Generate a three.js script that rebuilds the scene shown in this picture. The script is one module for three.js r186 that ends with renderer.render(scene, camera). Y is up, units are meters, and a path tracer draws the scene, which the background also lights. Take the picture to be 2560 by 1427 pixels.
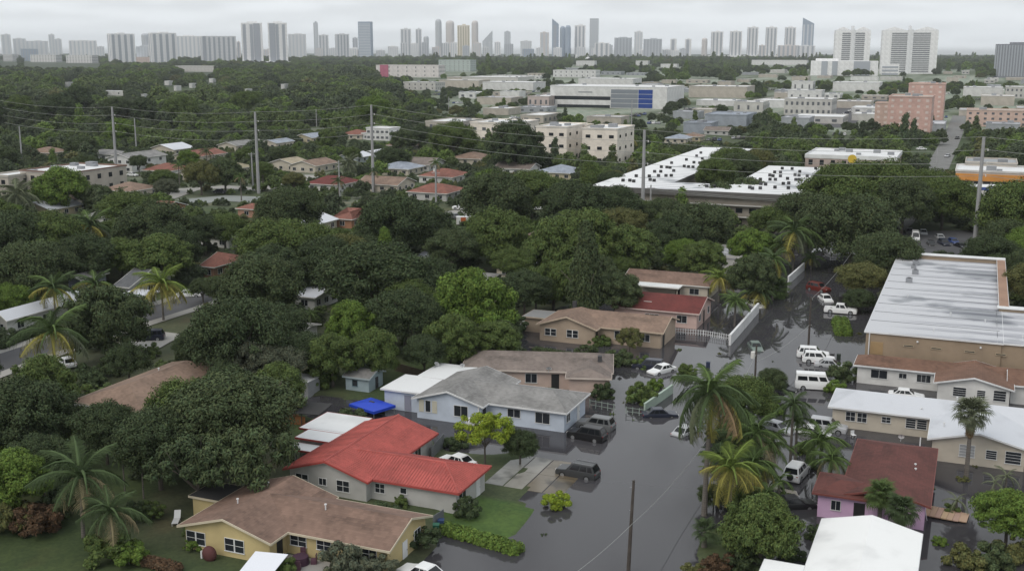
import * as THREE from 'three';
import { mergeGeometries } from 'three/addons/utils/BufferGeometryUtils.js';

// ---------- camera: a drone 47 m up; the street grid is the world's x (across the streets) and -z (along them) ----------
const F = 2810, PW = 2560, PH = 1427, CAM_H = 47, YAW = 22.5 * Math.PI / 180, PITCH = Math.atan((PH / 2 - 122) / F);
const camera = new THREE.PerspectiveCamera(2 * Math.atan(PH / 2 / F) * 180 / Math.PI, PW / PH, 1, 60000);
camera.position.set(0, CAM_H, 0);
camera.rotation.set(-PITCH, YAW, 0, 'YXZ');
const scene = new THREE.Scene();
const renderer = new THREE.WebGLRenderer({ antialias: true });
renderer.toneMapping = THREE.LinearToneMapping;
renderer.toneMappingExposure = 1.04;
renderer.shadowMap.enabled = true;

// ---------- small helpers ----------
function rng(seed) { let s = seed >>> 0; return () => { s = (s + 0x6d2b79f5) >>> 0; let t = Math.imul(s ^ (s >>> 15), 1 | s); t = (t + Math.imul(t ^ (t >>> 7), 61 | t)) ^ t; return ((t ^ (t >>> 14)) >>> 0) / 4294967296; }; }
const clamp = (x, a = 0, b = 1) => Math.min(b, Math.max(a, x)), lerp = (a, b, t) => a + (b - a) * t, sstep = (a, b, x) => { const t = clamp((x - a) / (b - a)); return t * t * (3 - 2 * t); };
function hash2(x, y, s = 0) { let h = Math.imul(x | 0, 374761393) ^ Math.imul(y | 0, 668265263) ^ Math.imul(s | 0, 1274126177); h = Math.imul(h ^ (h >>> 13), 1274126177); return ((h ^ (h >>> 16)) >>> 0) / 4294967296; }
function vnoise(x, y, s = 0, per = 0) {
  const ix = Math.floor(x), iy = Math.floor(y), fx = x - ix, fy = y - iy, w = (n) => (per ? ((n % per) + per) % per : n), u = fx * fx * (3 - 2 * fx), v = fy * fy * (3 - 2 * fy);
  const a = hash2(w(ix), w(iy), s), b = hash2(w(ix + 1), w(iy), s), c = hash2(w(ix), w(iy + 1), s), d = hash2(w(ix + 1), w(iy + 1), s);
  return lerp(lerp(a, b, u), lerp(c, d, u), v);
}
function fbm(x, y, s = 0, oct = 4, per = 0) { let a = 0.5, t = 0, n = 0; for (let i = 0; i < oct; i++) { t += a * vnoise(x, y, s + i * 17, per); n += a; x *= 2; y *= 2; per *= 2; a *= 0.5; } return t / n; }
const CA = Math.cos(YAW), SA = Math.sin(YAW), CP = Math.cos(PITCH), SP = Math.sin(PITCH);
// where the sight line through a point of the photograph meets the level y = h: [x, z, distance]
function P(px, py, h = 0) {
  const X = (px - PW / 2) / F, Y = (PH / 2 - py) / F, dy = Y * CP - SP, dz = -(CP + Y * SP), t = (h - CAM_H) / dy, cx = X * t, cz = dz * t;
  return [cx * CA + cz * SA, -(cx * SA - cz * CA), Math.hypot(cx, h - CAM_H, cz)];
}
function proj(x, y, z) {
  const cx = x * CA - z * SA, cz = x * SA + z * CA, dy = y - CAM_H, f = -cz * CP - dy * SP, up = dy * CP - cz * SP;
  return [PW / 2 + F * cx / f, PH / 2 - F * up / f, f];
}
const taken = new Set();
function numbered(name) { let n = name, k = 0; while (taken.has(n)) n = name + '_' + String(++k).padStart(3, '0'); taken.add(n); return n; }
function tag(o, label, category, group) { o.userData.label = label; o.userData.category = category; if (group) o.userData.group = group; return o; }
function thing(name, label, category, pos = [0, 0, 0], turn = 0, group) {
  const o = new THREE.Group(); o.name = numbered(name); o.position.set(...pos); o.rotation.y = turn; scene.add(o);
  return tag(o, label, category, group);
}
function shadows(m) { m.castShadow = m.receiveShadow = true; return m; }
function part(name, geo, mat, parent, pos, rot) {
  const m = shadows(new THREE.Mesh(geo, mat)); m.name = name; if (pos) m.position.set(...pos); if (rot) m.rotation.set(...rot);
  parent.add(m); return m;
}
function structure(name, geo, mat) { const m = part(numbered(name), geo, mat, scene); m.userData.kind = 'structure'; return m; }
function copyOf(o, label, group, name) {
  const c = o.clone(); c.name = numbered(name || o.name.replace(/_\d{3}$/, '')); c.userData = { ...o.userData, label, ...(group ? { group } : {}) };
  if (!group) delete c.userData.group; scene.add(c); return c;
}
// collects flat faces with uv in metres
class MB {
  constructor() { this.p = []; this.n = []; this.t = []; this.c = null; }
  tri(a, b, c) {
    const ux = b[0] - a[0], uy = b[1] - a[1], uz = b[2] - a[2], vx = c[0] - a[0], vy = c[1] - a[1], vz = c[2] - a[2];
    let nx = uy * vz - uz * vy, ny = uz * vx - ux * vz, nz = ux * vy - uy * vx; const l = Math.hypot(nx, ny, nz) || 1; nx /= l; ny /= l; nz /= l;
    const ax = Math.abs(nx), ay = Math.abs(ny), az = Math.abs(nz), flatRun = Math.abs(nx) > Math.abs(nz);
    for (const q of [a, b, c]) {
      this.p.push(q[0], q[1], q[2]); this.n.push(nx, ny, nz);
      if (ay > 0.999) this.t.push(q[0], -q[2]);
      else if (ay > 0.5) this.t.push(...(flatRun ? [q[2], q[0] / ay] : [q[0], q[2] / ay])); // on a slope u runs level and v runs down it
      else this.t.push(ax > az ? q[2] : q[0], q[1]);
    }
  }
  poly(pts) { for (let i = 1; i < pts.length - 1; i++) this.tri(pts[0], pts[i], pts[i + 1]); return this; }
  box(x0, x1, y0, y1, z0, z1) {
    const a = [x0, y0, z0], b = [x1, y0, z0], c = [x1, y0, z1], d = [x0, y0, z1], e = [x0, y1, z0], f = [x1, y1, z0], g = [x1, y1, z1], h = [x0, y1, z1];
    return this.poly([a, b, c, d]).poly([e, h, g, f]).poly([d, c, g, h]).poly([b, a, e, f]).poly([a, d, h, e]).poly([c, b, f, g]);
  }
  // a prism over a plan outline [[x, z], ...], either winding
  prism(out, y0, y1) {
    let area = 0; out.forEach(([x, z], i) => { const [x2, z2] = out[(i + 1) % out.length]; area += x * z2 - x2 * z; });
    const o = area > 0 ? [...out].reverse() : out;
    const shp = THREE.ShapeUtils.triangulateShape(o.map(([x, z]) => new THREE.Vector2(x, z)), []);
    for (const [a, b, c] of shp) {
      const q = [o[a], o[b], o[c]], cr = (q[1][0] - q[0][0]) * (q[2][1] - q[0][1]) - (q[1][1] - q[0][1]) * (q[2][0] - q[0][0]);
      const k = cr < 0 ? q : [q[0], q[2], q[1]];
      this.poly(k.map(([x, z]) => [x, y1, z])); this.poly([...k].reverse().map(([x, z]) => [x, y0, z]));
    }
    o.forEach(([x, z], i) => { const [x2, z2] = o[(i + 1) % o.length]; this.poly([[x2, y0, z2], [x2, y1, z2], [x, y1, z], [x, y0, z]].reverse()); });
    return this;
  }
  tube(path, radii, sides = 8) { // path of [x, y, z] with a radius each
    const v = path.map((q) => new THREE.Vector3(...q)), rings = [];
    for (let i = 0; i < v.length; i++) {
      const d = new THREE.Vector3().subVectors(v[Math.min(i + 1, v.length - 1)], v[Math.max(i - 1, 0)]).normalize(), s = new THREE.Vector3(Math.abs(d.y) > 0.9 ? 1 : 0, Math.abs(d.y) > 0.9 ? 0 : 1, 0).cross(d).normalize(), t = new THREE.Vector3().crossVectors(d, s), r = Array.isArray(radii) ? radii[i] : radii;
      rings.push([...Array(sides)].map((_, k) => { const a = k / sides * 2 * Math.PI; return [v[i].x + r * (Math.cos(a) * s.x + Math.sin(a) * t.x), v[i].y + r * (Math.cos(a) * s.y + Math.sin(a) * t.y), v[i].z + r * (Math.cos(a) * s.z + Math.sin(a) * t.z)]; }));
    }
    for (let i = 0; i + 1 < rings.length; i++) for (let k = 0; k < sides; k++) this.poly([rings[i][k], rings[i][(k + 1) % sides], rings[i + 1][(k + 1) % sides], rings[i + 1][k]]);
    this.poly([...rings[0]].reverse()); this.poly(rings[rings.length - 1]);
    return this;
  }
  get empty() { return !this.p.length; }
  geo() {
    const g = new THREE.BufferGeometry();
    g.setAttribute('position', new THREE.Float32BufferAttribute(this.p, 3)); g.setAttribute('normal', new THREE.Float32BufferAttribute(this.n, 3)); g.setAttribute('uv', new THREE.Float32BufferAttribute(this.t, 2));
    if (this.c) g.setAttribute('color', new THREE.Float32BufferAttribute(this.c, 3));
    return g;
  }
  build(name, mat, parent, pos, rot) { return part(name, this.geo(), mat, parent, pos, rot); }
}

// ---------- sky: a high even overcast, its bands of cloud drawn out along the horizon ----------
{
  const W = 2048, H = 1024, data = new Float32Array(W * H * 4);
  for (let r = 0; r < H; r++) {
    const el = ((r + 0.5) / H - 0.5) * 180;
    for (let c = 0; c < W; c++) {
      const az = c / W * 64, e = Math.max(el, 0), up = Math.sin(e * Math.PI / 180), k = Math.log2(1 + e * 1.6) * 2.3;
      const big = fbm(az * 1.0, k * 1.25, 5, 4, 64), fine = fbm(az * 2.5, k * 2.6, 31, 4, 160), cl = sstep(0.38, 0.66, big * 0.72 + fine * 0.28);
      const depth = sstep(0.6, 3.4, e), b = el < 0 ? 0.55 : (0.99 - 0.05 * sstep(0.3, 2, e) + 0.05 * up) * (1 - (0.2 + 0.17 * sstep(4, 16, e)) * cl * (0.45 + 0.55 * depth) * (1 - 0.5 * up));
      const o = (r * W + c) * 4; data[o] = b * 0.955; data[o + 1] = b * 0.998; data[o + 2] = b * 1.03; data[o + 3] = 1;
    }
  }
  const t = new THREE.DataTexture(data, W, H, THREE.RGBAFormat, THREE.FloatType); t.mapping = THREE.EquirectangularReflectionMapping; t.magFilter = THREE.LinearFilter; t.needsUpdate = true;
  scene.background = t; scene.environment = t;
}
const sun = new THREE.DirectionalLight(0xfff6ea, 1.3);
sun.position.set(-90, 220, 30); sun.target.position.set(-20, 0, -170); scene.add(sun, sun.target);
sun.castShadow = true; sun.shadow.radius = 70; sun.shadow.mapSize.set(4096, 4096);
Object.assign(sun.shadow.camera, { left: -220, right: 220, top: 220, bottom: -220, near: 10, far: 700 });
scene.fog = new THREE.FogExp2(new THREE.Color(0.9, 0.95, 1.0), 0.00006);

// ---------- materials ----------
function tex(size, f, repeat = 1, srgb = true) { // f(x, y) in 0..1 gives [r, g, b] in 0..1; it tiles when f does
  const d = new Uint8Array(size * size * 4);
  for (let y = 0; y < size; y++) for (let x = 0; x < size; x++) { const c = f(x / size, y / size), o = (y * size + x) * 4; for (let k = 0; k < 3; k++) d[o + k] = clamp(Array.isArray(c) ? c[k] : c) * 255; d[o + 3] = 255; }
  const t = new THREE.DataTexture(d, size, size); t.wrapS = t.wrapT = THREE.RepeatWrapping; t.magFilter = THREE.LinearFilter; t.minFilter = THREE.LinearMipmapLinearFilter; t.generateMipmaps = true;
  if (srgb) t.colorSpace = THREE.SRGBColorSpace; t.repeat.set(1 / repeat, 1 / repeat); t.needsUpdate = true; return t;
}
const srgb = (x) => x <= 0.0031308 ? x * 12.92 : 1.055 * Math.pow(x, 1 / 2.4) - 0.055;
const T = {
  grain: tex(256, (x, y) => srgb(0.9 + 0.34 * (fbm(x * 6, y * 6, 3, 5, 6) - 0.5)), 9),
  mottle: tex(256, (x, y) => srgb(0.88 + 0.5 * (fbm(x * 4, y * 4, 9, 5, 4) - 0.5)), 26),
  shingle: tex(512, (x, y) => { const row = Math.floor(y * 40), k = Math.floor(x * 30 + (row % 2) * 0.5); return srgb(0.84 + 0.2 * (hash2(k % 30, row, 4) - 0.5) - 0.22 * sstep(0.52, 0.7, fbm(x * 2, y * 5, 88, 5, 2)) + 0.5 * (fbm(x * 3, y * 3, 21, 5, 3) - 0.5) + 0.2 * (fbm(x * 16, y * 2, 8, 3, 16) - 0.5) - ((y * 40) % 1 < 0.14 ? 0.09 : 0)); }, 12),
  stain: tex(512, (x, y) => { const s = sstep(0.5, 0.78, fbm(x * 3, y * 24, 6, 5, 3)), b = sstep(0.55, 0.75, fbm(x * 5, y * 5, 44, 5, 5)); return [0.97 - 0.25 * s - 0.27 * b, 0.97 - 0.25 * s - 0.26 * b, 0.97 - 0.23 * s - 0.25 * b].map((q) => srgb(q * q)); }, 34),
  blotch: tex(256, (x, y) => srgb(clamp(0.95 - 0.6 * sstep(0.45, 0.7, fbm(x * 5, y * 5, 23, 5, 5)) + 0.2 * (fbm(x * 20, y * 20, 5, 3, 20) - 0.5))), 12),
  white: tex(256, (x, y) => srgb(0.93 - 0.16 * sstep(0.5, 0.8, fbm(x * 4, y * 4, 17, 5, 4))), 16),
  asphalt: tex(256, (x, y) => srgb(0.85 + 0.5 * (fbm(x * 5, y * 5, 61, 5, 5) - 0.5) + 0.12 * (hash2(x * 256, y * 256, 2) - 0.5)), 14),
  grass: tex(512, (x, y) => { const a = fbm(x * 5, y * 5, 71, 5, 5), b = fbm(x * 60, y * 60, 7, 2, 60), c = sstep(0.5, 0.75, fbm(x * 3, y * 3, 33, 4, 3)); return [0.62 + 0.6 * (a - 0.5) + 0.35 * (b - 0.5) + 0.14 * c, 0.72 + 0.5 * (a - 0.5) + 0.35 * (b - 0.5), 0.6 + 0.5 * (a - 0.5) + 0.3 * (b - 0.5)].map((q) => srgb(q)); }, 18),
  bark: tex(128, (x, y) => srgb(0.7 + 0.6 * (fbm(x * 8, y * 3, 5, 4, 8) - 0.5)), 2),
  rings: tex(128, (x, y) => srgb(0.66 + 0.3 * ((y * 8) % 1 < 0.25 ? -0.4 : 0.1) + 0.3 * (fbm(x * 6, y * 6, 5, 3, 6) - 0.5)), 2),
  ripple: (() => { const h = (x, y) => fbm(x * 7, y * 7, 90, 4, 7); return tex(512, (x, y) => { const e = 1 / 512, dx = (h(x + e, y) - h(x - e, y)) * 40, dy = (h(x, y + e) - h(x, y - e)) * 40; return [0.5 + dx * 0.01, 0.5 + dy * 0.01, 1]; }, 23, false); })(),
};
const C = (r, g, b) => new THREE.Color().setRGB(r, g, b);
const mats = new Map();
function M(key, r, g, b, { physical, ...o } = {}) { // a material by name, made once
  if (!mats.has(key)) mats.set(key, new (o.transmission || physical ? THREE.MeshPhysicalMaterial : THREE.MeshStandardMaterial)({ name: key, color: C(r, g, b), roughness: 0.85, ...o }));
  return mats.get(key);
}
const plain = (r, g, b, o) => M('paint ' + [r, g, b].join(' '), r, g, b, { roughness: 0.7, map: T.grain, ...o });
const roofOf = (r, g, b) => M('shingles ' + [r, g, b].join(' '), r, g, b, { roughness: 0.9, map: T.shingle });
const m = {
  trim: plain(0.72, 0.71, 0.68), white: plain(0.74, 0.75, 0.76), glass: M('window glass', 0.022, 0.026, 0.032, { roughness: 0.12 }), blind: M('blinds', 0.3, 0.31, 0.32, { roughness: 0.5 }),
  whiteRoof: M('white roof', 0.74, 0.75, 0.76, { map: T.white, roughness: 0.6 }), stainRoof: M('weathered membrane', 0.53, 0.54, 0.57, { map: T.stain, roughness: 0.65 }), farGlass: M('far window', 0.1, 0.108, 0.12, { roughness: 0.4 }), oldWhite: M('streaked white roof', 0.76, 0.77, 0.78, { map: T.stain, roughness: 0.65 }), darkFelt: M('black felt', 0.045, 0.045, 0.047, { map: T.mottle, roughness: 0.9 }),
  concrete: M('concrete', 0.36, 0.35, 0.33, { map: T.mottle }), pole: M('concrete pole', 0.36, 0.36, 0.37, { map: T.grain }), wood: M('wood pole', 0.09, 0.075, 0.065, { map: T.bark }), metal: M('grey metal', 0.3, 0.31, 0.33, { metalness: 0.6, roughness: 0.5 }),
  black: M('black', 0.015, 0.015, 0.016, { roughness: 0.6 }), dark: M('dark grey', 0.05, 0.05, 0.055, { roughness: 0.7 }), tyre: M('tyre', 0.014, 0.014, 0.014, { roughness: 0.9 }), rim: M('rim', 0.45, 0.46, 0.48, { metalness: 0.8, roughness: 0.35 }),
  lamp: M('lamp lens', 0.7, 0.7, 0.68, { roughness: 0.2 }), tail: M('tail lens', 0.3, 0.01, 0.012, { roughness: 0.25 }), wire: M('power cable', 0.3, 0.31, 0.3, { roughness: 0.6 }), asphalt: M('asphalt', 0.085, 0.085, 0.092, { map: T.asphalt }), pave: M('pavement', 0.34, 0.33, 0.31, { map: T.mottle }),
  bark: M('bark', 0.15, 0.13, 0.11, { map: T.bark }), palmBark: M('palm trunk', 0.2, 0.18, 0.16, { map: T.rings }), mulch: M('leaf litter', 0.04, 0.032, 0.022, { map: T.mottle }),
};

// ---------- ground: one sheet to the horizon, lower where the flood stands ----------
const px2 = (list, h = 0) => list.map(([x, y]) => P(x, y, h).slice(0, 2));
function inPoly(poly, x, z) { let c = false; for (let i = 0, j = poly.length - 1; i < poly.length; j = i++) { const [xi, zi] = poly[i], [xj, zj] = poly[j]; if ((zi > z) !== (zj > z) && x < (xj - xi) * (z - zi) / (zj - zi) + xi) c = !c; } return c; }
function sd(poly, x, z) { // metres inside (+) or outside (-)
  let d = 1e9; for (let i = 0, j = poly.length - 1; i < poly.length; j = i++) { const [ax, az] = poly[j], [bx, bz] = poly[i], dx = bx - ax, dz = bz - az, t = clamp(((x - ax) * dx + (z - az) * dz) / (dx * dx + dz * dz)); d = Math.min(d, Math.hypot(x - ax - dx * t, z - az - dz * t)); }
  return inPoly(poly, x, z) ? d : -d;
}
const flood = px2([[960, 1750], [1075, 1405], [1085, 1330], [1190, 1250], [1205, 1200], [1245, 1160], [1345, 1150], [1345, 1110], [1240, 1135], [1130, 1125], [1060, 1090], [930, 1050], [800, 1045], [715, 1015], [800, 990], [930, 1000], [1000, 1000], [1400, 975], [1470, 950], [1330, 900], [1300, 860], [1315, 800], [1400, 770], [1560, 740], [1700, 705], [1830, 640], [1960, 575], [2040, 545], [2160, 555], [2210, 640], [2190, 760], [2700, 860], [3000, 1750]]);
const lawn = px2([[1100, 1292], [1195, 1236], [1345, 1272], [1302, 1335], [1294, 1354], [1108, 1322]]), lowLawn = px2([[1092, 1345], [1290, 1385], [1215, 1412], [1092, 1395]]), palmBed = px2([[1735, 1320], [1850, 1300], [1900, 1450], [1700, 1500]]), drive = px2([[1190, 1200], [1250, 1158], [1352, 1168], [1322, 1262], [1195, 1240]]);
const lawnArea = px2([[0, 1340], [90, 1320], [250, 1400], [300, 1340], [400, 1330], [470, 1380], [640, 1427], [640, 1700], [0, 1700]]);
const backLawn = px2([[890, 945], [1010, 915], [1080, 925], [960, 975], [985, 1000], [850, 1000]]);
function groundY(x, z) {
  if (x < -140 || x > 90 || z > -40 || z < -330) return 0.3;
  const n = 0.12 * (fbm(x / 7, z / 7, 12, 3) - 0.5);
  let y = lerp(0.34, -0.55, sstep(-1.6, 1.6, sd(flood, x, z) + 2.4 * (fbm(x / 5, z / 5, 3, 3) - 0.5)));
  y = lerp(y, 0.16, sstep(-1.2, 0.9, sd(lawn, x, z))); y = lerp(y, -0.03, sstep(-1.4, 1.4, sd(lowLawn, x, z))); y = lerp(y, 0.06, sstep(-0.6, 0.4, sd(drive, x, z))); y = lerp(y, 0.1, sstep(-1.5, 1.5, sd(palmBed, x, z))); y = lerp(y, 0.3, sstep(-1, 1, sd(backLawn, x, z)));
  return y + n;
}
function shopland(x, z) { const q = proj(x, 0, z); return q[2] > 0 && q[1] > 158 && q[1] < 330 ? sstep(1000, 1250, q[0] + (300 - q[1]) * 0.9) * sstep(340, 290, q[1] - Math.max(0, q[0] - 1900) * 0.25) : 0; }
{
  const axis = (fine0, fine1, step, ends) => { const a = []; for (let q = fine0; q <= fine1; q += step) a.push(q); let s = step, q = fine0; while (q > ends[0]) { s *= 1.12; q -= s; a.unshift(q); } s = step; q = fine1; while (q < ends[1]) { s *= 1.12; q += s; a.push(q); } return a; };
  const xs = axis(-140, 90, 1.3, [-8000, 5000]), zs = axis(-330, -45, 1.3, [-9000, 1500]);
  const pos = [], uv = [], col = [], idx = [];
  for (const z of zs) for (const x of xs) {
    const y = groundY(x, z); pos.push(x, y, z); uv.push(x, -z);
    const n = fbm(x / 9, z / 9, 40, 4), wild = sstep(0.45, 0.62, fbm(x / 30, z / 30, 77, 3)), far = Math.hypot(x, z);
    let c = [lerp(0.04, 0.066, n), lerp(0.064, 0.082, n), lerp(0.02, 0.028, n)];
    const mix = (d, t) => { c = c.map((q, k) => lerp(q, d[k], t)); };
    mix([0.1, 0.086, 0.062], 0.6 * wild * (far < 330 ? 1 : 0.6));
    if (y < -0.12) mix([0.035, 0.033, 0.028], 0.9);
    if (inPoly(lawn, x, z)) c = [lerp(0.055, 0.085, n), lerp(0.1, 0.125, n), 0.026];
    const q = proj(x, 0, z), town = q[2] > 0 ? sstep(180, 300, q[0]) * sstep(1080, 980, q[0]) * sstep(300, 325, q[1]) * sstep(540, 500, q[1]) : 0; if (town > 0) mix([0.2, 0.19, 0.165], 0.7 * town * sstep(0.4, 0.6, fbm(x / 16, z / 16, 55, 3)));
    const s = shopland(x, z); if (s > 0) mix([0.3, 0.295, 0.28], s * sstep(0.34, 0.55, fbm(x / 45, z / 45, 8, 3)));
    if (far > 1500) mix([0.03, 0.042, 0.025], 0.6 * (1 - s));
    col.push(...c);
  }
  const nx = xs.length; for (let j = 0; j + 1 < zs.length; j++) for (let i = 0; i + 1 < nx; i++) { const a = j * nx + i; idx.push(a, a + nx, a + 1, a + 1, a + nx, a + nx + 1); }
  const g = new THREE.BufferGeometry(); g.setAttribute('position', new THREE.Float32BufferAttribute(pos, 3)); g.setAttribute('uv', new THREE.Float32BufferAttribute(uv, 2)); g.setAttribute('color', new THREE.Float32BufferAttribute(col, 3)); g.setIndex(idx); g.computeVertexNormals();
  structure('ground', g, M('turf and soil', 1.25, 1.25, 1.25, { map: T.grass, vertexColors: true, roughness: 0.95 }));
}
// ---------- the standing flood water ----------
{
  const b = new MB(); const x0 = -92, x1 = 75, z0 = -322, z1 = -46;
  b.poly([[x0, 0, z1], [x1, 0, z1], [x1, 0, z0], [x0, 0, z0]]);
  structure('floodwater', b.geo(), M('flood water', 0.072, 0.07, 0.078, { transmission: 0.3, thickness: 0, roughness: 0.012, ior: 1.34, normalMap: T.ripple, normalScale: new THREE.Vector2(0.07, 0.07) }));
}
const roadPolys = [];
function sheet(name, poly, y, mat) { if (/road|pavement|lot|court/.test(name)) roadPolys.push(poly); const b = new MB(); const tri = THREE.ShapeUtils.triangulateShape(poly.map(([x, z]) => new THREE.Vector2(x, z)), []); for (const [i, j, k] of tri) { const q = [poly[i], poly[j], poly[k]].map(([x, z]) => [x, y, z]); const cr = (q[1][2] - q[0][2]) * (q[2][0] - q[0][0]) - (q[1][0] - q[0][0]) * (q[2][2] - q[0][2]); b.poly(cr > 0 ? q : [q[0], q[2], q[1]]); } return structure(name, b.geo(), mat); }

// ---------- foliage ----------
const leafMat = (key, r, g, b) => M('leaves ' + key, r, g, b, { roughness: 0.8, vertexColors: true, physical: true, specularIntensity: 0.25 });
const TONES = { deep: leafMat('deep', 0.052, 0.073, 0.034), dark: leafMat('dark', 0.064, 0.086, 0.039), mid: leafMat('mid', 0.083, 0.117, 0.036), fresh: leafMat('fresh', 0.1, 0.155, 0.032), bright: leafMat('bright', 0.12, 0.185, 0.03), lime: leafMat('lime', 0.19, 0.25, 0.028), olive: leafMat('olive', 0.11, 0.116, 0.044), grey: leafMat('grey green', 0.096, 0.108, 0.072), rust: leafMat('rust', 0.09, 0.057, 0.034) };
const leafPt = (o, q) => o.push(q[0], q[1], q[2]);
// leaf sprays over a set of balls [x, y, z, r]; each spray is a bent rhomb of its own tone
function foliage(seed, balls, size, cover, opt = {}) {
  const R = rng(seed), p = [], c = [], n = [], dirV = new THREE.Vector3(), sx = new THREE.Vector3(), sy = new THREE.Vector3(), ctr = opt.centre || [0, 0, 0];
  for (const [bx, by, bz, br, ey = 1] of balls) {
    const count = Math.round(4 * Math.PI * br * br * ey * cover / (size * size * 0.62)), tone = 0.9 + 0.2 * R();
    for (let i = 0; i < count; i++) {
      const u = R() * 2 - 1, a = R() * 2 * Math.PI, s = Math.sqrt(1 - u * u); let d = [s * Math.cos(a), u, s * Math.sin(a)];
      if (u < -0.55 && R() < 0.7) continue;
      const rr = br * (opt.coreR ? 0.72 + 0.45 * R() : 0.5 + 0.8 * R()), x = bx + d[0] * rr, y = by + d[1] * rr * ey, z = bz + d[2] * rr;
      let inside = false; for (const [ox, oy, oz, or, oe = 1] of balls) if (or > 0 && (ox !== bx || oz !== bz || oy !== by) && Math.hypot(x - ox, (y - oy) / oe, z - oz) < or * 0.55) { inside = true; break; }
      if (inside) continue;
      const j = opt.jitter ?? 0.75; dirV.set(d[0] + j * (R() - 0.5) * 1.6, d[1] * 0.9 + 0.35 + j * (R() - 0.5) * 1.2, d[2] + j * (R() - 0.5) * 1.6).normalize();
      sx.set(R() - 0.5, (R() - 0.5) * 0.6, R() - 0.5).cross(dirV).normalize(); sy.crossVectors(dirV, sx);
      const L = size * (0.6 + 0.7 * R()) * (opt.long || 1), Wd = size * (0.3 + 0.34 * R()), bend = -0.22 * L, at = (l, w, h) => [x + sx.x * l + sy.x * w + dirV.x * h, y + sx.y * l + sy.y * w + dirV.y * h - (opt.droop || 0) * Math.abs(l), z + sx.z * l + sy.z * w + dirV.z * h];
      const A = at(-L, 0, bend), B = at(0, -Wd, 0), D = at(0, Wd, 0), E = at(L, 0, bend), k = tone * (0.6 + 0.8 * R()), hue = (R() - 0.5) * 0.22;
      for (const q of [A, B, D, B, E, D]) leafPt(p, q);
      for (let t = 0; t < 6; t++) c.push(k * (1 + hue), k, k * (1 - hue * 0.6));
    }
    if (opt.core !== 0) { // added solid core, blocks light leaking between the leaves
      const ico = new THREE.IcosahedronGeometry(br * (opt.coreR || 0.5), 1).attributes.position;
      for (let i = 0; i < ico.count; i++) { p.push(bx + ico.getX(i), by + ico.getY(i) * ey, bz + ico.getZ(i)); c.push(0.95, 0.95, 0.95); }
    }
  }
  const g = new THREE.BufferGeometry(); g.setAttribute('position', new THREE.Float32BufferAttribute(p, 3)); g.setAttribute('color', new THREE.Float32BufferAttribute(c, 3)); g.computeVertexNormals(); return g;
}
// crowns of about 1 m radius standing on y = 0 .. scaled to each tree
function domeBalls(seed, count, flat, spread = 1, low = -0.25) {
  const R = rng(seed), balls = [[0, -0.05, 0, 0.5, flat]];
  for (let i = 0; i < count; i++) {
    const a = i * 2.399 + R() * 0.7, h = low + (1 - low) * (i + 0.5) / count + (R() - 0.5) * 0.15, s = Math.sqrt(Math.max(0.05, 1 - Math.min(0.98, Math.max(0, h)) ** 2)) * (h < 0 ? 0.95 : 1), r = 0.13 + 0.19 * R(), k = (0.5 + 0.52 * Math.sqrt(R())) * spread;
    balls.push([Math.cos(a) * s * k, h * 0.72 * flat, Math.sin(a) * s * k, r, 0.8]);
  }
  if (count > 24) for (let i = 0; i < 9; i++) { const a = R() * 6.28, h = R() * 0.9 - 0.25, s = Math.sqrt(1 - h * h), k = 0.98 + 0.22 * R(); balls.push([Math.cos(a) * s * k, h * 0.8 * flat * k, Math.sin(a) * s * k, 0.09 + 0.08 * R(), 0.9]); } // stray boughs
  return balls;
}
function trunkGeo(seed, R0, H, limbs) { // H is the height at which the crown's middle stands
  const R = rng(seed), b = new MB(); b.tube([[0, -0.5, 0], [0.05 * H * (R() - 0.5), H * 0.3, 0.05 * H * (R() - 0.5)], [0.1 * H * (R() - 0.5), H * 0.7, 0.1 * H * (R() - 0.5)], [0, H, 0]], [R0 * 1.25, R0, R0 * 0.8, R0 * 0.45], 7);
  for (let i = 0; i < limbs; i++) { const a = i / limbs * 6.28 + R(), l = H * (0.5 + 0.42 * R()); b.tube([[0, H * (0.4 + 0.15 * R()), 0], [Math.cos(a) * l * 0.5, H * 0.8, Math.sin(a) * l * 0.5], [Math.cos(a) * l, H * (1 + 0.45 * R()), Math.sin(a) * l]], [R0 * 0.55, R0 * 0.4, R0 * 0.16], 5); }
  return b.geo();
}
// prototypes: crown of radius 1 (middle at 0), trunk for a crown whose middle is 1 up
const KINDS = { broad: [], dome: [], feather: [], pine: [], shrub: [] };
for (let i = 0; i < 7; i++) KINDS.broad.push({ near: foliage(100 + i, domeBalls(200 + i, 48 + i * 5, 0.85, 1, -0.7), 0.036, i % 3 ? 0.9 : 0.62, { jitter: 1.1, coreR: undefined }), far: foliage(140 + i, domeBalls(200 + i, 30, 0.85, 1, -0.7), 0.1, 1.1, { jitter: 1.1 }), trunk: trunkGeo(300 + i, 0.055, 1, 8) });
for (let i = 0; i < 3; i++) KINDS.dome.push({ near: foliage(110 + i, domeBalls(230 + i, 44, 1.02, 1, -0.85), 0.044, 1.1, { long: 1.25, droop: 0.35 }), far: foliage(150 + i, domeBalls(230 + i, 22, 1.02, 1, -0.6), 0.15, 1.05), trunk: trunkGeo(320 + i, 0.06, 1, 4) });
for (let i = 0; i < 2; i++) KINDS.feather.push({ near: foliage(120 + i, domeBalls(250 + i, 34, 0.85, 1.1, -0.6).map((q) => [q[0], q[1], q[2], q[3] * 0.8, q[4]]), 0.055, 1.0, { long: 1.5, droop: 0.6, core: 0 }), far: foliage(160 + i, domeBalls(250 + i, 20, 0.85), 0.13, 0.9, { core: 0 }), trunk: trunkGeo(330 + i, 0.04, 1, 6) });
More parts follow.
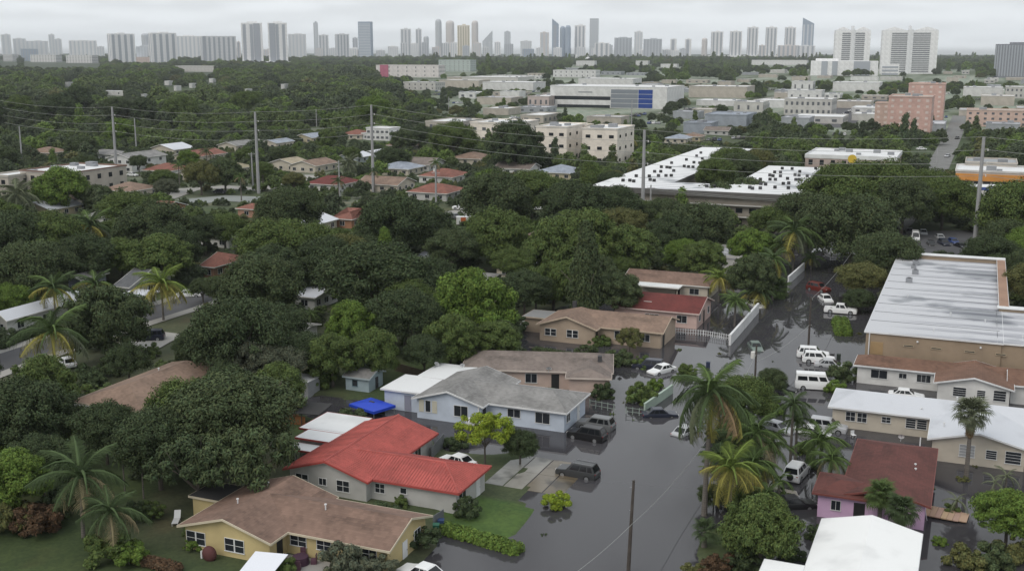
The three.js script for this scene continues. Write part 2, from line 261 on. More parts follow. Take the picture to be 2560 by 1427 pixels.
for (let i = 0; i < 2; i++) { const R = rng(270 + i), balls = []; for (let k = 0; k < 34; k++) { const h = k / 33, w = 0.62 * Math.pow(1 - h, 0.6) + 0.12, a = k * 2.4; balls.push([Math.cos(a) * w * 0.7 * R(), -1 + h * 3.1, Math.sin(a) * w * 0.7 * R(), 0.2 + 0.26 * w, 1.2]); } KINDS.pine.push({ near: foliage(130 + i, balls, 0.055, 0.95, { long: 1.6, jitter: 1 }), far: foliage(170 + i, balls.filter((_, k) => k % 2), 0.15, 1, { long: 1.3 }), trunk: trunkGeo(340 + i, 0.045, 1.2, 3) }); }
for (let i = 0; i < 3; i++) KINDS.shrub.push({ near: foliage(180 + i, domeBalls(280 + i, 16, 0.85, 0.95, -0.7), 0.075, 1.45, { coreR: 0.78 }), trunk: trunkGeo(350 + i, 0.05, 0.7, 3) });
const TREE_WORD = { broad: 'tree', dome: 'tree', feather: 'tree', pine: 'pine_tree', shrub: 'bush' };
const footprints = []; // [x0, x1, z0, z1] of what no tree may stand in
let treeCount = 0;
// a tree by its crown: middle of the crown at (x, z), radius R, crown middle hc above the ground
function tree(kind, x, z, R, hc, tone, label, group, category, seed = treeCount) {
  treeCount++;
  const k = KINDS[kind], pr = k[seed % k.length], o = thing(TREE_WORD[kind], label, category || (kind === 'shrub' ? 'bush' : kind === 'pine' ? 'pine tree' : 'tree'), [x, Math.max(-0.5, groundY(x, z)), z], hash2(seed, 3) * 6.28, group);
  const c = part('crown', pr.near, TONES[tone], o, [0, hc, 0]); c.scale.set(R * (0.86 + 0.3 * hash2(seed, 8)), R * (0.85 + 0.28 * hash2(seed, 9)), R * (0.86 + 0.3 * hash2(seed, 10)));
  const t = part('trunk', pr.trunk, m.bark, o); t.scale.set(Math.min(R, hc) * 1.05, hc, Math.min(R, hc) * 1.05);
  return o;
}
// a tree by its crown in the photograph: middle and half width in pixels
function treeAt(kind, px, py, rpx, tone, label, group, o = {}) {
  let hc = o.hc ?? 5, R = 3, q; for (let i = 0; i < 4; i++) { q = P(px, py, hc); R = rpx * q[2] / F; if (o.hc === undefined) hc = kind === 'pine' ? R * 1.4 + 1.5 : kind === 'shrub' ? R * 0.62 : R * 0.95 + (R > 2.5 ? 1.7 : 0.8); }
  return tree(kind, q[0], q[1], R, hc, tone, label, group, o.category, o.seed ?? Math.round(px * 7 + py));
}

// ---------- palms ----------
function frondGeo(seed, len, droop, pairs, leafLen, hang) {
  const R = rng(seed), b = new MB(), cols = [], at = (t) => [len * (t - 0.18 * droop * t * t), len * (0.34 * t - droop * t * t * 0.85), 0], add = (k, n) => { for (let i = 0; i < n; i++) cols.push(k, k, k); };
  let n0 = 0; const note = (k) => { add(k, b.p.length / 3 - n0); n0 = b.p.length / 3; };
  b.tube([0, 0.25, 0.5, 0.75, 1].map(at), [0.05, 0.04, 0.03, 0.02, 0.01], 4); note(1.5);
  for (let i = 0; i < pairs; i++) for (const s of [-1, 1]) {
    const t = 0.12 + 0.87 * (i + 0.5 * (s > 0)) / pairs, q = at(t), q2 = at(Math.min(1, t + 0.05)), fx = (q2[0] - q[0]) / (0.05 * len), fy = (q2[1] - q[1]) / (0.05 * len), l = leafLen * Math.sin(Math.PI * (0.12 + 0.8 * t)) * (0.6 + 0.6 * R()), hg = hang * (0.45 + 0.9 * R());
    const mid = [q[0] + fx * l * 0.28, q[1] + fy * l * 0.28 - l * 0.2 * hg + 0.06 * l, s * l * 0.5], tip = [q[0] + fx * l * 0.5, q[1] + fy * l * 0.5 - l * hg, s * l * (1 - 0.45 * hg)], w = 0.0055 + 0.003 * R();
    b.poly([[q[0] - w, q[1], q[2]], [q[0] + w, q[1], q[2]], [mid[0] + w, mid[1], mid[2]], [mid[0] - w, mid[1], mid[2]]]); b.tri([mid[0] - w, mid[1], mid[2]], [mid[0] + w, mid[1], mid[2]], tip); note(0.78 + 0.44 * R());
  }
  b.c = cols; return b.geo();
}
function fanGeo(seed, r) {
  const R = rng(seed), b = new MB(), cols = [], N = 22; let n0 = 0; const note = (k) => { for (let i = n0; i < b.p.length / 3; i++) cols.push(k, k, k); n0 = b.p.length / 3; };
  b.tube([[0, 0, 0], [r * 0.5, r * 0.12, 0], [r * 0.95, r * 0.1, 0]], [0.03, 0.022, 0.016], 4); note(1.2);
  for (let i = 0; i < N; i++) { const a = (i / (N - 1) - 0.5) * 4.6, l = r * (0.78 + 0.2 * R()) * (1 - 0.12 * Math.abs(a)), w = 0.1 * r, c = [r * 0.95, r * 0.1, 0], d = [Math.cos(a), 0, Math.sin(a)], mid = [c[0] + d[0] * l * 0.55, c[1] + 0.06 * l - (i % 2) * 0.04 * r, c[2] + d[2] * l * 0.55], tip = [c[0] + d[0] * l, c[1] - l * (0.22 + 0.2 * R()), c[2] + d[2] * l];
    const s = [-d[2] * w * 0.5, 0, d[0] * w * 0.5]; b.tri(c, [mid[0] - s[0], mid[1], mid[2] - s[2]], [mid[0] + s[0], mid[1], mid[2] + s[2]]); b.tri([mid[0] - s[0], mid[1], mid[2] - s[2]], tip, [mid[0] + s[0], mid[1], mid[2] + s[2]]); note(0.75 + 0.5 * R()); }
  b.c = cols; return b.geo();
}
const FROND = { coco: [0, 1, 2].map((i) => frondGeo(400 + i, 1, 0.55 + 0.2 * i, 34, 0.3, 0.75)), royal: [0, 1, 2].map((i) => frondGeo(410 + i, 1, 0.62 + 0.2 * i, 40, 0.27, 0.95)), fan: [0, 1, 2].map((i) => fanGeo(420 + i, 0.55)), small: [0, 1].map((i) => frondGeo(430 + i, 1, 0.7 + 0.2 * i, 22, 0.26, 0.6)) };
const FM = { green: leafMat('palm green', 0.07, 0.105, 0.035), deep: leafMat('palm deep', 0.05, 0.074, 0.032), fresh: leafMat('palm fresh', 0.105, 0.145, 0.035), yellow: leafMat('palm yellow', 0.2, 0.185, 0.05), dead: leafMat('palm dead', 0.17, 0.12, 0.07), grey: leafMat('palm grey', 0.1, 0.115, 0.07), straw: leafMat('palm straw', 0.2, 0.17, 0.1) };
// kinds: coco (long arching fronds), royal (plumes, smooth grey trunk), fan (round head of fans), small
function palm(kind, x, z, H, L, label, group, o = {}) {
  const R = rng(o.seed ?? Math.round(x * 13 + z * 7)), g = thing(o.name || 'palm_tree', label, 'palm tree', [x, Math.max(-0.5, groundY(x, z)), z], 0, group), lx = o.lean?.[0] ?? (R() - 0.5) * 0.1 * H, lz = o.lean?.[1] ?? (R() - 0.5) * 0.1 * H, r = (o.r ?? (kind === 'royal' ? 0.26 : kind === 'fan' ? 0.24 : 0.17));
  new MB().tube([0, 0.25, 0.5, 0.75, 1].map((t) => [lx * t * t, -0.5 * (t === 0) + H * t, lz * t * t]), [r * 1.35, r * 1.05, r * 0.95, r * 0.85, r * 0.72], 9).build('trunk', o.trunk || m.palmBark, g);
  if (kind === 'royal') new MB().tube([[lx, H - 0.1, lz], [lx, H + 0.9, lz], [lx, H + 1.7, lz]], [r * 0.8, r * 0.75, r * 0.3], 8).build('crownshaft', FM.green, g);
  const N = o.fronds ?? (kind === 'fan' ? 34 : kind === 'small' ? 12 : 20), top = H + (kind === 'royal' ? 1.4 : 0);
  for (let i = 0; i < N; i++) {
    const t = (i + 0.5) / N, f = FROND[kind][i % FROND[kind].length], up = kind === 'fan' ? lerp(1.45, -0.95, t) : lerp(1.25, kind === 'royal' ? -1.0 : -0.75, Math.pow(t, 0.85)) + (R() - 0.5) * 0.2;
    const mat = o.mat && !(t > (o.half ? 0.5 : 0.8) && o.oldMat) ? FM[o.mat] : t > (o.half ? 0.5 : 0.8) ? FM[o.oldMat || (R() < 0.5 ? 'yellow' : 'grey')] : t > 0.55 && kind === 'coco' && R() < 0.4 ? FM.yellow : kind === 'royal' && t > 0.75 ? FM.dead : R() < 0.5 ? FM.green : FM.deep;
    const fr = part('frond', f, mat, g, [lx, top, lz]); fr.rotation.set(0, i * 2.39996 + (R() - 0.5) * 0.3, up, 'YXZ'); fr.scale.setScalar(L * (0.85 + 0.3 * R()) * (up > 1 ? 0.8 : 1)); fr.rotation.x = (R() - 0.5) * 0.3;
  }
  if (o.skirt) for (let i = 0; i < 16; i++) { const fr = part('dead_frond', FROND.fan[i % 3], FM.dead, g, [lx, top - 0.5 - 0.07 * i, lz]); fr.rotation.set(0, i * 2.4, -1.35, 'YXZ'); fr.scale.setScalar(L * 0.62); }
  footprints.push([x - 1, x + 1, z - 1, z + 1]);
  return g;
}
// by the photograph: middle of the head in pixels, its half width in pixels, and the trunk's height in metres
function palmAt(kind, px, py, rpx, H, label, group, o = {}) { const q = P(px, py, H), L = rpx * q[2] / F / (kind === 'fan' ? 0.98 : 0.8); return palm(kind, q[0], q[1], H, L, label, group, { ...o, lean: o.lean || [0, 0] }); }

// ---------- hedges: a clipped row of leaf clumps along a line ----------
function hedge(x0, z0, x1, z1, w, h, tone, label, group) {
  const len = Math.hypot(x1 - x0, z1 - z0), n = Math.max(2, Math.round(len / (w * 0.5))), balls = [], R = rng(Math.round(x0 * 31 + z0 * 7)); 
  for (let i = 0; i <= n; i++) for (const s of [-0.22, 0.22]) balls.push([-len / 2 + len * i / n, h * 0.48 + (R() - 0.5) * 0.1 * h, s * w, Math.max(w * 0.34, h * 0.3), h / w > 1 ? 1.5 : 1.15]);
  const x = (x0 + x1) / 2, z = (z0 + z1) / 2, o = thing('hedge', label, 'hedge', [x, Math.max(-0.35, groundY(x, z)), z], -Math.atan2(z1 - z0, x1 - x0), group);
  part('foliage', foliage(Math.round(x0 * 5 + z1), balls, 0.17, 1.4, { coreR: 0.8 }), TONES[tone], o); return o;
}

// what must stay in sight: [x0, y0, x1, y1, distance] in pixels
const KEEP = [];
const keep = (x0, y0, x1, y1, d) => KEEP.push([x0, y0, x1, y1, d]);

// ---------- houses ----------
// A house stands square to the streets. Blocks are [x0, x1, v0, v1] in metres across and along the street (v = -z).
const edgeKey = (a, b) => { const k = (q) => q.map((w) => w.toFixed(3)).join(); const ka = k(a), kb = k(b); return ka < kb ? ka + '|' + kb : kb + '|' + ka; };
// roof planes: list of polygons seen from above anticlockwise; makes a slab t thick, its rim a board of its own
function slab(planes, t, roof, rim) {
  const count = new Map();
  for (const f of planes) f.forEach((a, i) => { const k = edgeKey(a, f[(i + 1) % f.length]); count.set(k, (count.get(k) || 0) + 1); });
  for (const f of planes) { roof.poly(f); roof.poly(f.map(([x, y, z]) => [x, y - t, z]).reverse()); f.forEach((a, i) => { const b = f[(i + 1) % f.length]; if (count.get(edgeKey(a, b)) === 1) { const dx = b[0] - a[0], dz = b[2] - a[2], l = Math.hypot(dx, dz) || 1, ox = dz / l * 0.03, oz = -dx / l * 0.03; if (l > 0.01) { const A = [a[0] - ox, a[1] + 0.012, a[2] - oz], B = [b[0] - ox, b[1] + 0.012, b[2] - oz], A2 = [A[0], A[1] - t - 0.06, A[2]], B2 = [B[0], B[1] - t - 0.06, B[2]]; rim.poly([A2, B2, B, A]); const ai = [a[0] + ox, a[1] + 0.012, a[2] + oz], bi = [b[0] + ox, b[1] + 0.012, b[2] + oz]; rim.poly([A, B, bi, ai]); rim.poly([A2, A, ai, [ai[0], A2[1], ai[2]]]); rim.poly([B, B2, [bi[0], B2[1], bi[2]], bi]); rim.poly([B2, A2, [ai[0], A2[1], ai[2]], [bi[0], B2[1], bi[2]]]); } } }); }
}
function ccw(f) { let a = 0; f.forEach((p, i) => { const q = f[(i + 1) % f.length]; a += p[2] * q[0] - p[0] * q[2]; }); return a > 0 ? f : [...f].reverse(); }
// the planes of a pitched block in local metres; axis 'x' (ridge across) or 'v' (ridge along the street); hips as [at low end, at high end]
function pitched(x0, x1, z0, z1, eave, ridge, axis, hips = [0, 0]) {
  const f = [], alongX = axis === 'x', half = (alongX ? z1 - z0 : x1 - x0) / 2, e = (x, z) => [x, eave, z], r0 = hips[0] ? half * hips[0] : 0, r1 = hips[1] ? half * hips[1] : 0;
  if (alongX) {
    const zm = (z0 + z1) / 2, A = [x0 + r0, ridge, zm], B = [x1 - r1, ridge, zm];
    f.push([e(x0, z1), e(x1, z1), B, A], [e(x1, z0), e(x0, z0), A, B]); if (r0) f.push([e(x0, z0), e(x0, z1), A]); if (r1) f.push([e(x1, z1), e(x1, z0), B]);
  } else { // low end is the one nearer the camera, z1
    const xm = (x0 + x1) / 2, A = [xm, ridge, z1 - r0], B = [xm, ridge, z0 + r1];
    f.push([e(x1, z1), e(x1, z0), B, A], [e(x0, z0), e(x0, z1), A, B]); if (r0) f.push([e(x0, z1), e(x1, z1), A]); if (r1) f.push([e(x1, z0), e(x0, z0), B]);
  }
  return f.map(ccw);
}
function ribs(planes, gap, b, h = 0.07) { // rolls of tile or seams of metal running down each plane
  for (const f of planes) {
    const n = new THREE.Vector3().crossVectors(new THREE.Vector3(...f[1]).sub(new THREE.Vector3(...f[0])), new THREE.Vector3(...f[2]).sub(new THREE.Vector3(...f[0]))).normalize(); if (n.y < 0) n.negate();
    const across = new THREE.Vector3(n.z, 0, -n.x).normalize(), down = new THREE.Vector3().crossVectors(n, across), o = new THREE.Vector3(...f[0]);
    const q = f.map((p) => { const d = new THREE.Vector3(...p).sub(o); return [d.dot(across), d.dot(down)]; }), lo = Math.min(...q.map((p) => p[0])), hi = Math.max(...q.map((p) => p[0]));
    for (let s = lo + gap / 2; s < hi; s += gap) {
      const c = []; q.forEach((a, i) => { const k = q[(i + 1) % q.length]; if ((a[0] > s) !== (k[0] > s)) c.push(a[1] + (k[1] - a[1]) * (s - a[0]) / (k[0] - a[0])); });
      if (c.length < 2) continue; const d0 = Math.min(...c), d1 = Math.max(...c), at = (u, v, w) => { const p = o.clone().addScaledVector(across, u).addScaledVector(down, v).addScaledVector(n, w); return [p.x, p.y, p.z]; }, w = gap * 0.27;
      b.poly([at(s - w, d0, 0.004), at(s - w * 0.5, d0, h), at(s - w * 0.5, d1, h), at(s - w, d1, 0.004)]); b.poly([at(s - w * 0.5, d0, h), at(s + w * 0.5, d0, h), at(s + w * 0.5, d1, h), at(s - w * 0.5, d1, h)]); b.poly([at(s + w * 0.5, d0, h), at(s + w, d0, 0.004), at(s + w, d1, 0.004), at(s + w * 0.5, d1, h)]);
    }
  }
}
function openings(g, list, cx, cz) { // windows and doors: [face, wall position, centre along it, sill, width, height, kind]
  for (const [face, at, mid, sill, w, h, kind = 'slider', frame = m.white] of list) {
    const fr = new MB(), pn = new MB(), T0 = 0.05, flip = face === 's' || face === 'n', put = (b, a0, a1, y0, y1, d0, d1) => { // d: metres out of the wall
      if (flip) { const s = face === 's' ? 1 : -1, z = -at; b.box(a0 - cx, a1 - cx, y0, y1, Math.min(z + s * d0, z + s * d1) - cz, Math.max(z + s * d0, z + s * d1) - cz); } else { const s = face === 'e' ? 1 : -1; b.box(Math.min(at + s * d0, at + s * d1) - cx, Math.max(at + s * d0, at + s * d1) - cx, y0, y1, -a1 - cz, -a0 - cz); } };
    const a0 = mid - w / 2, a1 = mid + w / 2, y0 = sill, y1 = sill + h, D = 0.07;
    if (kind === 'door') { put(fr, a0, a1, y0, y1, 0.004, 0.05); fr.build('door', frame, g); const hd = new MB(); put(hd, a1 - 0.16, a1 - 0.1, y0 + 1, y0 + 1.1, 0.05, 0.1); hd.build('handle', m.metal, g.children[g.children.length - 1]); continue; }
    if (kind === 'opening') { put(fr, a0, a1, y0, y1, 0.004, 0.03); fr.build('doorway', m.black, g); continue; }  // black panel painted as the shade inside an open doorway
    if (kind === 'shutter') { put(fr, a0, a1, y0, y1, 0.004, 0.05); for (let y = y0 + 0.1; y < y1; y += 0.2) put(fr, a0 + 0.02, a1 - 0.02, y, y + 0.09, 0.05, 0.075); fr.build('shutter', frame, g); continue; }
    put(fr, a0 - T0, a0, y0, y1, 0.003, D); put(fr, a1, a1 + T0, y0, y1, 0.003, D); put(fr, a0 - T0, a1 + T0, y1, y1 + T0, 0.003, D); put(fr, a0 - T0 - 0.05, a1 + T0 + 0.05, y0 - T0, y0, 0.003, D + 0.05);
    const nx = kind === 'pair' ? 2 : kind === 'grid' ? 2 : kind === 'slider' ? 2 : kind === 'triple' ? 3 : 1, ny = kind === 'grid' || kind === 'pair' ? 2 : kind === 'awning' ? 4 : 1;
    for (let i = 1; i < nx; i++) put(fr, a0 + w * i / nx - (kind === 'pair' ? 0.07 : 0.02), a0 + w * i / nx + (kind === 'pair' ? 0.07 : 0.02), y0, y1, 0.003, D - 0.005);
    for (let i = 1; i < ny; i++) put(fr, a0, a1, y0 + h * i / ny - 0.016, y0 + h * i / ny + 0.016, 0.003, D - 0.012);
    put(pn, a0 + 0.002, a1 - 0.002, y0 + 0.002, y1 - 0.002, 0.003, 0.025);
    const wn = fr.build('window', frame, g); pn.build('pane', kind === 'awning' && hash2(Math.round(mid * 10), 3) < 0.2 ? m.blind : m.glass, wn);
  }
}
// spec: blocks: [{ r: [x0, x1, v0, v1], e: eave, k: ridge or 0 when flat, axis, hips, over, roof, wall, low }], wins, group, base
function house(name, label, spec) {
  const all = spec.blocks.map((b) => b.r), X0 = Math.min(...all.map((r) => r[0])), X1 = Math.max(...all.map((r) => r[1])), V0 = Math.min(...all.map((r) => r[2])), V1 = Math.max(...all.map((r) => r[3])), cx = (X0 + X1) / 2, cz = -(V0 + V1) / 2;
  const g = thing(name, label, spec.category || 'house', [cx, 0, cz], 0, spec.group), wall = new MB(), rf = new Map(), rim = new MB(), tiles = new MB(); const roofMB = (mt) => { if (!rf.has(mt)) rf.set(mt, new MB()); return rf.get(mt); };
  const walls = new Map(); const wallMB = (mt) => { if (!walls.has(mt)) walls.set(mt, new MB()); return walls.get(mt); };
  spec.blocks.forEach((b, n) => {
    const [x0, x1, v0, v1] = b.r, o = b.over ?? spec.over ?? 0.55, lx0 = x0 - cx, lx1 = x1 - cx, lz0 = -v1 - cz, lz1 = -v0 - cz, e = b.e - n * 0.012, mt = b.roof || spec.roof, wm = wallMB(b.wall || spec.wall), base = b.base ?? -0.6;
    footprints.push([x0 - o, x1 + o, -v1 - o, -v0 + o]); { const q = []; for (const x of [x0, x1]) for (const v of [v0, v1]) for (const y of [1.2, b.e]) q.push(proj(x, y, -v)); if (b.k) q.push(proj((x0 + x1) / 2, b.k, -(v0 + v1) / 2)); const xs = q.map((p) => p[0]), ys = q.map((p) => p[1]), a = Math.min(...xs), c = Math.max(...xs), s = spec.see ?? 0.1; keep(a + s * (c - a), Math.min(...ys) + 2, c - s * (c - a), Math.max(...ys) - 0.25 * (Math.max(...ys) - Math.min(...ys)), q[0][2]); }
    if (!b.k) { // flat
      if (!b.open) wm.box(lx0, lx1, base, e - 0.17, lz0, lz1); else for (const [px, pz] of [[lx0 + 0.1, lz0 + 0.1], [lx1 - 0.2, lz0 + 0.1], [lx0 + 0.1, lz1 - 0.2], [lx1 - 0.2, lz1 - 0.2]]) wm.box(px, px + 0.14, base, e - 0.17, pz, pz + 0.14);
      slab([ccw([[lx0 - o, e, lz0 - o], [lx0 - o, e, lz1 + o], [lx1 + o, e, lz1 + o], [lx1 + o, e, lz0 - o]])], 0.16, roofMB(mt), rim);
      if (b.parapet) for (const [a, c, d, f] of [[lx0 - o, lx1 + o, lz0 - o, lz0 - o + 0.2], [lx0 - o, lx1 + o, lz1 + o - 0.2, lz1 + o], [lx0 - o, lx0 - o + 0.2, lz0 - o + 0.2, lz1 + o - 0.2], [lx1 + o - 0.2, lx1 + o, lz0 - o + 0.2, lz1 + o - 0.2]]) rim.box(a, c, e + 0.014, e + b.parapet, d, f);
      return;
    }
    const planes = pitched(lx0 - o, lx1 + o, lz0 - o, lz1 + o, e, b.k, b.axis, b.hips), span = ((b.axis === 'x' ? lz1 - lz0 : lx1 - lx0) / 2) + o, drop = (b.k - e) * o / span, wallTop = e + drop - 0.17;
    wm.box(lx0, lx1, base, wallTop, lz0, lz1);
    const [h0, h1] = b.hips || [0, 0], pk = b.k - 0.19;
    if (b.axis === 'x') { const zm = (lz0 + lz1) / 2; if (!h0) wm.poly([[lx0, wallTop, lz0], [lx0, wallTop, lz1], [lx0, pk, zm]]); if (!h1) wm.poly([[lx1, wallTop, lz1], [lx1, wallTop, lz0], [lx1, pk, zm]]); } else { const xm = (lx0 + lx1) / 2; if (!h0) wm.poly([[lx0, wallTop, lz1], [lx1, wallTop, lz1], [xm, pk, lz1]]); if (!h1) wm.poly([[lx1, wallTop, lz0], [lx0, wallTop, lz0], [xm, pk, lz0]]); }
    slab(planes, 0.15, roofMB(mt), rim);
    if (spec.tiles) ribs(planes, spec.tiles, tiles);
    const cap = (p, q) => { if (spec.caps) tiles.tube([p, q], 0.13, 6); }; const top = planes.flat().filter((p) => p[1] > b.k - 0.001); if (top.length > 1) { const a = top[0], c = top.reduce((s, p) => (Math.hypot(p[0] - a[0], p[2] - a[2]) > Math.hypot(s[0] - a[0], s[2] - a[2]) ? p : s), a); cap(a, c); if (h0 || h1) for (const f of planes) if (f.length === 3) { const pk3 = f.find((p) => p[1] > b.k - 0.001); f.filter((p) => p !== pk3).forEach((p) => cap(p, pk3)); } }
  });
  for (const [mt, b] of walls) b.build('wall', mt, g);
  let first; for (const [mt, b] of rf) { const r = b.build('roof', mt, g); first ||= r; }
  rim.build('fascia', spec.rim || m.trim, g);
  if (!tiles.empty) { const t = tiles.build(spec.caps ? 'roof_tiles' : 'roof_seams', spec.tileMat || spec.roof, first); t.userData.kind = 'stuff'; }
  openings(g, spec.wins || [], cx, cz);
  for (const [kind, x, v, y, s = 1] of spec.bits || []) { // small things fixed to the roof
    const b = new MB(), at = [x - cx, y, -v - cz];
    if (kind === 'vent') { b.tube([[0, -0.3, 0], [0, 0.28, 0]], 0.07, 8).tube([[0, 0.28, 0], [0, 0.36, 0]], [0.14, 0.12], 8); b.build('roof_vent', m.white, g, at); }
    if (kind === 'ac') { b.box(-0.5 * s, 0.5 * s, 0, 0.75 * s, -0.45 * s, 0.45 * s); const a = b.build('air_conditioner', m.metal, g, at); new MB().tube([[0, 0.75 * s + 0.01, 0], [0, 0.82 * s, 0]], 0.32 * s, 10).build('fan', m.dark, a); }
    if (kind === 'dish') { const d = part('satellite_dish', new THREE.SphereGeometry(0.5 * s, 14, 6, 0, 6.284, 0, 0.9), m.white, g, at); d.rotation.set(-1.1, 0.5, 0); new MB().tube([[0, -0.5, 0], [0, 0.5 * s, 0]], 0.03, 6).build('bracket', m.metal, d); }
    if (kind === 'chimney') { b.box(-0.3, 0.3, -0.6, 0.7, -0.3, 0.3); b.build('chimney', m.dark, g, at); }
    if (kind === 'post') { b.box(-0.07, 0.07, -0.6, y, -0.07, 0.07); b.build('post', m.white, g, [at[0], 0, at[2]]); }
    if (kind === 'patch') { b.box(-0.9 * s, 0.9 * s, 0, 0.05, -0.7 * s, 0.7 * s); b.build('roof_patch', m.trim, g, at); }
  }
  return g;
}

// ---------- cars ----------
const PROFILE = { // length, width, belt height, roof height, bonnet height, [windscreen base, roof front, roof back, rear base], wheel radius, wheel places
  sedan: { L: 4.8, W: 1.82, belt: 0.92, roof: 1.44, nose: 0.74, tail: 0.9, cab: [1.05, 0.35, -1.05, -1.75], r: 0.33, ax: [1.42, -1.38] },
  suv: { L: 4.9, W: 1.96, belt: 1.12, roof: 1.8, nose: 0.98, tail: 1.08, cab: [1.1, 0.45, -2.0, -2.36], r: 0.39, ax: [1.5, -1.45] },
  van: { L: 5.6, W: 2.05, belt: 1.15, roof: 2.4, nose: 1.05, tail: 1.15, cab: [1.95, 1.3, -2.7, -2.78], r: 0.36, ax: [1.75, -1.7] },
  pickup: { L: 5.8, W: 2.0, belt: 1.12, roof: 1.85, nose: 1.0, tail: 1.1, cab: [1.2, 0.6, -0.75, -0.95], r: 0.42, ax: [1.8, -1.75], bed: true },
};
const protoCars = {};
function carGeo(kind) {
  const q = PROFILE[kind], out = {}, hl = q.L / 2, hw = q.W / 2, under = 0.28, body = new MB();
  // cross sections from nose to tail: [x, half width at sill, at belt, top]
  const S = [[hl, hw * 0.8, hw * 0.76, q.nose - 0.14, 0.42], [hl - 0.14, hw * 0.93, hw * 0.9, q.nose, under], [hl - 0.8, hw, hw * 0.96, q.nose + 0.06, under], [q.cab[0], hw, hw * 0.97, q.belt, under], [q.cab[1], hw, hw * 0.97, q.belt + 0.01, under], [q.cab[2], hw, hw * 0.97, q.belt + 0.01, under], [q.cab[3], hw, hw * 0.96, q.tail + 0.01, under], [-hl + 0.12, hw * 0.95, hw * 0.92, q.tail - 0.03, under + 0.02], [-hl, hw * 0.84, hw * 0.82, q.tail - 0.16, 0.42]];
  const ring = ([x, a, b, t, u]) => [[x, u, -a], [x, u + (t - u) * 0.55, -a * 1.01], [x, t - 0.05, -b], [x, t, -b * 0.9], [x, t, b * 0.9], [x, t - 0.05, b], [x, u + (t - u) * 0.55, a * 1.01], [x, u, a]];
  for (let i = 0; i + 1 < S.length; i++) { const A = ring(S[i]), B = ring(S[i + 1]); for (let k = 0; k < 8; k++) { const n = (k + 1) % 8; if (q.bed && k === 3 && S[i][0] < q.cab[3] + 0.01) continue; body.poly([A[k], B[k], B[n], A[n]]); } }
  body.poly(ring(S[0])); body.poly(ring(S[S.length - 1]).reverse());
  const tw = hw * 0.74, bw = hw * 0.93, b0 = q.belt - 0.01, rh = q.roof, [c0, c1, c2, c3] = q.cab, b1 = (c3 < -hl + 0.6 ? q.tail : q.belt) - 0.01;
  const base = [[c0, b0, -bw], [c0, b0, bw], [c3, b1, bw], [c3, b1, -bw]], top = [[c1, rh, -tw], [c1, rh, tw], [c2, rh, tw], [c2, rh, -tw]];
  const shell = new MB(); for (let k = 0; k < 4; k++) { const n = (k + 1) % 4; shell.poly([base[k], top[k], top[n], base[n]]); }
  const up = [[c1 - 0.06, rh + 0.05, -tw + 0.12], [c1 - 0.06, rh + 0.05, tw - 0.12], [c2 + 0.06, rh + 0.05, tw - 0.12], [c2 + 0.06, rh + 0.05, -tw + 0.12]]; for (let k = 0; k < 4; k++) { const n = (k + 1) % 4; shell.poly([top[k], up[k], up[n], top[n]]); } shell.poly(up);
  body.p.push(...shell.p); body.n.push(...shell.n); body.t.push(...shell.t);
  if (q.bed) { body.box(-hl + 0.12, q.cab[3], 0.6, 0.66, -hw * 0.86, hw * 0.86); for (const s of [-1, 1]) body.box(-hl + 0.1, q.cab[3], 0.62, q.belt, s > 0 ? hw * 0.86 : -hw * 0.92, s > 0 ? hw * 0.92 : -hw * 0.86); body.box(-hl + 0.05, -hl + 0.12, 0.62, q.tail - 0.02, -hw * 0.8, hw * 0.8); }
  out.body = body.geo();
  // panes lie 8 mm proud of the shell
  const face = (a, b, c, d, u0, u1, w0, w1) => { const at = (u, w) => [0, 1, 2].map((k) => lerp(lerp(a[k], b[k], u), lerp(d[k], c[k], u), w)); const n = new THREE.Vector3(b[0] - a[0], b[1] - a[1], b[2] - a[2]).cross(new THREE.Vector3(d[0] - a[0], d[1] - a[1], d[2] - a[2])).normalize(); if (n.dot(new THREE.Vector3((a[0] + c[0]) / 2 - (c1 + c2) / 2, (a[1] + c[1]) / 2 - 1, (a[2] + c[2]) / 2)) < 0) n.negate(); const mb = new MB(), pts = [at(u0, w0), at(u1, w0), at(u1, w1), at(u0, w1)].map((p) => [p[0] + n.x * 0.012, p[1] + n.y * 0.012, p[2] + n.z * 0.012]); mb.poly(pts); return mb.geo(); };
  out.windshield = [face(base[0], base[1], top[1], top[0], 0.06, 0.94, 0.06, 0.92)];
  out.rear_window = [face(base[2], base[3], top[3], top[2], 0.08, 0.92, kind === 'suv' || kind === 'van' ? 0.15 : 0.08, 0.9)];
  const cuts = kind === 'pickup' ? [[0.1, 0.56], [0.62, 0.94]] : kind === 'van' ? [[0.04, 0.26], [0.32, 0.6], [0.64, 0.94]] : [[0.1, 0.43], [0.47, 0.72], [0.76, 0.93]];
  out.side_window = []; for (const s of [0, 1]) for (const [u0, u1] of cuts) out.side_window.push(s ? face(base[1], base[2], top[2], top[1], u0, u1, kind === 'van' ? 0.25 : 0.12, kind === 'van' ? 0.72 : 0.88) : face(base[0], base[3], top[3], top[0], u0, u1, kind === 'van' ? 0.25 : 0.12, kind === 'van' ? 0.72 : 0.88));
  return out;
}
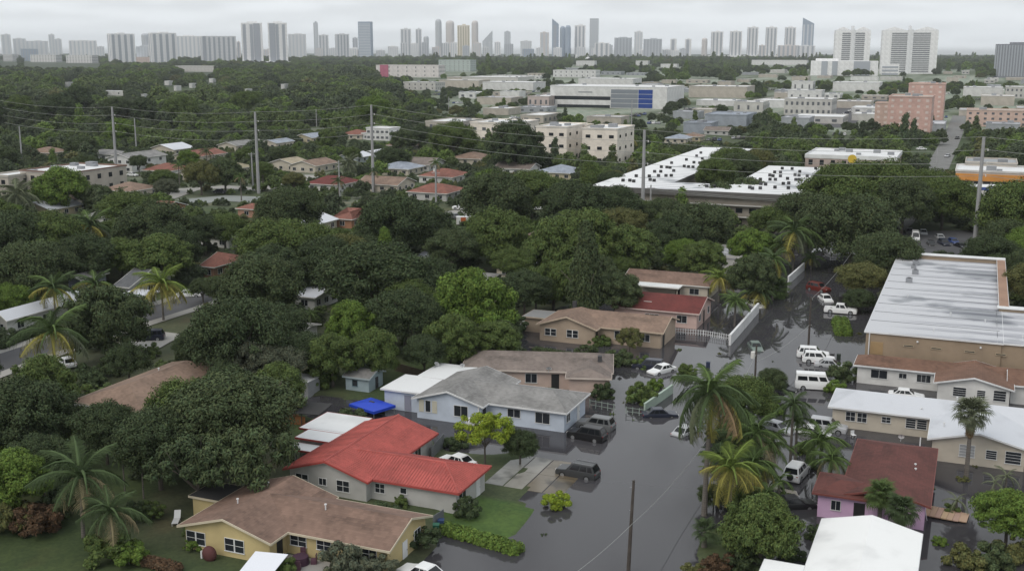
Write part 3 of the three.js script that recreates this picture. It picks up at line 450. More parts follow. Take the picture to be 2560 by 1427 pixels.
function makeCar(kind, label, paint, o = {}) {
  const q = PROFILE[kind], G = (protoCars[kind] ||= carGeo(kind)), g = thing(o.name || { sedan: 'car', suv: 'suv', van: 'van', pickup: 'pickup_truck' }[kind], label, o.category || { sedan: 'car', suv: 'SUV', van: 'van', pickup: 'pickup truck' }[kind], [0, 0, 0], 0, o.group), hw = q.W / 2, hl = q.L / 2;
  part('body', G.body, paint, g); for (const k of ['windshield', 'rear_window', 'side_window']) for (const geo of G[k]) part(k, geo, m.carGlass, g);
  for (const x of q.ax) for (const s of [-1, 1]) { protoCars.tyre ||= {}; const t = (protoCars.tyre[kind] ||= new THREE.CylinderGeometry(q.r, q.r, 0.24, 18).rotateX(Math.PI / 2)), rm = (protoCars.tyre[kind + 'r'] ||= new THREE.CylinderGeometry(q.r * 0.62, q.r * 0.62, 0.27, 14).rotateX(Math.PI / 2)); const w = part('wheel', t, m.tyre, g, [x, q.r, s * (hw - 0.09)]); part('rim', rm, m.rim, w); }
  const lampB = (x, y, z, w, h) => new MB().box(x - 0.03, x + 0.03, y - h / 2, y + h / 2, z - w / 2, z + w / 2);
  for (const s of [-1, 1]) { lampB(hl - 0.06, q.nose - 0.14, s * hw * 0.66, 0.36, 0.15).build('headlight', m.lamp, g); lampB(-hl + 0.05, q.tail - 0.2, s * hw * 0.74, 0.22, 0.24).build('tail_light', m.tail, g); }
  if (o.rack) for (const s of [-1, 1]) new MB().box(q.cab[2] + 0.2, q.cab[1] - 0.1, q.roof + 0.06, q.roof + 0.12, s * hw * 0.6 - 0.03, s * hw * 0.6 + 0.03).build('roof_rail', m.metal, g);
  if (o.spare) part('spare_wheel', new THREE.CylinderGeometry(0.36, 0.36, 0.2, 16).rotateZ(Math.PI / 2), m.tyre, g, [-hl - 0.06, 0.85, 0]);
  return g;
}
m.carGlass = M('car glass', 0.012, 0.014, 0.017, { roughness: 0.08 });
const paint = (r, g, b, o = {}) => M('car paint ' + [r, g, b].join(' '), r, g, b, { roughness: 0.28, metalness: 0.0, ...o });
const CP_ = { char: paint(0.04, 0.042, 0.045), white: paint(0.75, 0.76, 0.77), black: paint(0.012, 0.012, 0.014), grey: paint(0.13, 0.135, 0.14), silver: paint(0.4, 0.41, 0.43), navy: paint(0.018, 0.022, 0.04), maroon: paint(0.12, 0.018, 0.012), green: paint(0.12, 0.16, 0.14), blue: paint(0.03, 0.06, 0.2), tan: paint(0.3, 0.27, 0.22), red: paint(0.3, 0.02, 0.02) };
// heading in degrees from the street's far end, clockwise seen from above: 0 points away along the street, 90 to the +x side
function car(kind, px, py, heading, paintKey, label, o = {}) {
  const h = o.h ?? 0.9, q = P(px, py, h), g = makeCar(kind, label, CP_[paintKey], o); g.position.set(q[0], o.y ?? -0.32, q[1]); g.rotation.y = Math.PI / 2 - heading * Math.PI / 180; footprints.push([q[0] - 2.4, q[0] + 2.4, q[1] - 2.4, q[1] + 2.4]); { const w = 1.6 * F / q[2]; keep(px - w, py - w * 0.6, px + w, py + w * 0.3, q[2]); } return g;
}

// ---------- houses along the flooded street ----------
const W_ = { yellow: plain(0.58, 0.47, 0.24), grey: plain(0.5, 0.5, 0.49), blue: plain(0.56, 0.63, 0.74), pink: plain(0.56, 0.43, 0.37), tan: plain(0.44, 0.35, 0.27), rose: plain(0.6, 0.44, 0.4), cream: plain(0.55, 0.5, 0.42), white: plain(0.68, 0.68, 0.67), lilac: plain(0.64, 0.43, 0.64), brick: plain(0.3, 0.21, 0.14), ochre: plain(0.31, 0.24, 0.17), sage: plain(0.42, 0.47, 0.48) };
const R_ = { brown: roofOf(0.235, 0.15, 0.115), tan: roofOf(0.27, 0.185, 0.14), mauve: roofOf(0.225, 0.185, 0.165), grey: roofOf(0.27, 0.265, 0.26), red: M('red roof tile', 0.46, 0.1, 0.085, { map: T.shingle, roughness: 0.75 }), maroon: roofOf(0.16, 0.035, 0.03), oxblood: roofOf(0.13, 0.043, 0.036), rust: roofOf(0.2, 0.11, 0.075), terra: roofOf(0.25, 0.1, 0.072) };
house('house', 'yellow house with a broad brown roof and a patio, nearest the camera', { wall: W_.yellow, roof: R_.brown, rim: plain(0.62, 0.55, 0.42), blocks: [{ r: [-67, -57.5, 80.4, 91.2], e: 2.75, k: 4.3, axis: 'v' }, { r: [-62, -46.7, 83.2, 90.8], e: 2.75, k: 4.2, axis: 'x' }, { r: [-71, -67.2, 86.6, 90.2], e: 2.75, k: 0, roof: m.darkFelt, over: 0.3 }],
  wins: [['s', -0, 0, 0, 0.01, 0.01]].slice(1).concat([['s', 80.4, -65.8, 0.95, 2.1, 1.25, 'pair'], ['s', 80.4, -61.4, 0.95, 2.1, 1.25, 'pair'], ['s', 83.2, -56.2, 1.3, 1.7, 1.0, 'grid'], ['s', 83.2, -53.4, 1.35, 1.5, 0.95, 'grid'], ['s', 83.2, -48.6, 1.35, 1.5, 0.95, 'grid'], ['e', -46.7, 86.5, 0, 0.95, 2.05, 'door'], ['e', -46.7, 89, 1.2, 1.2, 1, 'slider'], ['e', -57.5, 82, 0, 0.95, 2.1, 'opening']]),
  bits: [['vent', -63.8, 84.4, 4.0], ['vent', -63.6, 89.2, 3.95], ['vent', -55, 86.2, 4.15]] });
house('house', 'grey white house under a bright red tile roof with a white flat annex', { wall: W_.grey, roof: R_.red, rim: plain(0.4, 0.07, 0.06), tiles: 0.34, caps: true, blocks: [{ r: [-66.1, -56.7, 96.8, 112.4], e: 2.75, k: 4.35, axis: 'v' }, { r: [-60.9, -46.7, 97.8, 105], e: 2.74, k: 4.1, axis: 'x', hips: [0, 0.85] }, { r: [-71.7, -66.1, 108.2, 113.8], e: 3.0, k: 0, roof: m.whiteRoof, over: 0.4 }, { r: [-70.3, -66.2, 105.2, 107.9], e: 3.0, k: 0, roof: m.whiteRoof, over: 0.4 }, { r: [-70.4, -67.4, 102.8, 104.4], e: 2.5, k: 0, roof: m.whiteRoof, over: 0.3, open: true }],
  wins: [['s', 96.8, -64.6, 1.1, 1.5, 1.15, 'grid'], ['s', 96.8, -62, 1.4, 0.9, 0.75, 'slider'], ['s', 96.8, -59.5, 1.05, 1.5, 1.2, 'grid'], ['s', 97.8, -55.6, 1.15, 1.1, 1.0, 'grid'], ['s', 97.8, -52.8, 1.5, 0.7, 0.6, 'single'], ['e', -46.7, 99.2, 1.0, 1.7, 1.25, 'slider'], ['e', -46.7, 103.2, 0, 1, 2.1, 'door'], ['e', -56.7, 108.6, 1.1, 1.4, 1.1, 'slider']] });
house('house', 'pale blue house with a grey shingle roof and a white flat extension', { wall: W_.blue, roof: R_.grey, blocks: [{ r: [-64.9, -55.8, 124.4, 136], e: 2.75, k: 4.25, axis: 'v' }, { r: [-60.2, -45.2, 126.2, 134.3], e: 2.74, k: 4.0, axis: 'x', hips: [0, 0.78] }, { r: [-70.7, -64.6, 126.2, 132.6], e: 2.85, k: 0, roof: m.whiteRoof, over: 0.4 }, { r: [-68.7, -63.6, 133, 139.3], e: 2.95, k: 0, roof: m.whiteRoof, over: 0.4 }], rim: m.white,
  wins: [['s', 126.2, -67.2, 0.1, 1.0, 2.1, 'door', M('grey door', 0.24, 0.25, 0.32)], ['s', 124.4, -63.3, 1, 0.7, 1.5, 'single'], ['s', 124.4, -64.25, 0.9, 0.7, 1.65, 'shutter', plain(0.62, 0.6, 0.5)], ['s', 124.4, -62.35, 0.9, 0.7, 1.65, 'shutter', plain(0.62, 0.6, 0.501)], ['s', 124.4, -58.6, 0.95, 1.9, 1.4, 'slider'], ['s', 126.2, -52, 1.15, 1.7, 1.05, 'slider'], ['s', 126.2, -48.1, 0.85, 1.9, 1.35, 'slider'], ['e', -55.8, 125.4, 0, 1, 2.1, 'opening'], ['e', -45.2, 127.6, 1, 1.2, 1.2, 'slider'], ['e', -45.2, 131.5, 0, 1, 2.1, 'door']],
  bits: [['dish', -68.6, 137.5, 3.2, 1], ['post', -56, 124.1, 2.6]] });
const pinkHouse = house('house', 'pale pink house with a mauve brown hipped roof, turned a little to the street', { wall: W_.pink, roof: R_.mauve, rim: plain(0.6, 0.52, 0.46), blocks: [{ r: [-66.5, -46, 142.6, 151.6], e: 2.75, k: 4.25, axis: 'x', hips: [0.8, 0.5] }, { r: [-51.5, -46.2, 139.8, 147], e: 2.75, k: 3.75, axis: 'v', hips: [0.5, 0] }],
  wins: [['s', 142.6, -64.5, 0.9, 0.9, 1.4, 'single'], ['s', 142.6, -61.6, 1.3, 0.9, 0.8, 'single'], ['s', 142.6, -57, 0.9, 1.6, 1.3, 'slider'], ['s', 142.6, -53.6, 0.1, 1.1, 2.1, 'opening']], bits: [['dish', -66.8, 142.5, 3.0, 0.9], ['dish', -54.5, 142.1, 2.9, 1], ['chimney', -47.4, 145, 3.7]] });
pinkHouse.rotation.y = 0.3; pinkHouse.position.x += 0.2; pinkHouse.position.z += 0.6;
house('house', 'tan house with a wide light brown roof standing in the water', { wall: W_.tan, roof: R_.tan, rim: plain(0.58, 0.47, 0.36), blocks: [{ r: [-64.5, -55, 167.7, 177.6], e: 2.75, k: 4.5, axis: 'v', hips: [0, 0.6] }, { r: [-60, -44.6, 169.9, 179.2], e: 2.74, k: 4.3, axis: 'x' }, { r: [-69, -64.2, 172.2, 177], e: 2.7, k: 0, roof: M('grey felt', 0.26, 0.26, 0.26, { map: T.mottle }), over: 0.35 }],
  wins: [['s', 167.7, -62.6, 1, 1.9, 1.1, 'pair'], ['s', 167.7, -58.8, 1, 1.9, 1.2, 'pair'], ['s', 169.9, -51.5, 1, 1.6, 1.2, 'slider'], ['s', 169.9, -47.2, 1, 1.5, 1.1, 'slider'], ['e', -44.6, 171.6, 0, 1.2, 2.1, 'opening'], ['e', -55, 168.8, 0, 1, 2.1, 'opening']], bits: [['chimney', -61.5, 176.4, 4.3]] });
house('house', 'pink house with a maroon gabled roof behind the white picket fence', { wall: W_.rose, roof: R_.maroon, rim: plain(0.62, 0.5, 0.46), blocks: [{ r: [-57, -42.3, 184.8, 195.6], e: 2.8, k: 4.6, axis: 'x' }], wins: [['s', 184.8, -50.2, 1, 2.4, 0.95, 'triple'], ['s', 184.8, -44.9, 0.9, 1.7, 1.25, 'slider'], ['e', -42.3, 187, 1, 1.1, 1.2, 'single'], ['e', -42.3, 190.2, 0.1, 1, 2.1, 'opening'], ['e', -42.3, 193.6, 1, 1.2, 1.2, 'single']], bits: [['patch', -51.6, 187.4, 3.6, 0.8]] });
house('house', 'cream house with a long low brown roof and a white carport, behind the maroon roof', { wall: W_.cream, roof: R_.brown, blocks: [{ r: [-62, -45.6, 207.6, 217], e: 2.8, k: 4.2, axis: 'x', hips: [0, 0.5] }, { r: [-58.5, -50.6, 204.2, 207.2], e: 2.75, k: 0, roof: m.whiteRoof, over: 0.3, open: true }], wins: [['s', 207.6, -48.2, 1, 1.8, 1.1], ['s', 207.6, -51.3, 0, 1, 2.1, 'opening'], ['e', -45.6, 211, 1, 1.4, 1.2]] });
// the other side of the street
house('warehouse', 'long brown warehouse with a stained pale flat roof', { category: 'warehouse', wall: W_.ochre, roof: m.stainRoof, rim: m.white, over: 0.25, blocks: [{ r: [-13.2, 5.2, 168.6, 234], e: 6.3, k: 0 }, { r: [4.9, 33, 168.9, 190.5], e: 6.3, k: 0 }, { r: [-13, 6.2, 233.4, 234.6], e: 7.3, k: 0, roof: m.whiteRoof }, { r: [5.2, 6.2, 190.6, 233.3], e: 7.1, k: 0, wall: W_.terraWall || plain(0.32, 0.19, 0.125), roof: plain(0.32, 0.19, 0.126) }, { r: [5, 33, 190, 191.2], e: 7.0, k: 0, roof: m.whiteRoof }],
  wins: [...[-7.2, -3.4, 1.1, 5.2, 9.8, 13].map((x, i) => ['s', i < 4 ? 168.6 : 168.9, x, 4.55, 1.3, 0.16, 'single', plain(0.5, 0.42, 0.3)]), ['s', 168.6, -11.6, 2.9, 1.8, 1.9, 'shutter', plain(0.36, 0.25, 0.13)]],
  bits: [['ac', -9.4, 226, 6.31, 1.2], ['ac', -9.6, 222.4, 6.31, 0.9], ['ac', -9, 216.6, 6.31, 1.1], ['ac', -9.6, 208.2, 6.31, 1.1], ['vent', -9, 195, 6.4], ['vent', -2, 184, 6.4], ['vent', 3, 181, 6.4], ['vent', -4, 172, 6.4], ['vent', 8, 172.5, 6.4]] });
{ const w = scene.getObjectByName('warehouse'), wx = w.position.x, wz = w.position.z; new MB().tube([[-12.7 - wx, 0, -168.45 - wz], [-12.7 - wx, 6.1, -168.45 - wz]], 0.09, 6).build('downpipe', m.white, w); for (const x of [-6, 2.5, 11]) { new MB().box(x - 0.12 - wx, x + 0.12 - wx, 5.3, 5.55, -168.5 - wz - (x > 5 ? 0.3 : 0), -168.3 - wz).build('wall_lamp', m.white, w); } for (let i = 0; i < 9; i++) new MB().box(-13.2 - wx + 18.2 * 0, 5 - wx, 6.31, 6.36, -(176 + i * 6.4) - wz - 0.06, -(176 + i * 6.4) - wz + 0.06).build('roof_seam', m.metal, w); }
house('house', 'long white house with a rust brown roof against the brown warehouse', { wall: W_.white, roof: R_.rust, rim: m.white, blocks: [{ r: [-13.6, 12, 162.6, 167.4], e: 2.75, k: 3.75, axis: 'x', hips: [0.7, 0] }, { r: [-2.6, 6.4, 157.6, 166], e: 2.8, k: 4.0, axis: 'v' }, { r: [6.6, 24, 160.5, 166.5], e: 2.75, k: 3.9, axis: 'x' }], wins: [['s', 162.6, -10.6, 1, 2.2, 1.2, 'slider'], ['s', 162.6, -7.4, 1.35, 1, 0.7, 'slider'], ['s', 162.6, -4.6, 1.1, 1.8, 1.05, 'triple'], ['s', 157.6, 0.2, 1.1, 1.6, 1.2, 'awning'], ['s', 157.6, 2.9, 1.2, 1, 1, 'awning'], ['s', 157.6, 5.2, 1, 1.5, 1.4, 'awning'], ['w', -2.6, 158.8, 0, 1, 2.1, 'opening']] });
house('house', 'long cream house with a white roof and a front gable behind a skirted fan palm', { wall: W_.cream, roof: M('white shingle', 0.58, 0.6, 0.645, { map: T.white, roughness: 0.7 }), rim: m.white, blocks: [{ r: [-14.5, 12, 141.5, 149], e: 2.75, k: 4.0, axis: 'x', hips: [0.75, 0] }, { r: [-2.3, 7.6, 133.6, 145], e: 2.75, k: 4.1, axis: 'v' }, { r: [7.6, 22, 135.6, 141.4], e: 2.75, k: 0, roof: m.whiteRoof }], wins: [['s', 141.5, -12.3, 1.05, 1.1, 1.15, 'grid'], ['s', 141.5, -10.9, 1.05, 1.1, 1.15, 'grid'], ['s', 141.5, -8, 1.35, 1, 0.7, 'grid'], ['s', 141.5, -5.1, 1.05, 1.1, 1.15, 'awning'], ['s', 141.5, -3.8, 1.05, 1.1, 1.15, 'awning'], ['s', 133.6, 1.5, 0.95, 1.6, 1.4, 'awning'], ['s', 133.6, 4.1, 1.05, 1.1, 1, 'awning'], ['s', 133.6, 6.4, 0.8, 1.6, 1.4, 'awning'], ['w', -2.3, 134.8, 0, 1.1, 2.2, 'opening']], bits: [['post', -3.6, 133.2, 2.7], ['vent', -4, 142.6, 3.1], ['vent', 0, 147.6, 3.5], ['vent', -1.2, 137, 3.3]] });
house('house', 'lilac walled house with a dark red hipped roof', { wall: W_.lilac, roof: R_.oxblood, rim: plain(0.2, 0.06, 0.05), blocks: [{ r: [-9.8, -2.1, 112.4, 129.4], e: 2.75, k: 3.9, axis: 'v', hips: [0, 0.9] }, { r: [-12.4, -6, 111.9, 117], e: 2.75, k: 3.35, axis: 'x', hips: [0.8, 0] }], wins: [['s', 111.9, -10.6, 1, 0.9, 1.0], ['s', 111.9, -8.3, 0, 1.1, 2.1, 'opening'], ['e', -2.1, 118, 1, 1.3, 1.1], ['e', -2.1, 124, 1, 1.3, 1.1]], bits: [['vent', -3.6, 122, 3.1], ['vent', -3.5, 120.6, 3.1], ['dish', -5.6, 130, 3.4, 0.9]] });
house('house', 'house with a bright white gabled roof nearest the camera', { wall: W_.white, roof: M('fresh white roof', 0.86, 0.87, 0.87, { map: T.white, roughness: 0.6 }), rim: m.white, blocks: [{ r: [-10.5, -2.5, 82, 103.4], e: 3.2, k: 4.3, axis: 'v' }, { r: [-14, -10, 80, 92.6], e: 3.2, k: 0 }, { r: [-2.4, 6, 80, 94.5], e: 2.9, k: 0 }], wins: [['n', 103.4, -6.5, 1, 1.6, 1.2], ['e', -2.5, 99, 1, 1.4, 1.2]] });

// ---------- sheds and small buildings ----------
house('shed', 'small blue garden shed with a grey gabled roof on the back lawn', { category: 'shed', wall: plain(0.36, 0.45, 0.5), roof: R_.grey, over: 0.35, blocks: [{ r: [-79.3, -75.6, 130.6, 134.6], e: 2.35, k: 3.1, axis: 'x' }], rim: plain(0.4, 0.47, 0.5), wins: [['s', 130.6, -77.8, 1, 0.8, 0.9, 'single', plain(0.2, 0.3, 0.36)], ['e', -75.6, 132.8, 0.1, 0.8, 1.9, 'door', m.dark]] });
{
  const box = thing('storage_shed', 'grey metal storage shed with a white roof among bushes left of the blue shed', 'shed', [...P(760, 985, 0).slice(0, 1), 0, P(760, 985, 0)[1]]);
  new MB().box(-1.6, 1.6, 0, 2.3, -1.5, 1.5).build('wall', plain(0.3, 0.31, 0.32), box); new MB().box(-1.75, 1.75, 2.31, 2.42, -1.65, 1.65).build('roof', m.whiteRoof, box); for (let i = -3; i <= 3; i++) new MB().box(i * 0.45 - 0.04, i * 0.45 + 0.04, 2.42, 2.46, -1.6, 1.6).build('roof_seam', m.trim, box); new MB().box(0.2, 1.2, 0.02, 2, 1.5, 1.54).build('door', plain(0.36, 0.37, 0.38), box);
  footprints.push([box.position.x - 3, box.position.x + 3, box.position.z - 3, box.position.z + 3]);
  // blue tarpaulin roof over a trampoline-like stand
  const q = P(930, 1010, 1.2), t = thing('canopy', 'bright blue tarpaulin canopy on short legs beside the blue house', 'canopy', [q[0], 0, q[1]], -0.35), shp = new MB(), A = [[-2.5, 1.15, -1.9], [2.5, 1.15, -1.9], [2.5, 1.15, 1.9], [-2.5, 1.15, 1.9]], top = [0, 1.5, 0];
  A.forEach((a, i) => { const b = A[(i + 1) % 4]; shp.poly([b, a, top].reverse()); shp.poly([a, [a[0], 0.8, a[2]], [b[0], 0.8, b[2]], b]); }); shp.build('tarpaulin', M('blue tarpaulin', 0.012, 0.055, 0.5, { roughness: 0.5 }), t);
  for (const [x, z] of [[-2.35, -1.75], [2.35, -1.75], [2.35, 1.75], [-2.35, 1.75]]) new MB().tube([[x, -0.3, z], [x, 1.2, z]], 0.05, 6).build('leg', m.metal, t); new MB().box(-0.5, 0.3, 1.42, 1.55, -0.2, 0.1).build('patch', m.dark, t);
  footprints.push([q[0] - 4, q[0] + 4, q[1] - 4, q[1] + 4]);
  // a lean-to with a black roof and orange clutter
  const r = P(770, 1020, 2.2), l = thing('lean_to', 'black roofed open lean-to with rusty orange walls above the white flat roof', 'lean-to', [r[0], 0, r[1]], 0.1); new MB().poly([[-2.6, 2.0, 1.9], [2.4, 2.1, 1.9], [2.6, 2.5, -1.8], [-2.5, 2.4, -1.8]]).poly([[-2.6, 1.9, 1.9], [-2.5, 2.3, -1.8], [2.6, 2.4, -1.8], [2.4, 2.0, 1.9]]).build('roof', m.darkFelt, l); new MB().box(-2.4, -2.3, 0, 2, -1.7, 1.7).box(-2.3, 0.2, 0, 1.5, 1.3, 1.4).build('wall', plain(0.3, 0.13, 0.05), l); for (const x of [-0.2, 2.2]) new MB().box(x, x + 0.1, 0, 2.05, 1.6, 1.7).build('post', m.wood, l);
  footprints.push([r[0] - 4, r[0] + 4, r[1] - 4, r[1] + 4]);
}
// ---------- the red house's concrete drive, slab by slab ----------
{
  const c = [[1213, 1204], [1250, 1166], [1352, 1170], [1316, 1245]].map(([x, y]) => P(x, y, 0.1)); // corners
  const d = thing('driveway', 'wet concrete driveway of long slabs beside the red roof', 'driveway', [c[0][0], 0, c[0][1]]); d.userData.kind = 'structure';
  const x0 = 0, x1 = 9.2, z0 = -9.4, z1 = 0.4, n = 4, hue = [[0.24, 0.24, 0.225], [0.27, 0.26, 0.235], [0.17, 0.145, 0.11], [0.12, 0.095, 0.06]];
  for (let i = 0; i < n; i++) for (let k = 0; k < 2; k++) { const a = x0 + (x1 - x0) * i / n + 0.06, b = x0 + (x1 - x0) * (i + 1) / n - 0.06, s = z0 + (z1 - z0) * k / 2 + 0.03, e = z0 + (z1 - z0) * (k + 1) / 2 - 0.03; new MB().box(a, b, -0.3, 0.115 - 0.035 * i, s, e).build('slab', M('slab ' + i, ...hue[i], { map: T.blotch, roughness: 0.35 }), d); }
}
// ---------- walls and fences ----------
function fence(name, label, pts, h, thick, mat, o = {}) { // pts in pixels at the top
  const w = pts.map(([x, y]) => P(x, y, h)), g = thing(name, label, o.category || 'fence', [w[0][0], 0, w[0][1]]);
  for (let i = 0; i + 1 < w.length; i++) {
    const dx = w[i + 1][0] - w[i][0], dz = w[i + 1][1] - w[i][1], L = Math.hypot(dx, dz), run = new THREE.Group(), turn = -Math.atan2(dz, dx); const put = (b, nm, mt) => { const k = b.build(nm, mt, g, [w[i][0] - w[0][0], 0, w[i][1] - w[0][1]], [0, turn, 0]); return k; };
    if (o.pickets) { for (let s = 0; s <= L; s += o.pickets) put(new MB().box(s - 0.05, s + 0.05, -0.6, h, -thick / 2, thick / 2), 'picket', mat); put(new MB().box(0, L, h * 0.82, h * 0.88, -0.03 - thick / 2, -thick / 2 - 0.001).box(0, L, h * 0.3, h * 0.36, -0.03 - thick / 2, -thick / 2 - 0.001), 'rail', mat); }
    else if (o.boards) { for (let s = 0; s + o.boards <= L + 0.01; s += o.boards) put(new MB().box(s + 0.01, s + o.boards - 0.01, -0.6, h - 0.04 * hash2(i, Math.round(s * 10)), -thick / 2, thick / 2), 'board', mat); }
    else put(new MB().box(i ? thick / 2 : 0, L, -0.6, h, -thick / 2, thick / 2), 'panel', mat), put(new MB().box(i ? thick / 2 + 0.03 : 0, L, h + 0.001, h + 0.08, -thick / 2 - 0.05, thick / 2 + 0.05), 'coping', o.cap || mat);
  }
  return g;
}
fence('garden_wall', 'white concrete garden wall along the flooded street, leading up to a half sunk white car', [[1826, 838], [1860, 800], [1897, 758]], 1.7, 0.3, m.white, { category: 'wall' });
fence('picket_fence', 'white picket fence in the water between the maroon roofed house and the white garden wall', [[1690, 820], [1760, 825], [1824, 836]], 1.0, 0.05, m.white, { pickets: 0.42 });
fence('garden_wall', 'far white garden wall under the palms by the flooded street', [[1972, 692], [2012, 657]], 1.6, 0.25, m.white, { category: 'wall' });
fence('boundary_wall', 'pale green boundary wall standing in the water beside a half sunk navy car', [[1612, 1010], [1682, 962]], 1.2, 0.22, plain(0.38, 0.47, 0.4), { category: 'wall' });
fence('post_fence', 'thin greenish fence of posts and rails off the corner of the blue house', [[1475, 998], [1540, 1010]], 1.1, 0.03, plain(0.3, 0.36, 0.32), { pickets: 0.9 });
fence('post_fence', 'thin greenish fence of posts and rails leading to a tree in the water', [[1566, 1016], [1612, 1022]], 1.0, 0.03, plain(0.3, 0.36, 0.32), { pickets: 0.9 });
fence('board_fence', 'grey board fence off the back corner of the red roof', [[1078, 1118], [1110, 1082]], 1.8, 0.06, plain(0.16, 0.17, 0.18), { boards: 0.5 });
fence('board_fence', 'grey board fence between the yellow house and the red roofed house', [[1082, 1290], [1112, 1270]], 1.7, 0.06, plain(0.16, 0.17, 0.181), { boards: 0.5 });
fence('board_fence', 'brown wooden fence behind the back lawn of the pale blue house', [[985, 905], [1060, 925]], 1.6, 0.06, plain(0.11, 0.085, 0.06), { boards: 0.7 });

// ---------- vehicles in and by the water ----------
car('suv', 1445, 1168, -86, 'char', 'charcoal SUV stranded in the water in front of the red roofed house', { rack: true });
car('suv', 1468, 1078, -84, 'black', 'black SUV in the water beside the corner of the blue house', { y: -0.2 });
car('suv', 1490, 1052, -86, 'grey', 'dark grey SUV just behind the black SUV at the blue house', { y: -0.25 });
car('sedan', 1650, 1022, 62, 'navy', 'navy car half sunk at the end of the pale green wall', { y: -0.45 });
car('sedan', 1890, 856, 158, 'green', 'grey green car sunk to its windows off the white garden wall', { y: -0.5 });
car('suv', 2048, 890, 82, 'white', 'white SUV parked nearest the camera of a pair beside the wooden pole', { y: -0.2 });
car('suv', 2034, 878, 82, 'white', 'white SUV parked behind another white SUV by the wooden pole', { y: -0.2 });
car('sedan', 2078, 900, 85, 'silver', 'silver car low in the water beside the white SUVs', { y: -0.45 });
car('suv', 2048, 714, 120, 'maroon', 'dark red SUV in the middle of the flooded street', { y: -0.3 });
car('sedan', 2066, 738, 155, 'white', 'white car in the water beside the dark red SUV', { y: -0.45 });
car('pickup', 2103, 770, 88, 'white', 'white pickup truck standing across the flooded street', { y: -0.12 });
car('sedan', 1890, 752, 140, 'white', 'white car half sunk at the far end of the white garden wall', { y: -0.5 });
car('suv', 2083, 624, 150, 'silver', 'silver SUV farthest up the flooded street under the trees', { y: -0.35 });
car('van', 2040, 955, 80, 'white', 'white van in the water beside the cream house', { y: -0.15 });
car('sedan', 1955, 957, 100, 'black', 'black car sunk to its doors behind the tall slim palm', { y: -0.5 });
car('sedan', 1945, 1056, 115, 'silver', 'silver car sunk to its doors among the palms', { y: -0.45 });
car('suv', 2070, 1056, 92, 'silver', 'silver SUV in the water at the left end of the cream house', { y: -0.35 });
car('sedan', 2030, 1066, 96, 'white', 'white car beside the silver SUV at the cream house', { y: -0.5 });
car('suv', 1993, 1172, 8, 'white', 'white jeep with a spare wheel on its back, seen from behind', { y: -0.1, spare: true });
car('sedan', 2268, 976, 86, 'white', 'white car parked between the white house and the white roof of the cream house', { y: -0.35 });
car('sedan', 1985, 1246, 60, 'black', 'black car under the round tree beside the lilac house', { y: -0.3 });
car('sedan', 1940, 1222, 70, 'tan', 'pale car roof showing behind the round tree beside the lilac house', { y: -0.3 });
car('sedan', 1055, 1422, -80, 'white', 'white car at the bottom edge beside the yellow house', { y: -0.1 });
car('sedan', 1143, 1148, -75, 'white', 'white car parked behind the ridge of the red roof', { y: 0.05 });
car('sedan', 1717, 1062, 20, 'silver', 'silver car sunk in the street behind the grey trunked royal palm', { y: -0.6 });
car('sedan', 1655, 914, -150, 'white', 'white car in the water beside the round bush in front of the tan house', { y: -0.35 });
car('suv', 1622, 905, -95, 'navy', 'navy SUV behind a white car near the tan house', { y: -0.4 });
car('suv', 372, 842, -120, 'navy', 'navy SUV on the pale forecourt by the left hand road', { y: 0.3 });
car('sedan', 166, 906, -60, 'white', 'white car behind the brown roof at the left', { y: 0.3 });
car('sedan', 472, 735, 60, 'white', 'white car beside the yellowing coconut palm on the dry road', { y: 0.3 });
for (const [x, y, h, k, c, l] of [[2290, 592, 175, 'van', 'white', 'white van in the car park behind the warehouse'], [2262, 602, 178, 'sedan', 'white', 'white car beside the white van behind the warehouse'], [2330, 606, 170, 'sedan', 'black', 'black car next to the white van behind the warehouse'], [2362, 606, 160, 'suv', 'navy', 'dark blue SUV in the car park behind the warehouse'], [2352, 590, 165, 'sedan', 'silver', 'silver car in the second row behind the warehouse'], [2405, 612, 150, 'sedan', 'black', 'black car nearest the tall concrete pole behind the warehouse'], [2385, 600, 155, 'sedan', 'blue', 'blue car in the car park behind the warehouse'], [2275, 575, 176, 'sedan', 'grey', 'grey car behind the white van in the car park'], [2310, 578, 172, 'sedan', 'silver', 'silver car behind the row with the white van']]) car(k, x, y, h, c, l, { y: -0.1 });
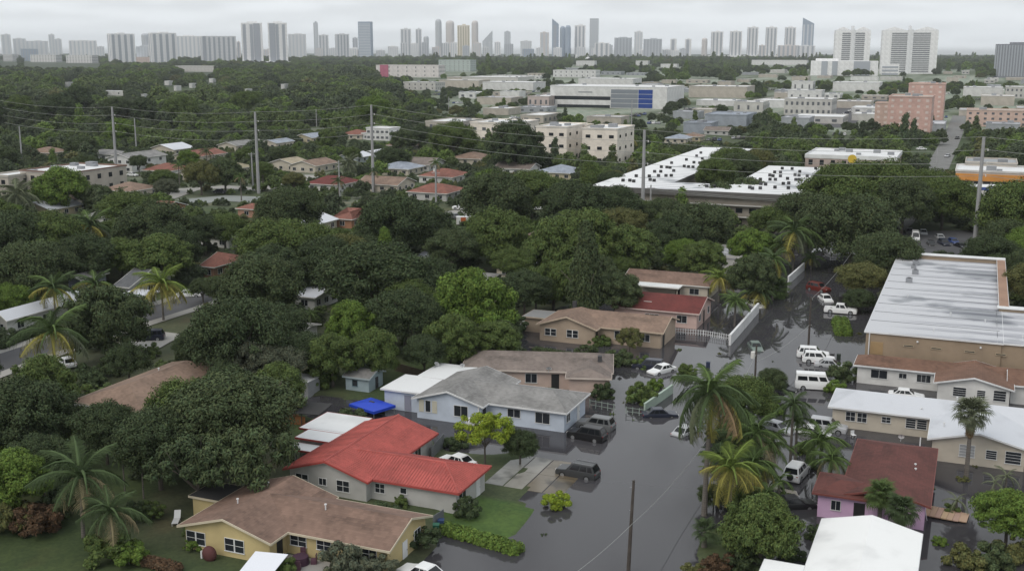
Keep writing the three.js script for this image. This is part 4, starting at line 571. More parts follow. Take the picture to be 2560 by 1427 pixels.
{ // small things standing in or by the water
  const at = (x, y, h = 0) => { const q = P(x, y, h); return [q[0], 0, q[1]]; };
  const bin = (x, y, mat, label, t) => { const p = at(x, y, 0.5); p[1] = Math.max(-0.25, groundY(p[0], p[2])); const g = thing('wheeled_bin', label, 'bin', p, t); new MB().prism([[-0.28, -0.3], [0.28, -0.3], [0.31, 0.33], [-0.31, 0.33]], 0.1, 1.0).build('body', mat, g); new MB().box(-0.33, 0.33, 1.005, 1.07, -0.36, 0.34).build('lid', mat, g); for (const s of [-1, 1]) part('wheel', new THREE.CylinderGeometry(0.1, 0.1, 0.06, 10).rotateZ(1.57), m.tyre, g, [s * 0.25, 0.1, -0.3]); };
  bin(1090, 1325, plain(0.02, 0.13, 0.08), 'green wheeled bin at the corner of the yellow house', 0.4); bin(1102, 1312, plain(0.02, 0.05, 0.14), 'dark blue wheeled bin behind the green bin', 0.4); bin(1771, 910, plain(0.02, 0.03, 0.07), 'navy wheeled bin floating alone in the flooded street', 0.2); bin(2082, 890, m.black, 'black wheeled bin beside the pair of white SUVs', 0); bin(2098, 890, plain(0.018, 0.03, 0.022), 'dark green wheeled bin beside the black bin', 0.1); bin(2035, 1083, m.black, 'black wheeled bin at the silver SUV', 0.5);
  const ch = (x, y, label, t) => { const p = at(x, y, 0.3); p[1] = groundY(p[0], p[2]); const g = thing('deck_chair', label, 'deck chair', p, t); new MB().box(-0.32, 0.32, 0.3, 0.36, -0.5, 0.9).build('seat', m.white, g); new MB().poly([[-0.32, 0.36, -0.5], [0.32, 0.36, -0.5], [0.32, 1.0, -1.0], [-0.32, 1.0, -1.0]]).build('backrest', m.white, g); for (const [a, b] of [[-0.28, -0.4], [0.28, -0.4], [-0.28, 0.8], [0.28, 0.8]]) new MB().box(a - 0.025, a + 0.025, 0, 0.3, b - 0.025, b + 0.025).build('leg', m.white, g); };
  ch(440, 1308, 'white deck chair on the grass left of the yellow house', 0.5);
  // patio of the yellow house
  const p = thing('patio', 'concrete patio between the wings of the yellow house', 'patio', [-54.6, 0, -81.2]); p.userData.kind = 'structure'; new MB().box(-2.6, 2.6, -0.3, 0.42, -1.7, 2.2).build('floor', m.concrete, p);
  const ps = thing('patio_set', 'dark purple covered table and seats on the patio of the yellow house', 'patio furniture', [-55, 0.42, -81.6]); part('table', new THREE.CylinderGeometry(0.75, 0.85, 0.72, 14), M('purple cloth', 0.05, 0.02, 0.04), ps, [0, 0.37, 0]); for (let i = 0; i < 4; i++) { const a = i * 1.57 + 0.4; new MB().box(-0.26, 0.26, 0.0, 0.46, -0.26, 0.26).box(-0.26, 0.26, 0.461, 0.95, 0.2, 0.27).build('seat', M('chair plum', 0.09, 0.04, 0.06), ps, [Math.sin(a) * 1.25, 0, Math.cos(a) * 1.25], [0, a, 0]); }
  const aw = thing('awning', 'white slanting awning at the near corner of the yellow house', 'awning', [-57, 0, -79]); new MB().poly([[-0.9, 2.35, 0.2], [2.2, 2.35, -0.4], [2.6, 1.7, 3.4], [-0.4, 1.7, 4.0]]).poly([[-0.9, 2.3, 0.2], [-0.4, 1.65, 4.0], [2.6, 1.65, 3.4], [2.2, 2.3, -0.4]]).build('canvas', M('white canvas', 0.7, 0.72, 0.78, { roughness: 0.7 }), aw); for (const [x, z] of [[2.5, 3.3], [-0.3, 3.8], [2.1, -0.3]]) new MB().tube([[x, -0.3, z], [x, 1.7, z]], 0.04, 6).build('post', m.white, aw);
  const fp = thing('fire_pit', 'round maroon covered barbecue against the yellow house wall', 'barbecue', [-63.4, 0.3, -79.2]); part('cover', new THREE.SphereGeometry(0.75, 16, 10).scale(1, 1.05, 0.7), M('maroon cover', 0.09, 0.03, 0.03), fp, [0, 0.6, 0]); new MB().box(-0.95, -0.78, 0, 0.75, -0.1, 0.1).build('gas_bottle', m.white, fp);
  const trailer = at(2116, 744, 0.8), tr = thing('covered_trailer', 'black covered trailer in the water behind the white pickup', 'trailer', [trailer[0], -0.2, trailer[2]], 0.1); new MB().prism([[-1.3, -2], [1.3, -2], [1.3, 2], [-1.3, 2]], 0.3, 1.5).build('cover', m.black, tr); new MB().poly([[-1.3, 1.51, 2], [1.3, 1.51, 2], [0, 1.9, 1.6]]).poly([[1.3, 1.51, 2], [1.3, 1.51, -2], [0, 1.9, -1.6], [0, 1.9, 1.6]]).poly([[-1.3, 1.51, -2], [-1.3, 1.51, 2], [0, 1.9, 1.6], [0, 1.9, -1.6]]).poly([[1.3, 1.51, -2], [-1.3, 1.51, -2], [0, 1.9, -1.6]]).build('top', m.black, tr);
  const bt = at(1318, 812, 0.8), boat = thing('boat', 'white motorboat under the trees beside the tan house', 'boat', [bt[0], 0, bt[2]], 1.3); const hull = new MB(); const sec = [[-2.6, 0.95, 1.0], [0, 1.05, 1.05], [1.8, 0.75, 1.15], [3, 0.05, 1.35]]; for (let i = 0; i < 3; i++) for (const s of [-1, 1]) { const [xa, wa, ha] = sec[i], [xb, wb, hb] = sec[i + 1]; hull.poly([[xa, 0.1, 0], [xb, 0.1 + (i === 2) * 0.6, 0], [xb, hb, s * wb], [xa, ha, s * wa]]); hull.poly([[xa, ha, s * wa], [xb, hb, s * wb], [xb, hb - 0.1, 0], [xa, ha - 0.1, 0]]); } hull.poly([[-2.6, 0.1, 0], [-2.6, 1, 0.95], [-2.6, 1, -0.95]]).build('hull', m.white, boat); new MB().box(-0.6, 0.9, 1.05, 1.7, -0.6, 0.6).build('console', m.white, boat); new MB().box(-2.95, -2.6, 0.7, 1.6, -0.2, 0.2).build('outboard_motor', m.black, boat);
  const slab1 = at(2358, 1282, 0.3), dk = thing('deck', 'pale plywood deck beside the dark red roof', 'deck', [slab1[0], 0, slab1[2]], -0.12); for (let i = 0; i < 6; i++) new MB().box(-1.7 + i * 0.57, -1.16 + i * 0.57, 0.2, 0.3, -1.4, 1.4).build('board', M('plywood ' + (i % 3), 0.42 - 0.03 * (i % 3), 0.3 - 0.03 * (i % 3), 0.19), dk);
  const slab2 = at(2408, 1294, 0.2), sp = thing('step_board', 'narrow plywood board beside the plywood deck', 'board', [slab2[0], 0.05, slab2[2]], -0.1); new MB().box(-0.5, 0.5, 0.1, 0.2, -1.3, 1.1).build('board', M('plywood 1'), sp); new MB().box(-0.55, 0.55, 0, 0.099, -0.9, -0.8).build('bearer', m.wood, sp);
  const ld = at(2308, 1275, 1), lad = thing('ladder', 'white ladder leaning on the right wall of the lilac house', 'ladder', [ld[0], 0, ld[2]], 0.2); for (const s of [-0.2, 0.2]) new MB().tube([[0.5, -0.2, s], [0, 2.4, s]], 0.03, 6).build('rail', m.white, lad); for (let i = 0; i < 6; i++) new MB().tube([[0.45 - i * 0.08, 0.1 + i * 0.4, -0.2], [0.45 - i * 0.08, 0.1 + i * 0.4, 0.2]], 0.02, 5).build('rung', m.white, lad);
  const tk = at(1190, 1062, 0.5), tank = thing('gas_tank', 'white horizontal tank behind the lime tree beside the blue house', 'tank', [tk[0], 0, tk[2]], 0.1); part('shell', new THREE.CapsuleGeometry(0.6, 1.4, 8, 16).rotateZ(1.57), m.white, tank, [0, 0.85, 0]); for (const s of [-0.6, 0.6]) new MB().box(s - 0.1, s + 0.1, 0, 0.4, -0.4, 0.4).build('foot', m.concrete, tank);
  const wc = at(2135, 1085, 0.4), chair = thing('plastic_chair', 'white plastic chair in the water by the dark red roof', 'chair', [wc[0], -0.15, wc[2]], 0.7); new MB().box(-0.25, 0.25, 0.42, 0.47, -0.25, 0.25).build('seat', m.white, chair); new MB().box(-0.25, 0.25, 0.47, 0.95, -0.27, -0.22).build('backrest', m.white, chair); for (const [a, b] of [[-0.22, -0.22], [0.22, -0.22], [-0.22, 0.22], [0.22, 0.22]]) new MB().box(a - 0.02, a + 0.02, 0, 0.42, b - 0.02, b + 0.02).build('leg', m.white, chair);
}

// ---------- the town beyond: houses and blocks by their front roof edge in the photograph ----------
// a pitched house: front eave from [xl, yl] to [xr, yr], depth metres deep
function mid(label, xl, yl, xr, yr, depth, roof, wall, o = {}) {
  const e = o.e ?? 2.8, a = P(xl, yl, e), b = P(xr, yr, e), v = -(a[1] + b[1]) / 2, x0 = a[0] + 0.4, x1 = Math.max(b[0] - 0.4, x0 + 3), axis = o.axis || 'v', span = axis === 'x' ? depth : x1 - x0, k = e + (o.rise ?? Math.min(2.2, span * 0.16)), w = [];
  if (o.wins !== 0) { const n = Math.max(1, Math.round((x1 - x0) / 4)); for (const s of e > 4.5 ? [1, 3.8] : [1]) for (let i = 0; i < n; i++) w.push(['s', v, x0 + (x1 - x0) * (i + 0.5) / n, s, 1.4, 1.1, 'slider']); for (const s of e > 4.5 ? [1, 3.8] : [1]) for (let i = 0; i < 3; i++) w.push([a[0] < 0 ? 'e' : 'w', a[0] < 0 ? x1 : x0, v + depth * (i + 0.5) / 3, s, 1.4, 1.1, 'slider']); }
  return house(o.name || 'house', label, { see: 0.26, wall, roof, rim: o.rim, category: o.category, group: o.group, blocks: [{ r: [x0, x1, v, v + depth], e, k, axis, hips: o.hips }, ...(o.more ? o.more(x0, x1, v) : [])], wins: w, bits: o.bits });
}
const ROOF_BLUE = M('blue grey metal roof', 0.32, 0.36, 0.43, { map: T.shingle, roughness: 0.6 }), WHITE_METAL = M('white metal roof', 0.62, 0.64, 0.69, { map: T.white, roughness: 0.5 }), SLATE = roofOf(0.13, 0.135, 0.145), LAWNISH = plain(0.5, 0.44, 0.3);
mid('pale two storey house with a grey roof beside the leftmost tall pole', 270, 394, 325, 398, 20, R_.grey, W_.white, { e: 5.6, up: 26, down: 30, right: 90 });
mid('house with a red brown roof next to the pale two storey house', 432, 388, 500, 391, 18, R_.terra, W_.cream, { e: 3, right: 60 });
mid('house with a sage grey roof behind the palms', 543, 362, 590, 364, 16, R_.grey, W_.cream, { e: 3, right: 50 });
mid('house with a blue grey metal roof, left of two alike', 650, 356, 690, 358, 15, ROOF_BLUE, W_.cream, { e: 3, right: 50 });
mid('house with a blue grey metal roof, right of two alike', 735, 342, 775, 345, 17, ROOF_BLUE, LAWNISH, { e: 3, right: 55 });
mid('house with a red hipped roof left of the white two storey house', 850, 335, 905, 337, 14, R_.terra, W_.cream, { axis: 'x', hips: [0.8, 0.8], up: 22 });
mid('cream house with a brown roof facing the dry cul de sac', 722, 412, 790, 415, 16, R_.tan, W_.cream, { e: 3, right: 50, up: 36 });
mid('low cream house left of the brown roofed cream house', 668, 408, 735, 413, 11, roofOf(0.42, 0.36, 0.26), W_.cream, { right: 15 });
mid('house with a pale blue roof, nearer of a pair behind the cul de sac', 838, 392, 890, 395, 14, WHITE_METAL, W_.sage, { right: 40, up: 30 });
mid('house with a pale blue roof, farther of a pair behind the cul de sac', 905, 382, 940, 385, 13, WHITE_METAL, W_.sage, { right: 30, up: 22 });
mid('small house with a brown hipped roof beside the white apartments', 968, 362, 1030, 366, 11, R_.tan, W_.cream, { axis: 'x', hips: [0.8, 0.8] });
mid('house with a low brown roof behind the pole by the white two storey house', 890, 458, 995, 463, 13, R_.tan, W_.cream, { axis: 'x', up: 24 });
mid('house with a maroon roof by the small crossarm pole', 762, 458, 850, 462, 14, R_.maroon, W_.white, { axis: 'x', up: 30, hips: [0.6, 0.6] });
mid('house with a dusky hipped roof under the leftmost tall pole', 248, 474, 330, 478, 13, R_.tan, W_.cream, { axis: 'x', hips: [0.8, 0.8], up: 30 });
mid('low house with a brown roof under palms at the far left', 105, 504, 178, 508, 10, R_.tan, W_.cream, { axis: 'x', up: 24 });
mid('terracotta walled house left of the grey lot', 368, 520, 408, 523, 10, R_.terra, plain(0.4, 0.2, 0.12), { axis: 'x', up: 24 });
mid('terracotta walled hut beside the grey lot', 590, 520, 640, 523, 7, R_.terra, plain(0.42, 0.24, 0.17), { axis: 'x', hips: [0.7, 0.7], up: 18, down: 18 });
mid('house with a steep terracotta roof sunk among the trees', 828, 545, 882, 548, 13, R_.terra, plain(0.4, 0.2, 0.12), { axis: 'x', hips: [0.8, 0.8], up: 44, down: 0 });
mid('beige house behind the overgrown hedge by the curving road', 440, 432, 480, 434, 13, roofOf(0.3, 0.28, 0.24), W_.cream, { right: 30 });
mid('beige house half hidden by the overgrown hedge', 520, 418, 590, 422, 11, roofOf(0.34, 0.3, 0.2), W_.cream, { axis: 'x', hips: [0.6, 0.6] });
mid('brown brick house with a gable among the trees left of the courtyard block', 1293, 596, 1345, 600, 15, R_.tan, plain(0.2, 0.095, 0.075), { e: 3.2, right: 30, up: 40, down: 26 });
mid('house with a white roof in the trees below the tow truck', 1240, 662, 1330, 672, 9, WHITE_METAL, W_.cream, { axis: 'x', up: 34, down: 6, rise: 1 });
mid('house with a bright white roof glimpsed between the dark crowns', 1045, 640, 1075, 644, 9, WHITE_METAL, W_.white, { axis: 'x', up: 30, rise: 0.8 });  // added roof, white in place of water glinting between the trees
mid('house with a bright white roof glimpsed above the big dark crown', 728, 738, 792, 742, 8, WHITE_METAL, W_.white, { axis: 'x', up: 16, down: 0, rise: 0.6 });
mid('shed with a weathered grey roof among the dark trees', 1190, 694, 1220, 697, 5, R_.grey, W_.grey, { name: 'shed', category: 'shed', axis: 'x', e: 2.4, rise: 0.5, wins: 0 });
mid('shed with a pale grey roof at the left foot of the mango trees', 703, 824, 748, 822, 4.5, R_.grey, W_.grey, { name: 'shed', category: 'shed', axis: 'x', e: 2.4, rise: 0.5, wins: 0, down: 22 });
mid('white house with a white metal roof at the left edge', -40, 800, 25, 795, 17, WHITE_METAL, W_.white, { e: 2.9, rise: 1.4, up: 60, right: 170, down: 20 });
mid('white house with a cream porch right of the white metal roof', 112, 752, 175, 745, 7, WHITE_METAL, W_.white, { axis: 'x', rise: 0.7, up: 24, down: 35 });
mid('small blue grey house behind the white metal roof', 152, 698, 200, 694, 7, R_.grey, plain(0.26, 0.28, 0.36), { rise: 0.8, e: 3.4, up: 14, down: 24, right: 6 });
mid('house with a steep slate grey roof behind the dry road', 255, 722, 338, 708, 12, SLATE, W_.grey, { axis: 'x', rise: 2.4, up: 62, down: 0 });
mid('white roofed open carport beside the slate roof', 280, 740, 340, 744, 6, WHITE_METAL, W_.white, { axis: 'x', rise: 0.7, up: 28, down: 22, hips: [0.6, 0.6], name: 'carport', category: 'carport' });
mid('terracotta roofed house behind the big dark crowns', 470, 672, 552, 658, 12, R_.terra, plain(0.36, 0.2, 0.13), { axis: 'x', hips: [0, 0.5], up: 50, down: 14 });
{ // more low houses among the gardens in the middle distance
  const R = rng(31), kinds = [[R_.tan, 'brown'], [R_.grey, 'grey'], [WHITE_METAL, 'white'], [R_.terra, 'terracotta'], [ROOF_BLUE, 'blue grey'], [R_.mauve, 'dusky']], spots = [[365, 372], [210, 384], [60, 380], [1010, 410], [930, 420], [350, 425], [30, 520], [200, 540], [1120, 395], [1230, 420], [1330, 430], [1010, 480], [640, 560], [450, 590], [1700, 340], [1760, 325], [1660, 345], [1040, 440]];
  spots.forEach(([x, y], i) => { const k = kinds[(i * 5 + 2) % 6], q = P(x, y, 2.8), w = 10 + 6 * R(), d = 10 + 5 * R(); if (footprints.some(([a, b, c, e]) => q[0] < b + 1 && q[0] + w > a - 1 && q[1] - d < e + 1 && q[1] > c - 1)) return; mid('low house with a ' + k[1] + ' roof among gardens in the middle distance', x, y, x + w * F / q[2], y + 2, d, k[0], [W_.cream, W_.white, LAWNISH, W_.grey][i % 4], { axis: i % 2 ? 'x' : 'v', hips: i % 3 ? [0.7, 0.7] : undefined, group: 'low ' + k[1] + ' roofed houses among the middle gardens' }); });
}
{ // the brown roof among the trees below the dry road
  const a = P(186, 1000, 2.8), v = -a[1]; house('house', 'house with a brown hipped roof among trees at the left, below the dry road', { wall: W_.tan, roof: R_.tan, rim: plain(0.45, 0.36, 0.28), blocks: [{ r: [a[0] + 0.3, a[0] + 11, v, v + 19], e: 2.8, k: 4.7, axis: 'v', hips: [0.7, 0.7] }, { r: [a[0] - 1.2, a[0] + 3.4, v - 3.6, v - 0.6], e: 2.6, k: 0, roof: R_.grey }], wins: [['s', v, a[0] + 6, 1, 1.4, 1.1], ['e', a[0] + 11, v + 6, 1, 1.4, 1.1]], bits: [['vent', a[0] + 4.4, v + 11, 4.3]] });
  keep(180, 880, 340, 995, a[2] - 6);
}
// flat roofed blocks: front roof edge, height, depth
function flat(name, label, xl, yl, xr, yr, h, depth, wall, roof, o = {}) {
  const a = P(xl, yl, h), b = P(xr, yr, h), v = -(a[1] + b[1]) / 2, x0 = a[0], x1 = Math.max(b[0], x0 + 3), g = thing(name, label, o.category || 'building', [(x0 + x1) / 2, 0, -v - depth / 2], o.turn || 0, o.group), hx = (x1 - x0) / 2, hz = depth / 2;
  new MB().box(-hx, hx, -0.5, h - 0.12, -hz, hz).build('wall', wall, g);
  new MB().box(-hx - 0.2, hx + 0.2, h - 0.119, h, -hz - 0.2, hz + 0.2).build('roof', roof || m.whiteRoof, g);
  const pp = new MB(), ph = o.parapet ?? 0.5; for (const [p, q, r, s] of [[-hx - 0.22, hx + 0.22, hz - 0.1, hz + 0.22], [-hx - 0.22, hx + 0.22, -hz - 0.22, -hz + 0.1], [-hx - 0.22, -hx + 0.1, -hz + 0.1, hz - 0.1], [hx - 0.1, hx + 0.22, -hz + 0.1, hz - 0.1]]) pp.box(p, q, h + 0.001 - (o.fascia || 0), h + ph, r, s); pp.build('parapet', o.rim || wall, g);
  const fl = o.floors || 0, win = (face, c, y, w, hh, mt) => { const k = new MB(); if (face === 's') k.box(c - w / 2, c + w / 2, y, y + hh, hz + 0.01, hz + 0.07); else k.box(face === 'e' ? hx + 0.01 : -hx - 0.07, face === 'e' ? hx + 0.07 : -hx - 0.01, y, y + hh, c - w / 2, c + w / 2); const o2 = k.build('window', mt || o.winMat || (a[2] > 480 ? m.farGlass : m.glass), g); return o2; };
  const side = (a[0] + b[0]) / 2 < 0 ? 'e' : 'w';
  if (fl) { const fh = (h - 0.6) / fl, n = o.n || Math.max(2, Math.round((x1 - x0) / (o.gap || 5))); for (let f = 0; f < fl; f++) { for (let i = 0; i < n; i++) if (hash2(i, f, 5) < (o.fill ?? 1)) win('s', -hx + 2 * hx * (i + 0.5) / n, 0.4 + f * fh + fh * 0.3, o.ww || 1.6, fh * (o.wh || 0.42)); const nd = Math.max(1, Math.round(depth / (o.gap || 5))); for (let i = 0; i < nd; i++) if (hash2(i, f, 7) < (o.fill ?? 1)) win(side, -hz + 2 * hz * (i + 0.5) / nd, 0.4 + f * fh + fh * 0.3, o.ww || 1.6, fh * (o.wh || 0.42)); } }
  for (let i = 0; i < (o.acs ?? 0); i++) { const x = (hash2(i, xl, 1) - 0.5) * 1.7 * hx, z = (hash2(i, xl, 2) - 0.5) * 1.6 * hz, s = 0.9 + 0.8 * hash2(i, xl, 3); new MB().box(x - s, x + s, h + 0.001, h + 0.9 * s, z - s * 0.8, z + s * 0.8).build('air_conditioner', m.metal, g); }
  footprints.push([x0 - 2, x1 + 2, -v - depth - 2, -v + 2]); keep(xl - 3, Math.min(yl, yr) - (o.up ?? 14), xr + (o.right ?? 6), Math.max(yl, yr) + (o.down ?? h * F / a[2] * 0.6), a[2]);
  g.userData.dims = undefined; delete g.userData.dims; return Object.assign(g, { hx, hz, h });
}
function F_left() { [[408, 202, 14], [470, 208, 10], [432, 214, 8], [520, 196, 12], [160, 205, 9], [700, 210, 11], [610, 222, 8], [350, 235, 9]].forEach(([x, y, w], i) => flat('house', 'tiny pale house ' + ['under the salmon hotel', 'left of centre in the left forest', 'lowest of a cluster in the left forest', 'below the cream hall', 'near the left edge of the forest', 'below the dark glass pair of towers', 'deep in the left forest', 'right of the lone white house'][i] + ', showing between crowns', x, y, x + w, y, 6, 9, OFF, m.whiteRoof, { parapet: 0.1, category: 'house', up: 5, down: 6 })); }
const APT = plain(0.82, 0.75, 0.67), SALMON = plain(0.58, 0.38, 0.33), OFF = plain(0.66, 0.66, 0.66), BEIGE = plain(0.46, 0.42, 0.37), PALE = plain(0.52, 0.51, 0.49);
flat('apartment_block', 'white flat roofed apartment block nearest the courtyard block, facing with three rows of windows', 1455, 322, 1545, 324, 15, 24, APT, m.whiteRoof, { floors: 3, n: 3, ww: 2, wh: 0.27, gap: 9, acs: 5, right: 35, down: 55, category: 'apartment block' });
flat('apartment_block', 'white flat roofed apartment block left of the nearest one', 1345, 316, 1412, 320, 15, 26, APT, m.whiteRoof, { floors: 3, n: 3, ww: 2, wh: 0.27, gap: 9, acs: 3, right: 15, down: 42, category: 'apartment block' });
F_left(); flat('apartment_wing', 'recessed wing joining the two white apartment blocks', 1405, 313, 1466, 315, 14.4, 9, plain(0.68, 0.61, 0.54), m.whiteRoof, { floors: 3, n: 2, down: 40, category: 'apartment block' });
flat('apartment_block', 'pinkish white flat roofed block left of the white apartments', 1178, 306, 1290, 310, 10.5, 30, APT, m.whiteRoof, { floors: 2, n: 5, ww: 2, wh: 0.3, gap: 9, acs: 3, right: 30, down: 26, category: 'apartment block' });
flat('apartment_block', 'beige flat roofed building at the left of the pinkish block', 1062, 304, 1150, 306, 9, 30, BEIGE, m.whiteRoof, { floors: 2, n: 3, acs: 2, down: 28, category: 'apartment block' });
flat('house', 'white two storey house with a flat roof behind the tall pole', 912, 321, 975, 322, 6.4, 12, OFF, m.whiteRoof, { floors: 2, n: 5, category: 'house' });
flat('house', 'white single storey wing in front of the white two storey house', 905, 334, 1010, 338, 3.3, 7, OFF, m.whiteRoof, { floors: 1, n: 5, category: 'house' });
flat('apartment_block', 'flat white roofed building at the far left behind trees', 30, 430, 190, 432, 8, 26, BEIGE, m.whiteRoof, { floors: 2, n: 6, acs: 5, rim: plain(0.2, 0.12, 0.09), category: 'building' });
flat('apartment_block', 'low flat roofed building cut by the left edge', -40, 440, 25, 441, 7, 14, BEIGE, m.whiteRoof, { floors: 2, acs: 2, category: 'building' });
flat('house', 'flat grey roofed house hidden in trees beside the street palms', 1778, 640, 1850, 648, 3.4, 13, PALE, m.stainRoof, { up: 34, down: 2, category: 'house' });
{ // the courtyard block
  const H = 9.6, a = P(1512, 452, H), b = P(1984, 504, H), c = P(1738, 367, H), d = P(2080, 420, H), x0 = a[0], x1 = b[0], v0 = -(a[1] + b[1]) / 2, v1 = -c[1], v2 = -d[1], W = 17, FAS = plain(0.13, 0.125, 0.12), g = thing('courtyard_block', 'U shaped block of flats with broad white roofs dotted with air conditioners', 'apartment block', [(x0 + x1) / 2, 0, -v0]), cx = (x0 + x1) / 2;
  const plan = [[x0, v0], [x1, v0], [x1, v2], [x1 - W * 1.25, v2], [x1 - W * 1.25, v0 + W], [x0 + W * 1.15, v0 + W], [x0 + W * 1.15, v1], [x0, v1]].map(([x, v]) => [x - cx, v0 - v]), inset = plan.map(([x, z], i) => { const s = [[1, -1], [-1, -1], [-1, 1], [1, 1], [1, 1], [-1, 1], [-1, 1], [1, 1]][i]; return [x + s[0] * 1.5, z + s[1] * 1.5]; });
  new MB().prism(inset, -0.5, H - 1.5).build('wall', plain(0.3, 0.27, 0.23), g); new MB().prism(plan, H - 1.49, H).build('fascia', FAS, g); new MB().prism(plan, H + 0.004, H + 0.05).build('roof', m.oldWhite, g);
  const R = rng(77); for (let f = 0; f < 2; f++) { new MB().box(x0 - cx, x1 - cx, 2.9 + 3.1 * f, 3.1 + 3.1 * f, -1.3, 0).build('walkway', PALE, g); for (let i = 0; i < 16; i++) { const x = x0 - cx + (x1 - x0) * (i + 0.5) / 16; new MB().box(x - 0.9, x + 0.9, 0.9 + 3.1 * f, 2.2 + 3.1 * f, -1.49, -1.42).build('window', m.glass, g); } }
  const unit = new MB().box(-0.42, 0.42, 0, 0.8, -0.38, 0.38).geo(); const ac = (x, v) => part('air_conditioner', unit, R() < 0.6 ? m.black : m.dark, g, [x - cx, H + 0.052, v0 - v]);
  for (let i = 0; i < 9; i++) { const v = v0 + 12 + (v1 - v0 - 18) * i / 8.5; for (let k = 0; k < 3; k++) { if (R() < 0.7) ac(x0 + 5.5 + k * 1.7 + R(), v + (R() - 0.5) * 3); if (R() < 0.7) ac(x0 + 11.5 + k * 1.7 + R(), v + 4 + (R() - 0.5) * 3); } } for (let i = 0; i < 6; i++) { const v = v0 + 9 + (v2 - v0 - 14) * i / 5.5; for (let k = 0; k < 3; k++) { if (R() < 0.75) ac(x1 - 16 + k * 1.7 + R(), v + (R() - 0.5) * 3); if (R() < 0.75) ac(x1 - 9 + k * 1.7 + R(), v + 3 + (R() - 0.5) * 3); } } ac(x0 + 31, v0 + 8); ac(x0 + 33, v0 + 8);
  footprints.push([x0 - 2, x1 + 2, -v0 - W - 2, -v0 + 2], [x0 - 2, x0 + W * 1.15 + 2, -v1 - 2, -v0], [x1 - W * 1.25 - 2, x1 + 2, -v2 - 2, -v0]); keep(1600, 365, 1830, 465, a[2] + 20); keep(1600, 440, 2080, 500, a[2]); keep(1890, 408, 2080, 500, a[2]);
}
{ // salmon tower in three parts stepping up
  const s = (l, ...q) => { const g = flat('apartment_tower', l, ...q); return g; };
  s('salmon pink apartment tower with rows of small balconies, nearer and broader', 2228, 240, 2330, 246, 22, 30, SALMON, BEIGE, { winMat: plain(0.66, 0.56, 0.52), floors: 7, n: 5, acs: 3, right: 10, down: 50, ww: 1.5, category: 'apartment block' }); s('salmon pink apartment tower rising behind the broader one', 2278, 208, 2362, 213, 25, 24, SALMON, BEIGE, { winMat: plain(0.66, 0.56, 0.52), floors: 8, n: 4, acs: 2, down: 30, category: 'apartment block' }); s('low salmon wing left of the salmon towers', 2190, 258, 2226, 259, 16, 14, plain(0.55, 0.4, 0.34), BEIGE, { winMat: plain(0.66, 0.56, 0.52), floors: 5, n: 2, down: 26, category: 'apartment block' }); s('long low salmon block at the right edge of the town', 2420, 272, 2575, 282, 10, 20, plain(0.6, 0.44, 0.38), BEIGE, { floors: 3, n: 8, acs: 2, down: 14, category: 'apartment block' });
}
{ // white office with a ribbon window and a blue glass corner
  const g = flat('office_building', 'white office building with a black ribbon window and a bright blue glass panel', 1393, 214, 1655, 221, 17, 55, OFF, m.whiteRoof, { acs: 4, down: 56, right: 4, category: 'office building' }), { hx, hz } = g, x = (px) => -hx + (px - 1393) / 262 * 2 * hx;
  new MB().box(x(1394), x(1531), 6.6, 9.4, hz + 0.01, hz + 0.12).build('ribbon_window', m.glass, g); for (let i = 0; i < 4; i++) { new MB().box(x(1532), x(1592), 0.8 + i * 3.7, 4.1 + i * 3.7, hz + 0.01, hz + 0.15).build('window', M('grey glazing', 0.2, 0.22, 0.25, { roughness: 0.3 }), g); new MB().box(x(1593), x(1624), 0.8 + i * 3.7, 4.1 + i * 3.7, hz + 0.01, hz + 0.18).build('window', M('blue glazing', 0.015, 0.05, 0.24, { roughness: 0.25 }), g); }
  new MB().box(x(1410), x(1530), 0.2, 2.6, hz + 0.01, hz + 0.12).build('ground_floor_glazing', m.glass, g); new MB().box(x(1458), x(1490), 12.3, 13.2, hz + 0.01, hz + 0.1).build('sign_strip', m.metal, g);
  flat('shop_building', 'low white and red building with a blue sign left of the white office', 1300, 243, 1390, 240, 9, 40, plain(0.5, 0.42, 0.4), m.whiteRoof, { floors: 1, n: 4, acs: 2, down: 16 }); const q = P(1362, 250, 6), sg = thing('shop_sign', 'plain blue sign panel on the low building left of the white office', 'sign', [q[0], 3, q[1] + 1.5]); new MB().box(-6, 6, 0, 5.4, -0.2, 0.2).build('panel', M('blue sign', 0.03, 0.11, 0.4), sg); new MB().box(-0.3, 0.3, -3, 0, -0.2, 0.2).build('post', m.metal, sg);
}
